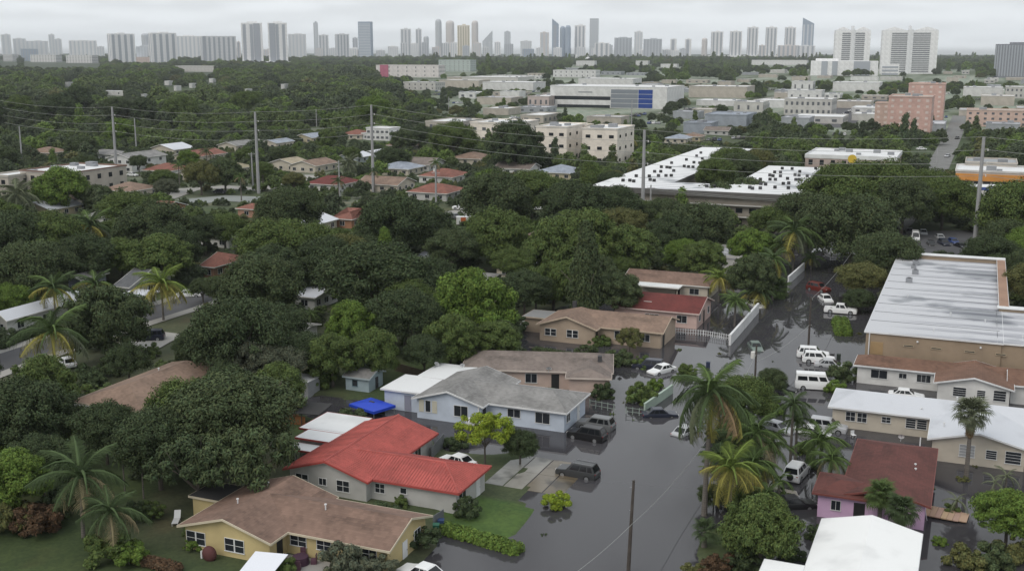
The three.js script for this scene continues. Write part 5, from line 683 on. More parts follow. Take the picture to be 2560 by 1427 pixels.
{ // the shops by the side road
  flat('shop_building', 'long white roofed store with a striped fascia behind the courtyard block', 2018, 386, 2240, 398, 5.5, 32, plain(0.5, 0.4, 0.37), m.whiteRoof, { floors: 1, n: 8, acs: 6, rim: m.white, fascia: 1, down: 26 });
  const s = P(2132, 397, 7), y = thing('shop_sign', 'round yellow sign standing before the white roofed store', 'sign', [s[0], 0, s[1]]); new MB().tube([[0, 0, 0], [0, 6, 0]], 0.2, 8).build('post', m.metal, y); part('disc', new THREE.CylinderGeometry(1.6, 1.3, 0.5, 22).rotateX(Math.PI / 2), M('yellow sign', 0.6, 0.42, 0.05), y, [0, 7, 0]);
  keep(2112, 385, 2152, 415, s[2]);
  const g = flat('shop_building', 'orange fronted shop row at the right edge', 2392, 424, 2600, 438, 6, 22, plain(0.46, 0.42, 0.38), m.whiteRoof, { acs: 2, rim: plain(0.62, 0.6, 0.58), down: 40 }); new MB().box(-g.hx, g.hx, 2.9, 5.2, g.hz + 0.01, g.hz + 0.5).build('shop_fascia', plain(0.62, 0.27, 0.06), g); for (let i = 0; i < 9; i++) new MB().box(-g.hx + (i + 0.1) * g.hx * 2 / 9, -g.hx + (i + 0.9) * g.hx * 2 / 9, 0.3, 2.7, g.hz + 0.01, g.hz + 0.1).build('shop_window', m.glass, g);
  flat('shop_building', 'grey roofed building behind the orange shop row', 2416, 405, 2545, 412, 7, 18, BEIGE, M('pale grey roof', 0.36, 0.38, 0.4, { map: T.mottle }), { acs: 2, up: 24 });
  for (const [x, y2, l] of [[2480, 468, 'blue fuel station canopy before the orange shop row, left of two'], [2545, 478, 'blue fuel station canopy before the orange shop row, right of two']]) { const q = P(x, y2, 4.5), c = thing('canopy', l, 'canopy', [q[0], 0, q[1]], 0.3); new MB().box(-8, 8, 4, 4.9, -4, 4).build('fascia', M('blue canopy', 0.05, 0.09, 0.3), c); new MB().box(-7.8, 7.8, 4.905, 5, -3.8, 3.8).build('roof', m.whiteRoof, c); for (const a of [-5, 5]) new MB().box(a - 0.2, a + 0.2, 0, 4, -0.2, 0.2).build('column', m.white, c); keep(x - 60, y2 - 14, x + 60, y2 + 10, q[2]); }
}
// other buildings one can tell apart in the shop land
const F_ = (l, xl, yl, xr, yr, h, d, w, o = {}) => flat('commercial_building', l, xl, yl, xr, yr, h, d, w, o.roof || m.whiteRoof, { acs: 3, ...o });
F_('long beige warehouse with upright ribs right of the white office', 1735, 214, 1858, 219, 11, 40, BEIGE, { down: 22 });
F_('white two storey classical building with pillars', 1966, 246, 2078, 250, 12, 30, PALE, { floors: 2, n: 9, down: 28 }); F_('long white upper block behind the classical building', 1975, 225, 2052, 228, 12, 20, OFF, { floors: 1, n: 4 });
F_('blue grey roofed hall right of the white office', 1768, 285, 1862, 290, 7, 34, plain(0.3, 0.33, 0.38), { roof: M('blue grey sheet roof', 0.3, 0.34, 0.4, { map: T.mottle }), up: 18 }); F_('blue grey low hall below another of the same colour', 1714, 306, 1775, 310, 6, 18, plain(0.3, 0.33, 0.381), { roof: M('blue grey sheet roof'), up: 14 });
F_('white building with a dark doorway left of the classical building', 1840, 254, 1905, 257, 8, 24, PALE, { floors: 1, n: 3 }); F_('white gabled depot behind the two round crowns', 2092, 204, 2195, 209, 10, 36, OFF); F_('white cube right of the white gabled depot', 1985, 203, 2030, 205, 11, 20, OFF, { floors: 1, n: 3 });
F_('white low block at the right beyond the salmon towers', 2412, 216, 2510, 222, 9, 28, OFF, { down: 14 }); F_('grey white block with upright windows at the right edge', 2515, 214, 2600, 222, 11, 30, PALE, { floors: 2, n: 7, down: 18 }); F_('beige low roof right of the salmon towers', 2455, 238, 2540, 243, 8, 30, BEIGE);
F_('long flat roofed hall in the middle of the shop land', 1160, 192, 1290, 194, 10, 60, PALE); F_('white long roof behind the white office, left', 1210, 205, 1330, 207, 9, 40, OFF); F_('white long roof behind the white office, right', 1450, 196, 1580, 198, 9, 40, OFF); F_('low wide hall with a pale roof left of the shop land', 1105, 200, 1190, 202, 9, 34, BEIGE); F_('pale stepped building left of the shop land', 1010, 205, 1080, 207, 9, 26, PALE, { floors: 2, n: 6 });
F_('white church with a small dome far beyond the shop land', 1437, 152, 1490, 152, 14, 20, OFF, { acs: 0 }); F_('white school building below the church', 1385, 175, 1488, 176, 12, 24, OFF, { floors: 2, n: 8 }); F_('pale green white hospital like block', 1088, 150, 1183, 150, 24, 30, plain(0.44, 0.5, 0.48), { floors: 5, n: 7, down: 26 }); { const g = F_('white building with a magenta corner', 958, 162, 1078, 164, 20, 24, plain(0.68, 0.64, 0.63), { floors: 3, n: 7, down: 20 }); new MB().box(-g.hx + 8, -g.hx + 24, 0, g.h + 0.6, g.hz + 0.01, g.hz + 0.5).build('magenta_panel', plain(0.45, 0.13, 0.2), g); }
F_('long white shed in the far forest', 1885, 150, 2015, 151, 14, 30, OFF, { acs: 0 }); F_('white house shaped block in the far trees', 1588, 152, 1622, 152, 13, 20, OFF, { acs: 0 }); F_('white low hall in the far trees', 1650, 160, 1695, 160, 10, 20, OFF, { acs: 0 }); F_('small white house alone in the left forest', 265, 226, 298, 228, 5, 9, OFF, { acs: 0, down: 10, floors: 1, n: 2, parapet: 0.1 }); F_('cream hall in the left forest below the far towers', 460, 164, 525, 166, 12, 30, PALE, { acs: 0 }); F_('salmon hotel in the left forest', 308, 142, 398, 143, 20, 20, plain(0.52, 0.42, 0.39), { floors: 3, n: 6 });
for (const [x0, x1, y, l] of [[60, 150, 137, 'white mid-rise at the far left, left of a row of two'], [150, 240, 138, 'white mid-rise at the far left, right of a row of two'], [0, 34, 136, 'white mid-rise cut by the left edge']]) F_(l, x0, y, x1, y, 26, 30, OFF, { floors: 5, n: 9, ww: 4, acs: 1, down: 24 });
{ // the many other low roofs of the shop land, and cars on its lots
  const R = rng(909), cols = [[OFF, m.whiteRoof, 'white'], [PALE, m.whiteRoof, 'pale grey'], [BEIGE, m.stainRoof, 'beige'], [BEIGE, m.whiteRoof, 'cream'], [plain(0.34, 0.36, 0.39), m.stainRoof, 'grey']], over = (a, b, c, d) => footprints.some(([e, f, g, h]) => a < f && b > e && c < h && d > g);
  let made = 0; for (let i = 0; i < 900 && made < 84; i++) {
    const px = 1010 + 1560 * R(), py = 166 + 165 * Math.pow(R(), 0.8), h = 3.6 + 2.8 * R(), q = P(px, py, h), w = 14 + 40 * R() * R(), d = 12 + 24 * R(), c = cols[Math.floor(R() * 5)], ex = px + w * F / q[2];
    if (py > 300 && px < 1640 || shopland(q[0], q[1]) < 0.5 || over(q[0] - 4, q[0] + w + 4, q[1] - d - 4, q[1] + 4)) continue;
    const y0 = py - 9, y1 = py + h * F / q[2]; if (KEEP.some(([a, b, e, f, dd]) => dd > q[2] && ex > a && px < e && y0 < f && y1 > b)) continue;
    flat('commercial_building', 'low ' + c[2] + ' flat roofed building scattered in the shop land beyond the courtyard block', px, py, ex, py + 1, h, d, c[0], c[1], { floors: R() < 0.35 ? 1 : 0, gap: 9, ww: 3, acs: Math.floor(4 * R()), up: 3, down: 4, group: 'low ' + c[2] + ' buildings of the shop land' }); made++;
  }
  let n = 0; for (let i = 0; i < 700 && n < 110; i++) { const px = 1050 + 1510 * R(), py = 200 + 150 * R(), q = P(px, py, 0); if (shopland(q[0], q[1]) < 0.6 && !(px > 1700 && py > 300) || over(q[0] - 4, q[0] + 4, q[1] - 4, q[1] + 4) || KEEP.some(([a, b, e, f, dd]) => dd > q[2] && px + 6 > a && px - 6 < e && py < f && py + 4 > b)) continue; const k = Math.floor(R() * 5); for (let j = 0; j < 3; j++) car(R() < 0.3 ? 'suv' : 'sedan', px + j * 3 * F / q[2], py, R() < 0.5 ? 0 : 180, ['white', 'silver', 'grey', 'black', 'blue'][(k + j) % 5], 'parked ' + ['white', 'silver', 'grey', 'black', 'blue'][(k + j) % 5] + ' vehicle in the far car parks of the shop land', { y: 0.35, group: ['white', 'silver', 'grey', 'black', 'blue'][(k + j) % 5] + ' vehicles in the far car parks' }); n += 3; }
}
{ // church dome and spires
  const q = P(1470, 158, 0), d = thing('church_dome', 'white dome with a lantern on the far church', 'dome', [q[0], 12, q[1]]); part('dome', new THREE.SphereGeometry(9, 18, 9, 0, 6.29, 0, 1.57), m.white, d); new MB().tube([[0, 8, 0], [0, 14, 0]], 1.2, 8).build('lantern', m.white, d); const q2 = P(1441, 158, 0), t = thing('church_tower', 'slim white tower left of the church dome', 'tower', [q2[0], 0, q2[1]]); new MB().box(-3, 3, 0, 26, -3, 3).build('shaft', m.white, t); new MB().tube([[0, 26, 0], [0, 30, 0]], [2.6, 0.3], 8).build('cap', m.white, t);
}
// roads: the dry road at the left, the cul de sac and the side road
{
  const strip = (name, list, w, y, mat) => { const c = list.map(([x, yy]) => P(x, yy, 0)), L = [], R = []; c.forEach((p, i) => { const a = c[Math.max(0, i - 1)], b = c[Math.min(c.length - 1, i + 1)], dx = b[0] - a[0], dz = b[1] - a[1], l = Math.hypot(dx, dz); L.push([p[0] - dz / l * w / 2, p[1] + dx / l * w / 2]); R.push([p[0] + dz / l * w / 2, p[1] - dx / l * w / 2]); }); return sheet(name, [...L, ...R.reverse()], y, mat); };
  strip('pavement', [[-200, 985], [20, 905], [220, 838], [440, 770], [540, 735]], 12, 0.44, m.pave); strip('road', [[-200, 985], [20, 905], [220, 838], [440, 770], [540, 735]], 7.4, 0.46, m.asphalt);
  strip('forecourt', [[320, 885], [375, 855], [425, 838]], 8, 0.47, m.pave);
  strip('road', [[400, 500], [470, 476], [560, 470], [650, 476], [720, 462], [790, 440]], 9, 0.44, m.pave); strip('parking_lot', [[470, 508], [560, 498], [660, 503]], 14, 0.41, M('grey lot', 0.27, 0.29, 0.28, { map: T.mottle }));
  strip('road', [[2130, 640], [2240, 560], [2340, 430], [2385, 340], [2400, 290]], 9, 0.44, M('worn road', 0.19, 0.19, 0.185, { map: T.asphalt })); strip('road', [[1660, 285], [1745, 275], [1900, 250], [1980, 240]], 14, 0.43, m.pave); strip('parking_lot', [[2060, 320], [2130, 275], [2180, 250]], 30, 0.42, m.asphalt);
  strip('parking_lot', [[1130, 540], [1170, 530], [1225, 532]], 10, 0.42, m.pave); strip('parking_lot', [[2260, 640], [2330, 600], [2480, 600]], 26, 0.4, m.asphalt); strip('parking_lot', [[2350, 460], [2480, 490], [2600, 500]], 12, 0.41, m.pave);
  keep(340, 835, 415, 865, 190); keep(345, 775, 470, 830, 205); keep(470, 468, 690, 496, 370); keep(0, 910, 50, 940, 170); keep(2330, 340, 2390, 430, 400);
  for (const [x, y, hd, k, c, l] of [[550, 479, 80, 'sedan', 'navy', 'dark blue car on the curving grey road'], [330, 437, 95, 'sedan', 'white', 'white car at the foot of the leftmost tall pole'], [742, 418, 100, 'sedan', 'grey', 'dark car before the low cream house'], [830, 416, 95, 'sedan', 'white', 'white car on the cul de sac'], [1195, 520, 80, 'sedan', 'silver', 'silver car carried behind the white tow truck'], [1137, 542, 120, 'sedan', 'grey', 'grey car below the tow truck'], [1155, 520, -95, 'pickup', 'white', 'white tow truck on the grey lot beside the crossarm pole'], [2305, 372, 60, 'sedan', 'white', 'white car by the side road near the store'], [2395, 345, 10, 'sedan', 'black', 'dark car far along the side road'], [2370, 390, 190, 'sedan', 'silver', 'silver car on the side road before the store'], [2480, 492, 80, 'sedan', 'blue', 'blue car at the fuel station canopies'], [2540, 500, 80, 'sedan', 'white', 'white car at the fuel station canopies'], [1350, 520, 60, 'sedan', 'white', 'white car glimpsed between dark crowns left of the courtyard block']]) { const g = car(k, x, y, hd, c, l, { y: 0.4 }); const q = proj(g.position.x, 1, g.position.z); keep(x - 24, y - 14, x + 24, y + 12, q[2]); }
  for (let i = 0; i < 11; i++) { const x = 2085 + i * 8.5, y = 300 - i * 4.6; car(i % 4 === 2 ? 'suv' : 'sedan', x, y, 30, ['white', 'silver', 'grey', 'white', 'navy'][i % 5], 'car in the parked row below the salmon towers', { y: 0.43, group: 'parked row below the salmon towers' }); } keep(2070, 235, 2190, 315, 640);
  const p = P(1165, 552, 1.5), c = thing('cargo_box', 'white and orange cargo box on the lot below the tow truck', 'box', [p[0], 0.4, p[1]], 0.4); new MB().box(-2.6, 2.6, 0.3, 2.3, -1, 1).build('shell', m.white, c); new MB().box(-2.63, -2.601, 0.35, 2.2, -0.9, 0.9).box(-1.4, 0, 0.35, 2.2, 1.001, 1.03).build('door', plain(0.5, 0.12, 0.03), c); keep(1125, 505, 1230, 560, p[2]);
}

// ---------- the skyline ----------
const SK = { pale: plain(0.76, 0.77, 0.79), white: plain(0.86, 0.86, 0.87), cream: plain(0.8, 0.74, 0.62), grey: plain(0.56, 0.59, 0.63), blue: plain(0.36, 0.43, 0.53), rose: plain(0.7, 0.66, 0.65) };  // facades lightened, part of the haze is put into their colour
const skyGlass = M('tower glazing', 0.37, 0.395, 0.44, { roughness: 0.3 }), skyPaleGlass = M('pale tower glazing', 0.56, 0.59, 0.63, { roughness: 0.35 });  // glazing paled as well, its contrast cut to paint in haze
// a tower between two columns of the photograph, its top at ytop, D metres away
function tower(x0, x1, ytop, D, col, label, o = {}) {
  const cx = ((x0 + x1) / 2 - PW / 2) / F, yv = (PH / 2 - ytop) / F, fz = CP + yv * SP, up = (yv * CP - SP) / fz, dirx = cx / fz, s = D, X = dirx * s, Z = -s, x = X * CA + Z * SA, z = -(X * SA - Z * CA), h = Math.max(8, CAM_H + up * s - (o.cap ?? 0)), w = (x1 - x0) / F * D * fz ** -1 * (o.narrow || 0.94), d = o.d || Math.min(34, Math.max(20, w * 0.6)), turn = YAW + (o.turn ?? 0) - Math.atan2(X, D);
  const ww = Math.abs(Math.cos(o.turn || 0)) > 0.99 ? w : (w - d * Math.abs(Math.sin(o.turn))) / Math.cos(o.turn), W = Math.max(8, ww) / 2, Dd = d / 2, g = thing(o.name || 'apartment_tower', label, 'tower', [x, 0, z], turn, o.group), st = o.style || 'strips', shape = o.shape || 'box', R = rng(Math.round(x0 * 7 + ytop));
  if (shape === 'slant') new MB().poly([[-W, 0, Dd], [W, 0, Dd], [W, h * (o.low ? 1 : 0.86), Dd], [-W, h * (o.low || 1), Dd]]).poly([[W, 0, -Dd], [-W, 0, -Dd], [-W, h * (o.low || 1), -Dd], [W, h * (o.low ? 1 : 0.86), -Dd]]).poly([[W, 0, Dd], [W, 0, -Dd], [W, h * (o.low ? 1 : 0.86), -Dd], [W, h * (o.low ? 1 : 0.86), Dd]]).poly([[-W, 0, -Dd], [-W, 0, Dd], [-W, h * (o.low || 1), Dd], [-W, h * (o.low || 1), -Dd]]).poly([[-W, h * (o.low || 1), Dd], [W, h * (o.low ? 1 : 0.86), Dd], [W, h * (o.low ? 1 : 0.86), -Dd], [-W, h * (o.low || 1), -Dd]]).build('body', col, g);
  else if (shape === 'round') { const pr = [[0, h * 0.99, 0], [W * 0.5, h * 0.985], [W * 0.85, h * 0.955], [W, h * 0.9], [W, 0]].map((q) => new THREE.Vector2(q[0], q[1])); part('body', new THREE.LatheGeometry(pr, 20), col, g); }
  else { new MB().box(-W, W, 0, h, -Dd, Dd).build('body', col, g); if (o.crown !== 0) new MB().box(-W * (0.2 + 0.3 * R()), W * (0.25 + 0.3 * R()), h, h + Math.max(3, h * 0.035), -Dd * 0.5, Dd * 0.5).build('roof_house', col, g); }
  const top = shape === 'slant' ? h * (o.low || 0.84) : h * (shape === 'round' ? 0.9 : 0.965), gl = o.glass || skyGlass, n = o.n || Math.max(2, Math.min(6, Math.round(w / 9)));
  if (st === 'strips') for (let i = 0; i < n; i++) { const a = -W + 2 * W * (i + 0.22) / n, b = -W + 2 * W * (i + (o.wide ? 0.86 : 0.66)) / n; const zf = shape === 'round' ? Math.sqrt(Math.max(0.05, W * W - Math.max(a * a, b * b))) : Dd; new MB().box(a, b, h * 0.05, top, zf - 0.5, zf + 0.35).build('window_strip', gl, g); }
  if (st === 'strips' && shape === 'box' && o.turn) { const s2 = o.turn > 0 ? -1 : 1; for (let i = 0; i < 2; i++) new MB().box(s2 > 0 ? W : -W - 0.35, s2 > 0 ? W + 0.35 : -W, h * 0.05, top, -Dd + d * (i + 0.25) / 2, -Dd + d * (i + 0.7) / 2).build('window_strip', gl, g); }
  if (st === 'floors') { const fl = o.floors || Math.round(h / 3.4 / (D > 3000 ? 2 : 1)); const b = new MB(); for (let f = 0; f < fl; f++) { const y = h * 0.04 + (top - h * 0.04) * f / fl; for (const [p, q] of o.bays || [[-0.9, 0.9]]) b.box(p * W, q * W, y, y + (top / fl) * 0.5, Dd + 0.01, Dd + 0.5); } b.build('window_or_shade_band', gl, g).userData.kind = 'stuff'; }  // on the condominiums these bands are painted balcony shade
  if (o.bands) for (const [p, q, mt] of o.bands) new MB().box(p * W, q * W, h * 0.03, top * 1.02, Dd + 0.51, Dd + 1.2).build('glass_front', mt || gl, g);
  if (o.base) new MB().box(-W * 1.5, W * 1.5, 0, o.base, -Dd * 1.3, Dd * 1.5).build('podium', col, g);
  return g;
}
const hz = 'hazy towers on the skyline';
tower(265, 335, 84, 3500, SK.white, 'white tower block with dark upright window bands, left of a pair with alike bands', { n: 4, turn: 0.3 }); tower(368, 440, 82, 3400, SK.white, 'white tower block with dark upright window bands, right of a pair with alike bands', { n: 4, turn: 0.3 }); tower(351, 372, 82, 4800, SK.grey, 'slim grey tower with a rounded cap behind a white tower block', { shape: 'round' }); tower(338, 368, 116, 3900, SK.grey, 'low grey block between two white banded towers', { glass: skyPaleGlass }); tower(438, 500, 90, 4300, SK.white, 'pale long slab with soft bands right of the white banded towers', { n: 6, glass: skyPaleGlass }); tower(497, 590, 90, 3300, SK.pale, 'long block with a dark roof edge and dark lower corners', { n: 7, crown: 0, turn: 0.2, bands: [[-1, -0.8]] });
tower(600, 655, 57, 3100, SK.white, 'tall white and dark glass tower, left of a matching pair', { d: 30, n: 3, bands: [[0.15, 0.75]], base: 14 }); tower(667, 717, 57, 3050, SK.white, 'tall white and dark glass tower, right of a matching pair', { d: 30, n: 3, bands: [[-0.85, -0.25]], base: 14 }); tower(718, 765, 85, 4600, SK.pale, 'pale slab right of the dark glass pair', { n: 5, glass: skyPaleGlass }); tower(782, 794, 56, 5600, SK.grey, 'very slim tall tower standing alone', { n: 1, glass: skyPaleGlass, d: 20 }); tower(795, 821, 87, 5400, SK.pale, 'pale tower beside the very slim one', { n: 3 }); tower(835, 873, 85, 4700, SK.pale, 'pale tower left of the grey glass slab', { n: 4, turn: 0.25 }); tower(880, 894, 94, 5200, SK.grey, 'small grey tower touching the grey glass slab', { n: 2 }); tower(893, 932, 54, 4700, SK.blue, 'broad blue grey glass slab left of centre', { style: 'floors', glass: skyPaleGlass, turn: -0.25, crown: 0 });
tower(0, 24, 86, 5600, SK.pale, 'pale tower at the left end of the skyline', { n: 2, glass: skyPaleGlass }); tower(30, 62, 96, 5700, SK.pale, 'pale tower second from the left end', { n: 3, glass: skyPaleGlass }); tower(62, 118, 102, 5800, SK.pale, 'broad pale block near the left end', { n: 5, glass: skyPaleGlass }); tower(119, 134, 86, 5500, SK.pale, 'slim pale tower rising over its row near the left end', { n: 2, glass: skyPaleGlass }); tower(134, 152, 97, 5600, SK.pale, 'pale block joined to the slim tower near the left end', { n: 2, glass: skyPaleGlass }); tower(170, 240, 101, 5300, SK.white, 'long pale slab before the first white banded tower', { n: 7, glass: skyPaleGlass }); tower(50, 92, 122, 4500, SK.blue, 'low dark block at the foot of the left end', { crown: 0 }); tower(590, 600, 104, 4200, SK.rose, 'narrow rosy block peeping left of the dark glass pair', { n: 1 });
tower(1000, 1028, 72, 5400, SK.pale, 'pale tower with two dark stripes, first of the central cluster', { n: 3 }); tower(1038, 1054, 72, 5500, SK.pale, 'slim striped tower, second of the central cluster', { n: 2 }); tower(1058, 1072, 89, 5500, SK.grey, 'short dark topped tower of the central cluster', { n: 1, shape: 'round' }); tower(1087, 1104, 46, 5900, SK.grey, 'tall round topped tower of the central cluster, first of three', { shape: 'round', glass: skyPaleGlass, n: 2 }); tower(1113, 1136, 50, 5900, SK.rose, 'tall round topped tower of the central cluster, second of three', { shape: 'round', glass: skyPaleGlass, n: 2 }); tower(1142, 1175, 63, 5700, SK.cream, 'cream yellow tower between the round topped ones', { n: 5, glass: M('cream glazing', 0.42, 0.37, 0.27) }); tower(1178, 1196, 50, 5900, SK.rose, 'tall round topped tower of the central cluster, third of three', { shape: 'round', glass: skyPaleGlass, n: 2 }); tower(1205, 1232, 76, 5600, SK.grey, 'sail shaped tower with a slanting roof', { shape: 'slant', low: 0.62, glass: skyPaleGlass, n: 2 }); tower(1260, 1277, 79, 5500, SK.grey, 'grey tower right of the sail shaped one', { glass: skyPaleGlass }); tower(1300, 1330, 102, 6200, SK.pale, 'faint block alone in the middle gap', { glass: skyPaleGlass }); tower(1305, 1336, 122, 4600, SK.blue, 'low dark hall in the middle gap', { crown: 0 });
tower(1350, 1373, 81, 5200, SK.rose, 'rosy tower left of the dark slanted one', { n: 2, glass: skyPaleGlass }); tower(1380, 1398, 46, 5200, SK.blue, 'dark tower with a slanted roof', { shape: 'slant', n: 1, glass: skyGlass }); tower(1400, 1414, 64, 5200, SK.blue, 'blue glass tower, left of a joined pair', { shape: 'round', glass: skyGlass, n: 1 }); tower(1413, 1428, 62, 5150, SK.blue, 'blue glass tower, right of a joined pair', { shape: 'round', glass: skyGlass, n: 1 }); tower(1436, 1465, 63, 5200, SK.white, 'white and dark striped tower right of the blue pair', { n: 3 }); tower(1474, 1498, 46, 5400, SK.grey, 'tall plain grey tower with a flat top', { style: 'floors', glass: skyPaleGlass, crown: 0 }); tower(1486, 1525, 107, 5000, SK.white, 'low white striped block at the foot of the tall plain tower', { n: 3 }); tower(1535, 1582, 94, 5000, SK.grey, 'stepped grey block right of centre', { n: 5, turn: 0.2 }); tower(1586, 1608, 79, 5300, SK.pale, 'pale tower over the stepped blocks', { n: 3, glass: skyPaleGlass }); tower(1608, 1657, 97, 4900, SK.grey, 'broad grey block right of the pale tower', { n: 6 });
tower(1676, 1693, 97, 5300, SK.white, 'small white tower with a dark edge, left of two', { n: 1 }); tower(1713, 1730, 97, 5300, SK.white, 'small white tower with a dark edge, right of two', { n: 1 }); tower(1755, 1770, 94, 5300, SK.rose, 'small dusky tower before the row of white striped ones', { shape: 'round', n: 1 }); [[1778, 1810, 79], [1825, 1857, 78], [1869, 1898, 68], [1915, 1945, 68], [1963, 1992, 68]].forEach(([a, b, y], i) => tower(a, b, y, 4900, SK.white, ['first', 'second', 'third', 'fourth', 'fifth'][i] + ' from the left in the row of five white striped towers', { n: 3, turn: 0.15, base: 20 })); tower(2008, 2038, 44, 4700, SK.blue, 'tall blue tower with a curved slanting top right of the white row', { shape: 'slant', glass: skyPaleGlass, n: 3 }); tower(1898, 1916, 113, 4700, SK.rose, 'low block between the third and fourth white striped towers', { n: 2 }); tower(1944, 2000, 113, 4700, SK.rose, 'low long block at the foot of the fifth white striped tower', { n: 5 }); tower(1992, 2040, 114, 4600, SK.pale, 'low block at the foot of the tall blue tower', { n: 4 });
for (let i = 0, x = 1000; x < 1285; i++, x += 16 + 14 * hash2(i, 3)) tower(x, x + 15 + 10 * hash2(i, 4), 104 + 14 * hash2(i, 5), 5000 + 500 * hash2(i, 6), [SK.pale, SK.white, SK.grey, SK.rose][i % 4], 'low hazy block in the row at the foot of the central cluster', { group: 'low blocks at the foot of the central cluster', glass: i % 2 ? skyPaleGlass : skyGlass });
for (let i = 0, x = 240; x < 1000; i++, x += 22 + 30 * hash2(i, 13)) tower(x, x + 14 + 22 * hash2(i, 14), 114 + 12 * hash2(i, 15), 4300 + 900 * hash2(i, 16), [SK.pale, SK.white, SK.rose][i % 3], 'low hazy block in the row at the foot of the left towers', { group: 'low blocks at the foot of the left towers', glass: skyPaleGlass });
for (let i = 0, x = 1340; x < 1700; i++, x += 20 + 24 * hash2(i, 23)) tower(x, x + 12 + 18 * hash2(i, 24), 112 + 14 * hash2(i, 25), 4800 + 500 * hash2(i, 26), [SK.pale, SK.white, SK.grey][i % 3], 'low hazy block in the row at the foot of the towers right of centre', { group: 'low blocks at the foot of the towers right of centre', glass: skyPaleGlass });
{ // the two big white condominiums, their podium and the dark block
  const A = tower(2088, 2178, 76, 2250, SK.white, 'big white condominium with rows of balconies, left and smaller of two', { style: 'floors', floors: 20, bays: [[-0.62, -0.14], [0.14, 0.66]], glass: M('painted balcony shade', 0.17, 0.18, 0.2), d: 26, turn: 0.12, crown: 0 }), B = tower(2206, 2347, 76, 2200, SK.white, 'big white condominium with rows of balconies, right and wider of two', { style: 'floors', floors: 21, bays: [[-0.66, -0.1], [0.1, 0.72]], glass: M('painted balcony shade'), d: 26, turn: 0.12, crown: 0 });  // grey bands put the shade of the balconies into the colour
  for (const [g, w] of [[A, 34], [B, 54]]) { const h = g === A ? 83 : 82; for (const s of [-1, 1]) new MB().poly([[s * w * 0.55 - w * 0.4, h, 10], [s * w * 0.55 + w * 0.4, h, 10], [s * w * 0.55, h + 6, 10]]).poly([[s * w * 0.55 - w * 0.4, h, -10], [s * w * 0.55, h + 6, -10], [s * w * 0.55 + w * 0.4, h, -10]]).poly([[s * w * 0.55 - w * 0.4, h, 10], [s * w * 0.55, h + 6, 10], [s * w * 0.55, h + 6, -10], [s * w * 0.55 - w * 0.4, h, -10]]).poly([[s * w * 0.55 + w * 0.4, h, 10], [s * w * 0.55 + w * 0.4, h, -10], [s * w * 0.55, h + 6, -10], [s * w * 0.55, h + 6, 10]]).build('gable_roof', SK.white, g); new MB().box(-2.5, 2.5, h, h + 8, -5, 5).build('lift_house', SK.pale, g); new MB().box(-w * 0.1, w * 0.1, 0, h + 1, 13.6, 14.4).build('lift_shaft', SK.pale, g); }
  const p = tower(2027, 2198, 152, 2050, SK.white, 'white podium with dark glass fronts before the smaller condominium', { name: 'podium_building', style: 'none', d: 40, crown: 0, bands: [[-0.68, -0.5], [-0.36, -0.2], [0.28, 0.76]] }); new MB().box(-20, 20, 0, 22, -12, 12).build('upper_storey', SK.white, p, [-30, 8, -12]);
  tower(2205, 2250, 160, 2080, SK.white, 'low white annex at the foot of the wider condominium', { name: 'podium_building', style: 'floors', floors: 3, d: 20, crown: 0 });
  tower(2492, 2600, 110, 1900, plain(0.24, 0.25, 0.28), 'dark grey block with upright ribs at the right edge', { n: 14, crown: 1, d: 30, turn: 0.25 });
}
keep(2027, 60, 2350, 186, 1900); keep(2488, 60, 2560, 190, 1800); keep(595, 60, 720, 143, 3000);

// ---------- poles and wires ----------
const poleTops = {};
function pole(key, name, label, px, py, H, r, mat, o = {}) { // foot of the pole in pixels
  const q = P(px, py, 0), g = thing(name, label, 'utility pole', [q[0], 0, q[1]], o.turn || 0, o.group), lx = o.lean || 0;
  new MB().tube([[0, -0.8, 0], [lx * 0.5, H / 2, 0], [lx, H, 0]], [r * 1.15, r * 0.95, r * 0.7], 9).build('shaft', mat, g);
  if (o.arms) for (const y of o.arms) { new MB().box(-o.armLen / 2, o.armLen / 2, y - 0.06, y + 0.06, -0.06, 0.06).build('crossarm', mat, g); for (const x of [-0.46, 0, 0.46]) new MB().tube([[x * o.armLen, y + 0.06, 0], [x * o.armLen, y + 0.28, 0]], 0.05, 6).build('insulator', m.trim, g); }
  if (o.brackets) for (const y of o.brackets) { const s = o.small ? 0.25 : 1.1, e = o.small ? 0.06 : 0.25; new MB().tube([[0, y, 0], [s, y + e, 0]], e * 0.28, 6).build('bracket', m.metal, g); new MB().tube([[s, y + e, 0], [s, y - e, 0]], e * 0.5, 6).build('insulator', m.trim, g); }
  if (o.transformer) new MB().tube([[-0.42, H - 1.9, 0], [-0.42, H - 1.0, 0]], 0.3, 12).build('transformer', m.trim, g);
  if (o.lamp) { new MB().tube([[lx, H - 0.2, 0], [lx + 0.9, H + 0.1, 0], [lx + 1.5, H + 0.1, 0]], 0.035, 6).build('lamp_arm', m.metal, g); new MB().box(lx + 1.3, lx + 1.8, H, H + 0.12, -0.1, 0.1).build('lamp_head', m.trim, g); }
  { const a = proj(q[0] + lx, H, q[1]), b = proj(q[0], H * 0.3, q[1]); keep(Math.min(a[0], b[0]) - 3, a[1], Math.max(a[0], b[0]) + 3, b[1], a[2] - 4); }
  poleTops[key] = [q[0] + lx, H, q[1]]; footprints.push([q[0] - 1, q[0] + 1, q[1] - 1, q[1] + 1]); return g;
}
pole('t0', 'transmission_pole', 'leftmost tall concrete pole, beside the pale two storey house', 291, 442, 26, 0.5, m.pole, { brackets: [23, 20, 17] });
pole('t1', 'transmission_pole', 'tall concrete pole beside the curving grey road and parking lot', 646, 486, 27, 0.5, m.pole, { brackets: [24, 21, 18] });
pole('t2', 'transmission_pole', 'tall concrete pole in front of the white two storey house', 933, 482, 29, 0.48, m.pole, { brackets: [26, 23, 20] });
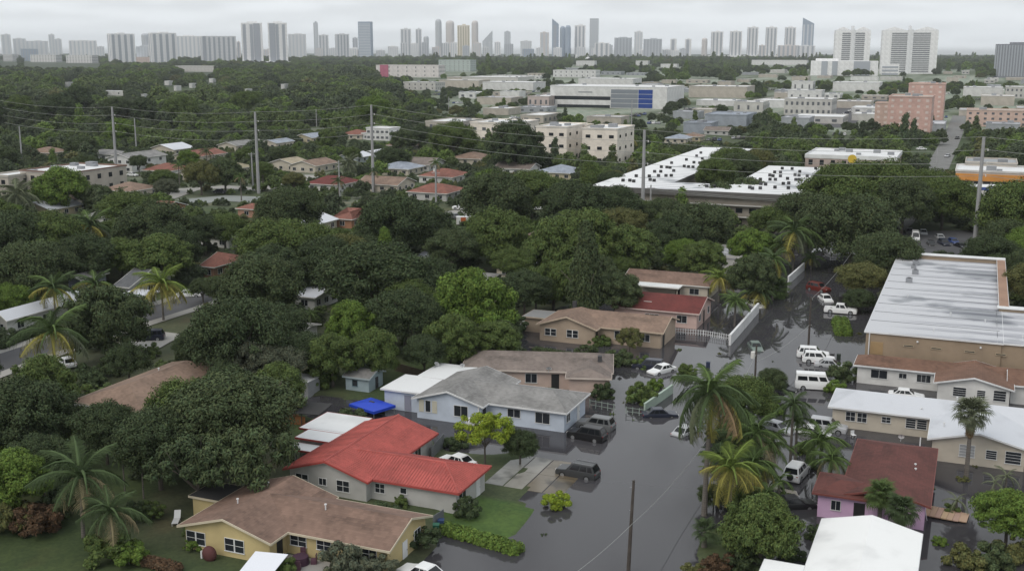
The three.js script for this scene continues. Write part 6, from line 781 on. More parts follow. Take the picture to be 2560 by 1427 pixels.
pole('t3', 'transmission_pole', 'tall concrete pole before the near corner of the white roofed courtyard block', 1606, 567, 26, 0.5, m.pole, { brackets: [23, 20, 17] });
pole('t4', 'transmission_pole', 'tallest concrete pole, rising behind the warehouse car park', 2437, 628, 27, 0.5, m.pole, { brackets: [24, 21, 18] });
pole('d1', 'utility_pole', 'concrete pole with a crossarm and transformer above the tow truck', 1090, 516, 12.5, 0.3, m.pole, { arms: [10.2], armLen: 2.6, transformer: true });
pole('d2', 'utility_pole', 'short concrete pole beside the tall pole at the courtyard block', 1625, 575, 12, 0.26, m.pole, { arms: [11.2], armLen: 2 });
pole('d3', 'utility_pole', 'slim concrete pole behind the pale two storey house', 340, 376, 15, 0.32, m.pole);
pole('d4', 'utility_pole', 'pale concrete pole on the flat white roof side at the far left', 54, 404, 15, 0.34, m.pole);
pole('d5', 'utility_pole', 'thin pole behind the grey blue roofs', 791, 318, 11, 0.28, m.pole);
pole('d6', 'utility_pole', 'concrete pole in front of the dark hedge by the road with a crossarm', 632, 478, 13, 0.28, m.pole, { arms: [12.5], armLen: 2.6 });
pole('d7', 'utility_pole', 'pole by the maroon roofed house with a small crossarm', 849, 500, 12.5, 0.24, m.pole, { arms: [11.6], armLen: 2 });
pole('d8', 'utility_pole', 'stubby concrete pole over the trees beside the pale gap of water', 2192, 592, 9, 0.3, m.pole, { arms: [8.2], armLen: 1.8 });
pole('d9', 'utility_pole', 'pole at the side road left of the orange shop', 2339, 455, 12, 0.3, m.pole);
pole('d10', 'utility_pole', 'short pole beside the shop car park', 2354, 470, 7, 0.26, m.pole);
pole('d11', 'utility_pole', 'thin pole left of the flat roofed white apartments', 1122, 292, 14, 0.3, m.pole);
pole('d12', 'utility_pole', 'thin pole before the white block of apartments nearest the trees', 1579, 322, 17, 0.32, m.pole);
pole('w1', 'utility_pole', 'dark wooden pole leaning in the water at the bottom of the street', 1570, 1440, 9.3, 0.17, m.wood, { lean: 0.35, brackets: [5.2, 6.4, 8.6], small: true });
pole('w2', 'utility_pole', 'dark wooden pole rising beside the pair of white SUVs', 2022, 866, 8.2, 0.17, m.wood, { brackets: [3.6, 7.8], small: true });
pole('w3', 'utility_pole', 'wooden pole with a white transformer among the trees in the street', 1886, 1000, 7.8, 0.16, m.wood, { transformer: true });
function wire(a, b, label, r = 0.04, sag = 0.02, group = 'power lines between the tall poles') {
  const L = Math.hypot(b[0] - a[0], b[2] - a[2]), pts = []; for (let i = 0; i <= 16; i++) { const t = i / 16; pts.push(new THREE.Vector3(lerp(a[0], b[0], t), lerp(a[1], b[1], t) - 4 * sag * L * t * (1 - t), lerp(a[2], b[2], t))); }
  const o = part(numbered('power_line'), new THREE.TubeGeometry(new THREE.CatmullRomCurve3(pts), 32, r, 4), m.wire, scene); tag(o, label, 'power line', group); return o;
}
{
  const T_ = poleTops, off = (a, y, dx = 0) => [a[0] + dx, y, a[2]], left = [T_.t0[0] - (T_.t1[0] - T_.t0[0]), 26, T_.t0[2] - (T_.t1[2] - T_.t0[2])], right = [T_.t4[0] + 80, 27, T_.t4[2] + 25];
  const seq = [[left, T_.t0], [T_.t0, T_.t1], [T_.t1, T_.t2], [T_.t2, T_.t3], [T_.t3, T_.t4], [T_.t4, right]], name = ['running left out of view from the leftmost tall pole', 'from the leftmost tall pole to the one by the curving road', 'from the curving road to the white two storey house', 'over the trees from the white two storey house to the courtyard block', 'over the courtyard block towards the tallest pole', 'running right out of view from the tallest pole'];
  seq.forEach(([a, b], i) => { for (const d of [0, 3, 6, 9]) wire(off(a, a[1] - d, d ? 1.1 : 0), off(b, b[1] - d, d ? 1.1 : 0), ['topmost', 'second', 'third', 'lowest'][d / 3] + ' power line ' + name[i], 0.042, 0.016, 'power lines ' + name[i]); });
  const w0 = [T_.w1[0] - 2, 9.5, T_.w1[2] + 30];
  wire(off(T_.w2, 3.6), off(T_.w3, 5.4), 'thin pale service cable between the two wooden poles in the street', 0.035, 0.02, null); wire(off(T_.w1, 5.2, 0), [T_.w3[0], 6.5, T_.w3[2]], 'thin cable from the bottom wooden pole up the flooded street', 0.03, 0.04, null); wire(off(T_.w1, 5.2), w0, 'thin cable from the bottom wooden pole out of the picture', 0.03, 0.03, null); wire(off(T_.w2, 7.8), off(T_.d8, 8.2), 'cable from the upper wooden pole to the stubby concrete pole', 0.03, 0.02, null);
  for (const y of [8.2, 8.6]) wire(off(T_.d8, y), off(T_.d2, y + 2.6), 'low cable over the palms by the courtyard block', 0.04, 0.014, 'low cables over the palms by the courtyard block');
}

// ---------- trees, palms and bushes one can point at ----------
{
  const t = treeAt;
  // below left
  t('broad', 585, 1035, 135, 'dark', 'huge dark willowy tree crown between the brown roofs, its right half'); t('broad', 470, 1030, 92, 'mid', 'broad mid green crown behind the huge dark tree, left of it'); t('feather', 610, 1150, 95, 'dark', 'drooping dark crown over the back of the yellow house'); t('broad', 395, 1105, 95, 'deep', 'deep green glossy crown above the twin slim papaya plants'); t('feather', 490, 1165, 90, 'deep', 'very dark drooping crown beside the yellow house annex'); t('dome', 690, 970, 60, 'mid', 'rounded crown between the huge dark tree and the metal shed');
  t('dome', 105, 965, 66, 'mid', 'large leafed green tree in front of the white car at the left'); t('broad', 55, 1040, 90, 'deep', 'dark tree at the left edge below the dry road'); t('broad', 140, 1050, 55, 'dark', 'dark tree left of the brown roofed house in the trees'); t('shrub', 155, 1085, 55, 'bright', 'bright yellow green shrub above the brown tipped coconut palm'); t('shrub', 20, 1125, 38, 'bright', 'bright green shrub cut by the left edge'); t('dome', 35, 1200, 70, 'fresh', 'fresh green mound of leaves at the left edge'); t('broad', 100, 1150, 65, 'deep', 'dark crown between the fresh mound and the brown tipped palm'); t('broad', 260, 1070, 65, 'deep', 'dark glossy bush tree right of the bright shrub');
  t('shrub', 90, 1310, 50, 'rust', 'reddish brown shrub by the left lawn'); t('shrub', 30, 1300, 55, 'olive', 'olive brown shrub at the left edge of the lawn'); t('shrub', 150, 1270, 55, 'deep', 'dark shrub under the brown tipped palm'); t('shrub', 275, 1375, 55, 'mid', 'leafy bush at the foot of the lower coconut palm'); t('shrub', 320, 1395, 40, 'fresh', 'pale leaved bush beside the leafy bush at the lower palm'); t('shrub', 480, 1368, 22, 'fresh', 'small bush at the left corner of the yellow house wall');
  t('shrub', 860, 1415, 60, 'grey', 'pale grey green bush at the bottom edge before the yellow house'); t('shrub', 940, 1420, 42, 'grey', 'pale bush right of another at the bottom edge before the yellow house'); t('shrub', 1058, 1350, 40, 'deep', 'dark round shrub at the right end of the yellow house'); t('shrub', 1165, 1275, 38, 'deep', 'dark shrub at the front corner of the red roofed house'); t('shrub', 1140, 1262, 26, 'mid', 'smaller shrub tucked against the red roofed house'); t('shrub', 1000, 1262, 20, 'mid', 'small bush between the yellow and the red roofed house');
  t('shrub', 1393, 1243, 34, 'lime', 'yellow green round bush standing alone in the water', null, { hc: 1.1 }); t('feather', 1212, 1078, 56, 'lime', 'lime yellow tree beside the pale blue house'); t('broad', 1300, 1105, 45, 'deep', 'dark round tree between the lime tree and the water'); t('shrub', 1140, 1100, 32, 'deep', 'dark bush left of the lime tree trunk'); t('shrub', 800, 950, 40, 'mid', 'bush between the metal shed and the blue shed'); t('broad', 690, 910, 55, 'grey', 'bare greyish tree above the metal shed'); t('shrub', 905, 915, 40, 'deep', 'dark bush behind the blue shed');
  // middle left
  t('dome', 880, 820, 62, 'fresh', 'bright green mango tree, upper part of a pair of domes left of centre'); t('dome', 830, 890, 58, 'mid', 'green dome of leaves left of the bright mango tree'); t('dome', 935, 880, 62, 'mid', 'green dome of leaves below right of the bright mango tree'); t('dome', 1185, 760, 90, 'fresh', 'largest bright green domed tree at the centre'); t('dome', 1125, 850, 62, 'mid', 'green domed tree in front of the largest bright dome'); t('dome', 1240, 850, 50, 'mid', 'green domed tree right of and below the largest bright dome'); t('broad', 1060, 880, 48, 'deep', 'dark tree left of the mauve roofed house');
  t('broad', 1010, 790, 80, 'deep', 'very dark crown left of the largest bright dome'); t('broad', 940, 690, 110, 'deep', 'widest dark crown above the mango trees'); t('broad', 815, 655, 76, 'deep', 'dark broad crown left of the widest dark crown'); t('broad', 1080, 695, 62, 'deep', 'dark crown right of the widest dark crown'); t('broad', 650, 715, 88, 'dark', 'broad dark crown behind the navy SUV on the forecourt'); t('broad', 590, 840, 110, 'deep', 'big dark crown above the brown roof at the left'); t('broad', 690, 812, 66, 'deep', 'dark crown between the big dark crown and the mango trees'); t('broad', 740, 880, 60, 'deep', 'dark tree over the little grey roof'); t('feather', 640, 905, 60, 'grey', 'thin grey green tree with bare limbs above the huge dark tree');
  t('broad', 690, 610, 85, 'mid', 'light green crown below the terracotta roof'); t('broad', 775, 608, 60, 'mid', 'light green crown right of another below the terracotta roof'); t('broad', 862, 636, 62, 'olive', 'olive green crown before the widest dark crown'); t('broad', 720, 530, 72, 'dark', 'dark crown left of the terracotta roof'); t('broad', 985, 565, 88, 'deep', 'large dark crown below the tall pole by the white two storey house'); t('broad', 1060, 570, 75, 'deep', 'dark crown left of the pickup and tow truck'); t('broad', 1240, 590, 75, 'mid', 'green crown below the tow truck'); t('broad', 1130, 620, 60, 'dark', 'dark crown before the pale gaps of water'); t('broad', 560, 572, 48, 'mid', 'green crown right of the brown fronded palms');
  t('dome', 265, 800, 78, 'dark', 'round dark street tree beside the dry road'); t('dome', 400, 640, 62, 'mid', 'tall green tree behind the grey slate roof'); t('dome', 300, 640, 52, 'mid', 'green tree behind the grey slate roof, left of the tall one'); t('broad', 70, 670, 75, 'dark', 'dark crown above the white metal roof at the left edge'); t('broad', 30, 600, 70, 'deep', 'deep green crown at the left edge'); t('broad', 210, 640, 60, 'deep', 'deep dark crown above the small blue grey house'); t('broad', 505, 722, 30, 'dark', 'dark tree in front of the terracotta roofed house'); t('broad', 120, 590, 70, 'mid', 'mid green crown at the left behind the coconut palms'); t('broad', 380, 568, 78, 'dark', 'broad crown in front of the terracotta walls at left'); t('broad', 510, 578, 48, 'deep', 'dark crown beside the curving road'); t('dome', 150, 470, 50, 'fresh', 'fresh green tree hiding the flat white roofed building'); t('broad', 318, 522, 52, 'mid', 'green crown in front of the hipped brown roof');
  // centre right
  t('dome', 1475, 600, 85, 'mid', 'tall domed green tree above the tan house'); t('dome', 1395, 620, 75, 'mid', 'domed green tree left of the tall dome above the tan house'); t('dome', 1570, 620, 65, 'mid', 'domed green tree right of the tall dome above the tan house'); t('pine', 1465, 700, 65, 'dark', 'dark fine leaved conifer right behind the tan house roof'); t('dome', 1540, 720, 60, 'dark', 'dark tree between the conifer and the maroon roof'); t('dome', 1385, 700, 62, 'mid', 'green tree left of the conifer behind the tan house'); t('broad', 1310, 720, 55, 'deep', 'dark tree left behind the tan house'); t('dome', 1610, 640, 45, 'dark', 'dark tree above the cream house with the carport'); t('broad', 1280, 660, 50, 'mid', 'pale green tree before the white carport roofs');
  t('broad', 1740, 560, 70, 'dark', 'dark crown under the courtyard block facade'); t('dome', 1755, 640, 52, 'mid', 'green tree left of the street palms'); t('dome', 1880, 610, 48, 'fresh', 'fresh green tree beside the street palms'); t('dome', 1880, 680, 60, 'dark', 'dark tree below the fresh green one by the street'); t('broad', 1685, 590, 55, 'deep', 'deep green tree right of the tall concrete pole'); t('shrub', 1500, 848, 24, 'mid', 'small tree against the front of the tan house'); t('feather', 1575, 838, 34, 'olive', 'feathery olive tree before the tan house'); t('shrub', 1470, 880, 36, 'dark', 'low hedge like bush between the tan and the pink house'); t('shrub', 1545, 890, 36, 'dark', 'low dark bush right of another between the tan and the pink house'); t('shrub', 1605, 900, 26, 'mid', 'low bush beside the navy SUV near the tan house');
  t('shrub', 1715, 920, 27, 'mid', 'round bush in the water beside a white car'); t('shrub', 1606, 978, 42, 'mid', 'round tree in the water before the pale green wall'); t('shrub', 1640, 955, 24, 'fresh', 'smaller tree tucked behind the round tree at the green wall'); t('shrub', 1510, 975, 34, 'deep', 'dark shrubs in the water at the pink house corner'); t('shrub', 1490, 955, 20, 'rust', 'small reddish shrub at the pink house corner');
  t('broad', 2155, 685, 50, 'olive', 'yellowish tree leaning over the flooded street from the right'); t('broad', 2215, 635, 62, 'dark', 'dark tree at the far corner of the warehouse'); t('broad', 2150, 740, 30, 'deep', 'dark drooping foliage beside the black trailer'); t('shrub', 2110, 925, 36, 'dark', 'bush in front of the long white house'); t('shrub', 2088, 962, 26, 'fresh', 'small tree beside the white van'); t('broad', 1862, 985, 70, 'mid', 'broad tree in the street hiding the wooden pole with the transformer'); t('dome', 1905, 1310, 80, 'mid', 'round fresh green tree beside the lilac house'); t('shrub', 1845, 960, 32, 'fresh', 'fresh leaves at the top left of the broad tree in the street');
  t('dome', 2525, 1265, 62, 'fresh', 'fresh green tree at the right edge'); t('shrub', 2420, 1390, 45, 'olive', 'clipped bush at the bottom right'); t('shrub', 2490, 1385, 50, 'dark', 'clipped bush beside another at the bottom right'); t('shrub', 2545, 1370, 45, 'olive', 'clipped bush in the bottom right corner'); t('shrub', 2350, 1345, 20, 'fresh', 'small plant in the water below the plywood deck'); t('shrub', 2170, 1262, 20, 'rust', 'small red flowering shrub against the lilac wall'); t('shrub', 2050, 1330, 34, 'deep', 'dark shrub in the water left of the white gabled roof'); t('shrub', 1985, 1380, 28, 'deep', 'dark shrub at the left corner of the white gabled roof'); t('shrub', 2385, 1265, 22, 'mid', 'plants beside the plywood deck'); t('shrub', 2410, 1190, 16, 'olive', 'small tuft in the dark water by the cream house'); t('shrub', 1795, 1418, 46, 'rust', 'rusty brown undergrowth at the foot of the royal palm'); t('shrub', 1860, 1405, 50, 'deep', 'dark undergrowth right of the rusty undergrowth'); t('shrub', 1730, 1425, 26, 'olive', 'low weeds at the water edge below the royal palm');
  t('broad', 2100, 480, 90, 'mid', 'broad green crown right of the courtyard block'); t('broad', 2200, 470, 80, 'mid', 'broad green crown right of another beside the courtyard block'); t('broad', 2130, 560, 90, 'dark', 'dark crown over the far end of the flooded street'); t('broad', 2260, 508, 66, 'dark', 'dark crown above the car park by the warehouse'); t('broad', 2360, 502, 60, 'mid', 'green crown left of the tallest pole'); t('broad', 2556, 530, 84, 'mid', 'green crown at the right edge behind the warehouse'); t('broad', 2330, 480, 58, 'mid', 'green crown below the orange shop'); t('broad', 2020, 530, 70, 'dark', 'dark crown under the near corner of the courtyard block'); t('broad', 2520, 560, 46, 'dark', 'dark crown right of the tallest pole'); t('feather', 1800, 492, 48, 'dark', 'open dark tree standing in front of the white courtyard roof'); t('feather', 1865, 482, 46, 'dark', 'open dark tree right of another before the white courtyard roof');
  t('broad', 1535, 515, 62, 'deep', 'dark crown at the left foot of the courtyard block'); t('broad', 1528, 466, 42, 'deep', 'dark crown over the left corner of the white courtyard roof'); t('broad', 1440, 515, 70, 'deep', 'dark crown left of another at the foot of the courtyard block'); t('broad', 1330, 480, 70, 'mid', 'green crown below the white apartments'); t('broad', 1240, 500, 80, 'dark', 'dark crown right of the crossarm pole'); t('broad', 1790, 432, 42, 'mid', 'tall green crown inside the courtyard block', null, { hc: 10.5 }); t('broad', 1850, 418, 48, 'dark', 'tall dark crown right of another inside the courtyard block', null, { hc: 9.5 }); t('broad', 1895, 408, 42, 'olive', 'olive crown in the mouth of the courtyard block', null, { hc: 9.5 }); t('broad', 1830, 400, 44, 'mid', 'green crown low in the courtyard block behind the tall ones', null, { hc: 10 });

  t('broad', 1930, 545, 52, 'mid', 'green crown before the dark fascia of the courtyard block'); t('broad', 1660, 530, 46, 'dark', 'dark crown right of the tall pole at the courtyard block'); t('broad', 1560, 560, 50, 'olive', 'olive crown left of the tall pole at the courtyard block');
  [[345, 405, 20, 'dark', 'before the pale two storey house'], [500, 436, 42, 'olive', 'left of the overgrown pair by the curving road'], [560, 432, 40, 'dark', 'right of the overgrown pair by the curving road'], [980, 396, 36, 'deep', 'alone in front of the low brown roof near the white two storey house'], [1132, 345, 52, 'mid', 'hiding the join of the beige and pinkish apartment blocks'], [1290, 362, 62, 'deep', 'in front of the gap left of the white apartments'], [620, 388, 26, 'mid', 'between the sage grey roof and the blue grey roof'], [705, 384, 26, 'dark', 'between the two blue grey roofs'], [815, 350, 24, 'mid', 'between the blue grey roof and the red hipped roof'], [655, 425, 26, 'mid', 'at the tall pole by the curving road'], [735, 450, 24, 'olive', 'left of the maroon roof by the small crossarm pole'], [470, 395, 22, 'fresh', 'before the red brown roof'], [415, 470, 26, 'grey', 'silvery at the mouth of the curving road'], [210, 415, 30, 'dark', 'behind the flat white roofed building'], [1010, 350, 30, 'dark', 'right of the white two storey house'], [880, 385, 22, 'mid', 'beside the nearer pale blue roof'], [405, 445, 26, 'mid', 'under the slim pole of the pale two storey house'], [300, 330, 34, 'fresh', 'behind the slim concrete pole at the left'], [1230, 455, 40, 'fresh', 'right of the crossarm pole'], [1060, 345, 34, 'deep', 'left of the beige apartment building']].forEach(([x, y, r, tone, w], i) => t(i % 3 === 2 ? 'dome' : 'broad', x, y, r, tone, (r > 38 ? 'broad' : 'small') + ' tree ' + w, null, { hc: r > 38 ? undefined : 5.5 }));
  [[515, 380, 'left of the sage grey roof'], [600, 445, 'over the overgrown trees'], [845, 455, 'before the maroon roof'], [445, 415, 'before the red brown roof'], [935, 430, 'at the foot of the tall pole'], [1090, 410, 'above the crossarm pole'], [300, 480, 'beside the dusky hipped roof']].forEach(([x, y, w], i) => palmAt('coco', x, y, 17, 7.5, 'slender distant palm ' + w, null, { seed: 140 + i, fronds: 14, mat: i % 2 ? 'green' : 'deep', oldMat: 'straw' }));
  t('broad', 1785, 1225, 34, 'dark', 'dark tree just right of the royal palm trunk'); t('feather', 1860, 1250, 40, 'mid', 'loose tree under the yellow fronded palm'); t('shrub', 2015, 1115, 28, 'mid', 'bush beside the silver SUV at the cream house'); palmAt('coco', 1920, 1225, 40, 4, 'low palm above the round tree beside the lilac house', null, { seed: 150, mat: 'green', oldMat: 'straw' }); palmAt('coco', 1800, 1130, 44, 6, 'palm filling the gap beside the royal palm trunk', null, { seed: 151, mat: 'deep', oldMat: 'yellow' }); t('broad', 1930, 940, 34, 'dark', 'dark bush tree left of the tall slim palm');
  [[1565, 1000, 'beside the round tree at the green wall'], [1530, 1030, 'off the thin fence at the blue house'], [1335, 1062, 'before the front wall of the blue house'], [2300, 1185, 'in the dark water right of the dark red roof'], [2335, 1215, 'near the plywood deck'], [2062, 1212, 'left of the dark red roof'], [1800, 880, 'alone in the street above the broad tree'], [1700, 870, 'off the corner of the tan house'], [1935, 900, 'left of the black sunk car'], [2440, 1160, 'at the foot of the skirted fan palm'], [1585, 1045, 'in the shallow water before the navy car'], [1360, 1330, 'at the tip of the lawn'], [2150, 830, 'beside the clipped hedge box'], [1690, 1400, 'at the bottom of the flooded street']].forEach(([x, y, w], i) => t('shrub', x, y, 7 + 5 * hash2(i, 2), ['olive', 'mid', 'deep'][i % 3], 'half drowned tuft of weeds ' + w));
  // palms
  palmAt('coco', 195, 1195, 96, 6.5, 'big coconut palm with brown tipped fronds at the lower left', null, { seed: 5, lean: [0.5, 0.2], mat: 'deep', oldMat: 'straw' }); palmAt('coco', 275, 1290, 74, 4.6, 'lower coconut palm beside the brown tipped one', null, { seed: 8, mat: 'deep', oldMat: 'straw' });
  for (const [x, y, l] of [[352, 1160, 'slim papaya plant with a tuft of leaves, right of a pair'], [305, 1150, 'slim papaya plant with a tuft of leaves, left of a pair']]) palmAt('small', x, y, 26, 4.2, l, null, { name: 'papaya_plant', r: 0.08, mat: 'green' });
  palmAt('royal', 1772, 1000, 105, 12.4, 'tall royal palm with a smooth grey trunk in the water at the street', null, { seed: 3, fronds: 24, lean: [0.3, 0] });
  palmAt('coco', 1830, 1175, 78, 6.6, 'coconut palm with yellow fronds in front of the royal palm trunk', null, { seed: 11, fronds: 24, mat: 'fresh', oldMat: 'yellow', half: true }); palmAt('coco', 1890, 1075, 75, 7.2, 'coconut palm behind the yellow fronded one', null, { seed: 14, mat: 'green', oldMat: 'straw' }); palmAt('coco', 1985, 1000, 46, 8.4, 'tall slim palm with a dark trunk beside the silver sunk car', null, { seed: 21, mat: 'deep', trunk: m.bark, r: 0.16 }); palmAt('coco', 2055, 1095, 60, 4.4, 'bushy palm in front of the silver SUV', null, { seed: 23, mat: 'green' }); palmAt('small', 1908, 1165, 36, 4.4, 'small double palm below the coconut palms', null, { seed: 25, mat: 'green', oldMat: 'yellow' }); palmAt('small', 1770, 1160, 20, 3.6, 'young palm sprout by the royal palm trunk', null, { seed: 26, mat: 'fresh' });
  palmAt('coco', 1885, 1150, 62, 5.6, 'green coconut palm between the yellow fronded one and the jeep', null, { seed: 111, mat: 'green', oldMat: 'yellow' }); palmAt('coco', 1850, 1090, 60, 6.2, 'coconut palm touching the royal palm on its right', null, { seed: 112, mat: 'deep', oldMat: 'straw' }); palmAt('coco', 1925, 1105, 52, 5.4, 'arching coconut palm left of the tall slim palm', null, { seed: 113, mat: 'green', oldMat: 'straw' }); palmAt('coco', 1830, 1020, 60, 7, 'dark coconut palm behind the royal palm head', null, { seed: 114, mat: 'deep' }); palmAt('small', 1950, 1190, 34, 3.4, 'short palm left of the jeep', null, { seed: 115, mat: 'green' }); palmAt('coco', 2080, 1140, 46, 3.6, 'low palm in front of the bushy palm by the dark red roof', null, { seed: 116, mat: 'green', oldMat: 'straw' }); palmAt('coco', 1995, 1040, 36, 6, 'green palm right behind the tall slim palm', null, { seed: 117, mat: 'green' });
  t('broad', 1840, 1060, 50, 'dark', 'dark leafy tree behind the coconut palms by the street'); t('shrub', 1880, 1215, 40, 'deep', 'dark shrubs under the coconut palms by the street'); t('shrub', 1835, 1235, 34, 'mid', 'shrub beside the royal palm trunk'); t('shrub', 2030, 1150, 26, 'deep', 'dark shrub between the jeep and the low palm'); t('shrub', 2090, 1200, 28, 'deep', 'dark shrub at the left edge of the dark red roof'); t('shrub', 1960, 1240, 26, 'mid', 'shrub between the round tree and the black car'); t('shrub', 1925, 1010, 36, 'fresh', 'leafy bush right of the broad tree in the street'); t('shrub', 1800, 1085, 30, 'deep', 'dark shrub low behind the royal palm');
  palmAt('fan', 2432, 1022, 50, 8.0, 'fan palm with a skirt of dead leaves before the cream house', null, { seed: 31, skirt: true, mat: 'grey', fronds: 38 }); palmAt('fan', 2205, 1225, 46, 4.4, 'fan palm in front of the lilac house, upper of two', null, { seed: 33, mat: 'green', fronds: 38 }); palmAt('fan', 2258, 1262, 46, 4.0, 'fan palm in front of the lilac house, lower of two', null, { seed: 35, mat: 'deep', fronds: 38 });
  palmAt('fan', 1762, 1330, 40, 1.6, 'low palmetto at the foot of the royal palm', null, { seed: 37, mat: 'deep', fronds: 18 }); palmAt('coco', 1850, 1370, 55, 0.8, 'low dark cycad like palm right of the palmetto', null, { seed: 39, mat: 'deep', fronds: 14 });
  palmAt('coco', 128, 835, 80, 7, 'coconut palm over the dry road at the left', null, { seed: 41 }); palmAt('coco', 402, 715, 62, 6.5, 'yellowing coconut palm beside the dry road', null, { seed: 43, mat: 'fresh', oldMat: 'yellow', half: true }); palmAt('coco', 236, 715, 48, 6, 'coconut palm with hanging brown fronds before the slate roof', null, { seed: 45, oldMat: 'dead' }); palmAt('coco', 132, 725, 52, 6.5, 'coconut palm before the white metal roof', null, { seed: 47 }); palmAt('coco', 225, 570, 60, 8, 'coconut palm with arching fronds in the left woods', null, { seed: 49 }); palmAt('coco', 40, 490, 50, 7, 'grey coconut palm at the far left under the flat roof', null, { seed: 51, mat: 'grey' });
  palmAt('coco', 1988, 575, 58, 9, 'tallest coconut palm by the upper flooded street', null, { seed: 53 }); palmAt('royal', 1935, 660, 40, 7, 'royal palm with a pale trunk by the street wall', null, { seed: 55 }); palmAt('coco', 1800, 690, 42, 5, 'coconut palm with yellow fronds beside the maroon roof', null, { seed: 57, mat: 'fresh', oldMat: 'yellow', half: true }); palmAt('coco', 1840, 745, 36, 5, 'coconut palm over the half sunk white car', null, { seed: 59, mat: 'green' }); palmAt('coco', 1900, 725, 40, 3, 'low leafy palm clump by the street', null, { seed: 61 }); palmAt('fan', 1945, 715, 40, 2.2, 'brush like palm clump at the water edge', null, { seed: 63, mat: 'green' }); palmAt('coco', 1955, 610, 40, 6, 'palm left of the tallest coconut palm', null, { seed: 65, oldMat: 'yellow' }); palmAt('coco', 2030, 640, 28, 3, 'short palm at the end of the far white wall', null, { seed: 67 });
  palmAt('coco', 1340, 700, 36, 6, 'coconut palm left of the domed trees behind the tan house', null, { seed: 69, mat: 'green' }); palmAt('coco', 982, 785, 24, 5.5, 'small palm with a yellowed crown among the dark trees', null, { seed: 71, mat: 'straw' }); palmAt('coco', 870, 410, 30, 6, 'palm by the pole at the maroon roofed house', null, { seed: 73, mat: 'grey' }); palmAt('coco', 1578, 345, 26, 9, 'palm at the corner of the white apartments', null, { seed: 75 }); palmAt('small', 775, 790, 26, 3, 'spiky young palm left of the mango trees', null, { seed: 76, mat: 'green' });
  for (const [x, y, s, l] of [[2490, 1195, 1, 'banana plant by the dark water, left of two'], [2520, 1180, 2, 'banana plant by the dark water, right of two'], [2395, 1240, 3, 'banana plant beside the plywood deck']]) palmAt('small', x, y, 30, 1.8, l, null, { name: 'banana_plant', seed: 80 + s, fronds: 9, r: 0.12, mat: 'grey' });
  const h = (a, b, c, d, w, ht, tone, label) => { const p = P(a, b, 0.5), q = P(c, d, 0.5); hedge(p[0], p[1], q[0], q[1], w, ht, tone, label); };
  h(1115, 1318, 1290, 1368, 1.7, 1.3, 'fresh', 'clipped green hedge along the lawn of the red roofed house'); h(2102, 800, 2110, 830, 2.6, 1.2, 'fresh', 'box of clipped hedge standing in the water beside the white pickup'); h(0, 870, 90, 830, 2, 1.6, 'deep', 'dark hedge along the dry road at the left edge'); h(1340, 872, 1440, 890, 1.6, 1.2, 'dark', 'hedge in the water before the tan house'); h(330, 1400, 440, 1427, 1.2, 0.9, 'rust', 'low reddish hedge at the bottom by the yellow house lawn');
}

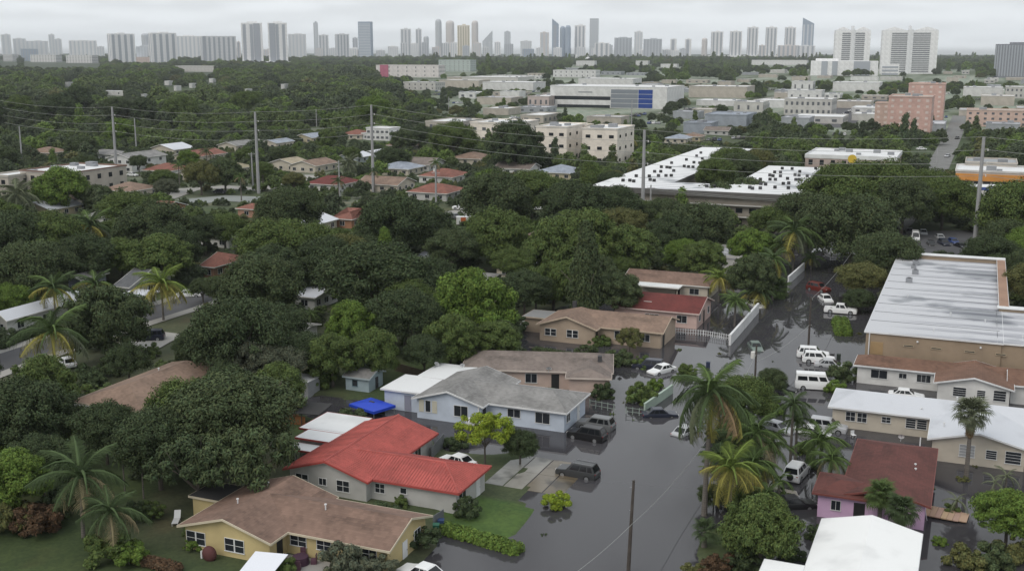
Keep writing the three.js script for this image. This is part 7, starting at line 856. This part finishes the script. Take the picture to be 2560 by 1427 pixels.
// ---------- the other trees: one by one where they show, the far wood as a mass ----------
{
  const R = rng(4242), spots = [], blocked = (x, z, r) => footprints.some(([a, b, c, d]) => x > a - r && x < b + r && z > c - r && z < d + r);
  const onRoad = (x, z) => roadPolys.some((p) => inPoly(p, x, z));
  const hides = (x, z, Rr, top) => { const q = proj(x, top, z), b = proj(x, 0, z), w = Rr * F / q[2]; for (const [x0, y0, x1, y1, d] of KEEP) if (d > q[2] + 4 && q[0] + w > x0 && q[0] - w < x1 && q[1] < y1 && b[1] > y0) return true; return false; };
  const taken_ = []; scene.traverse((o) => { if (o.name === 'crown') taken_.push([o.parent.position.x, o.parent.position.z, o.scale.x]); });
  const grid = new Map(), cell = 12, put = (a) => { const k = Math.floor(a[0] / cell) + ',' + Math.floor(a[1] / cell); if (!grid.has(k)) grid.set(k, []); grid.get(k).push(a); }; taken_.forEach(put);
  const near = (x, z, r) => { const i = Math.floor(x / cell), j = Math.floor(z / cell); for (let a = -1; a <= 1; a++) for (let b = -1; b <= 1; b++) for (const [tx, tz, tr] of grid.get((i + a) + ',' + (j + b)) || []) if (Math.hypot(x - tx, z - tz) < (r + tr) * 0.66) return true; return false; };
  const wood = (px, py) => { // how much of the ground there is under trees, by the photograph
    if (py > 318 && py < 505 && px > 240 && px < 1060) return 0.8;
    if (py > 330) return px > 1700 && py < 620 && px < 2700 ? 0.9 : 0.74;
    const town = px > 1020 + (py > 220 ? (py - 220) * 0.4 : 0); if (!town) return py < 320 ? 0.97 : 0.9;
    if (py < 168) return px > 1500 && px < 2560 ? 0.9 : 0.6; if (py < 300 && px > 2360) return 0.35; return py < 215 ? 0.36 : py < 300 ? 0.46 : 0.66;
  };
  for (let ring = 0; ring < 3; ring++) {
    const d0 = [95, 620, 1500][ring], d1 = [620, 1500, 5200][ring], step = [6.2, 9.5, 22][ring];
    for (let f = d0; f < d1; f += step) for (let s = -0.49 * f - 12; s < 0.49 * f + 12; s += step) {
      const X = s + (R() - 0.5) * step, Z = -(f + (R() - 0.5) * step), x = X * CA + Z * SA, z = -(X * SA - Z * CA), q = proj(x, 0, z), woods = q[0] < 1000 && q[1] < 330;
      const big = ring === 2 ? 9 : woods ? 7.6 : 4.6, Rr = big * (q[1] > 318 && q[1] < 505 && q[0] > 240 && q[0] < 1060 ? 0.7 : 1) * (0.55 + 0.85 * R() * R()), hc = Rr * (0.75 + 0.3 * R()) + (ring === 2 ? 2.5 : 1.6) + (woods ? 2 : 0), keepIt = R(), tn = R(), kd = R();
      if (keepIt > wood(q[0], q[1])) continue;
      if (ring === 0 && (inPoly(flood, x, z) || sd(flood, x, z) > -1.5 || sd(lawnArea, x, z) > -2 || sd(backLawn, x, z) > -2.5)) continue;
      if (onRoad(x, z) || blocked(x, z, Rr * (ring ? 0.4 : 0.5)) || (ring < 2 && near(x, z, Rr)) || hides(x, z, Rr, hc + Rr * 0.8)) continue;
      const far = q[1] < 250, stand = fbm(x / 60, z / 60, 15, 3);
      spots.push({ x, z, R: Rr, hc, q, tone: stand + 0.4 * (tn - 0.5) > (woods ? 0.47 : 0.51) ? (tn > 0.75 ? 'fresh' : 'mid') : tn > 0.82 ? 'olive' : tn > 0.4 ? 'dark' : 'deep', kind: kd > 0.955 && !woods ? 'pine' : kd > 0.75 ? 'dome' : 'broad', size: Rr / q[2] }); put([x, z, Rr]);
    }
  }
  for (let f = 95; f < 560; f += 4.2) for (let s = -0.49 * f - 8; s < 0.49 * f + 8; s += 4.2) { // bushes in the gardens between
    const X = s + (R() - 0.5) * 4.2, Z = -(f + (R() - 0.5) * 4.2), x = X * CA + Z * SA, z = -(X * SA - Z * CA), q = proj(x, 0, z), Rr = 1.1 + 1.7 * R() * R(), go = R(), tn = R();
    if (go > 0.62 || inPoly(flood, x, z) || sd(flood, x, z) > -1 || sd(lawnArea, x, z) > -1 || inPoly(lawn, x, z) || inPoly(drive, x, z) || sd(backLawn, x, z) > -1.5) continue;
    if (q[1] < 330 && q[0] > 1000 || onRoad(x, z) || blocked(x, z, Rr * 0.7) || near(x, z, Rr * 0.6) || hides(x, z, Rr, Rr * 1.3)) continue;
    spots.push({ x, z, R: Rr, hc: Rr * 0.62, q, tone: tn > 0.9 ? 'olive' : tn > 0.6 ? 'mid' : tn > 0.3 ? 'dark' : 'deep', kind: 'shrub', size: Rr / q[2] }); put([x, z, Rr * 0.6]);
  }
  spots.sort((a, b) => b.size - a.size);
  const alone = 210, marks = scene.children.filter((o) => /^(house|warehouse|apartment_block|courtyard_block|transmission_pole|shop_building|office_building|apartment_tower|shed)/.test(o.name) && o.userData.label && Math.hypot(o.position.x, o.position.z) < 1100).map((o) => { const q = proj(o.position.x, 3, o.position.z); return { o, q }; }).filter((k) => k.q[0] > -60 && k.q[0] < 2620);
  const short = (l) => { let q = l.replace(/^(the|a|an) /, '').split(/ (?:beside|behind|among|before|between|against|in the|at the|with rows|dotted|glimpsed|facing|standing|turned|below|left of|right of|under|nearest|hidden|half hidden|next to|sunk|rising|beyond|that)(?= )|, /)[0]; const n = () => q.split(' ').length; if (n() > 8) q = q.replace(/ and .*$/, ''); if (n() > 8) q = q.replace(/ (?:with|under) .*$/, ''); return q; };
  const used = new Map();
  spots.slice(0, alone).forEach((s, i) => {
    let best = null, bd = 1e9; for (const k of marks) { const d = Math.hypot(k.o.position.x - s.x, k.o.position.z - s.z); if (d < bd) { bd = d; best = k; } }
    const c = proj(s.x, s.hc, s.z), dx = c[0] - best.q[0], dd = c[2] - best.q[2], rel = bd > 45 ? 'well beyond' : Math.abs(dx) * best.q[2] / F > Math.abs(dd) ? (dx < 0 ? 'left of' : 'right of') : dd > 0 ? 'behind' : 'in front of';
    const tw = { deep: 'deep green', dark: 'dark green', mid: 'mid green', fresh: 'fresh green', olive: 'olive green' }[s.tone], kw = { broad: 'spreading tree', dome: 'rounded tree', pine: 'pointed tree', shrub: 'bush' }[s.kind], sz = s.R > 6.2 ? 'large' : s.R < 4 ? 'small' : 'middling'; let label = `${sz} ${tw} ${kw} ${rel} the ${short(best.o.userData.label)}`;
    if (label.split(' ').length > 16) label = label.replace(/^\w+ /, '').replace('spreading tree', 'tree');
    s.label = label; used.set(label, (used.get(label) || 0) + 1);
  });
  spots.slice(0, alone).forEach((s, i) => tree(s.kind, s.x, s.z, s.R, s.hc, s.tone, s.label, used.get(s.label) > 1 ? s.label.replace(/^\w+ /, '').replace(/tree|bush/, (w) => w === 'tree' ? 'trees' : 'bushes') : undefined, undefined, 1000 + i));
  // the rest: one mass per shape of crown
  const rest = spots.slice(alone), sets = {}, mt = new THREE.Matrix4(), col = new THREE.Color(), TC = { deep: [0.052, 0.073, 0.034], dark: [0.064, 0.086, 0.039], mid: [0.083, 0.117, 0.036], fresh: [0.1, 0.155, 0.032], olive: [0.11, 0.116, 0.044] };
  const base = M('wood leaves', 1, 1, 1, { vertexColors: true, roughness: 0.9 });
  for (const s of rest) { const k = KINDS[s.kind], v = 0; (sets[s.kind + v] ||= { geo: k[v].far || k[v].near, list: [] }).list.push(s); }
  for (const [k, { geo, list }] of Object.entries(sets)) {
    const im = new THREE.InstancedMesh(geo, base, list.length); im.name = numbered('wood'); im.castShadow = im.receiveShadow = true;
    list.forEach((s, i) => { const a = hash2(i, 4) * 6.28; mt.makeRotationY(a).scale(new THREE.Vector3(s.R * (0.85 + 0.3 * hash2(i, 11)), s.R * (0.85 + 0.25 * hash2(i, 12)), s.R * (0.85 + 0.3 * hash2(i, 13)))).setPosition(s.x, Math.min(s.hc, s.R * 0.9) + 0.3, s.z); im.setMatrixAt(i, mt); const f = 0.75 + 0.5 * hash2(i, 6); im.setColorAt(i, col.setRGB(...TC[s.tone].map((c) => c * f))); });
    im.userData.kind = 'stuff'; im.userData.label = { b: 'distant wood of spreading crowns filling the land beyond the houses', d: 'distant wood of rounded crowns filling the land beyond the houses', p: 'distant pointed trees scattered over the wooded land', s: 'low bushes filling the gardens between the houses' }[k[0]]; im.userData.category = 'wood'; scene.add(im);
  }
}

renderer.render(scene, camera);
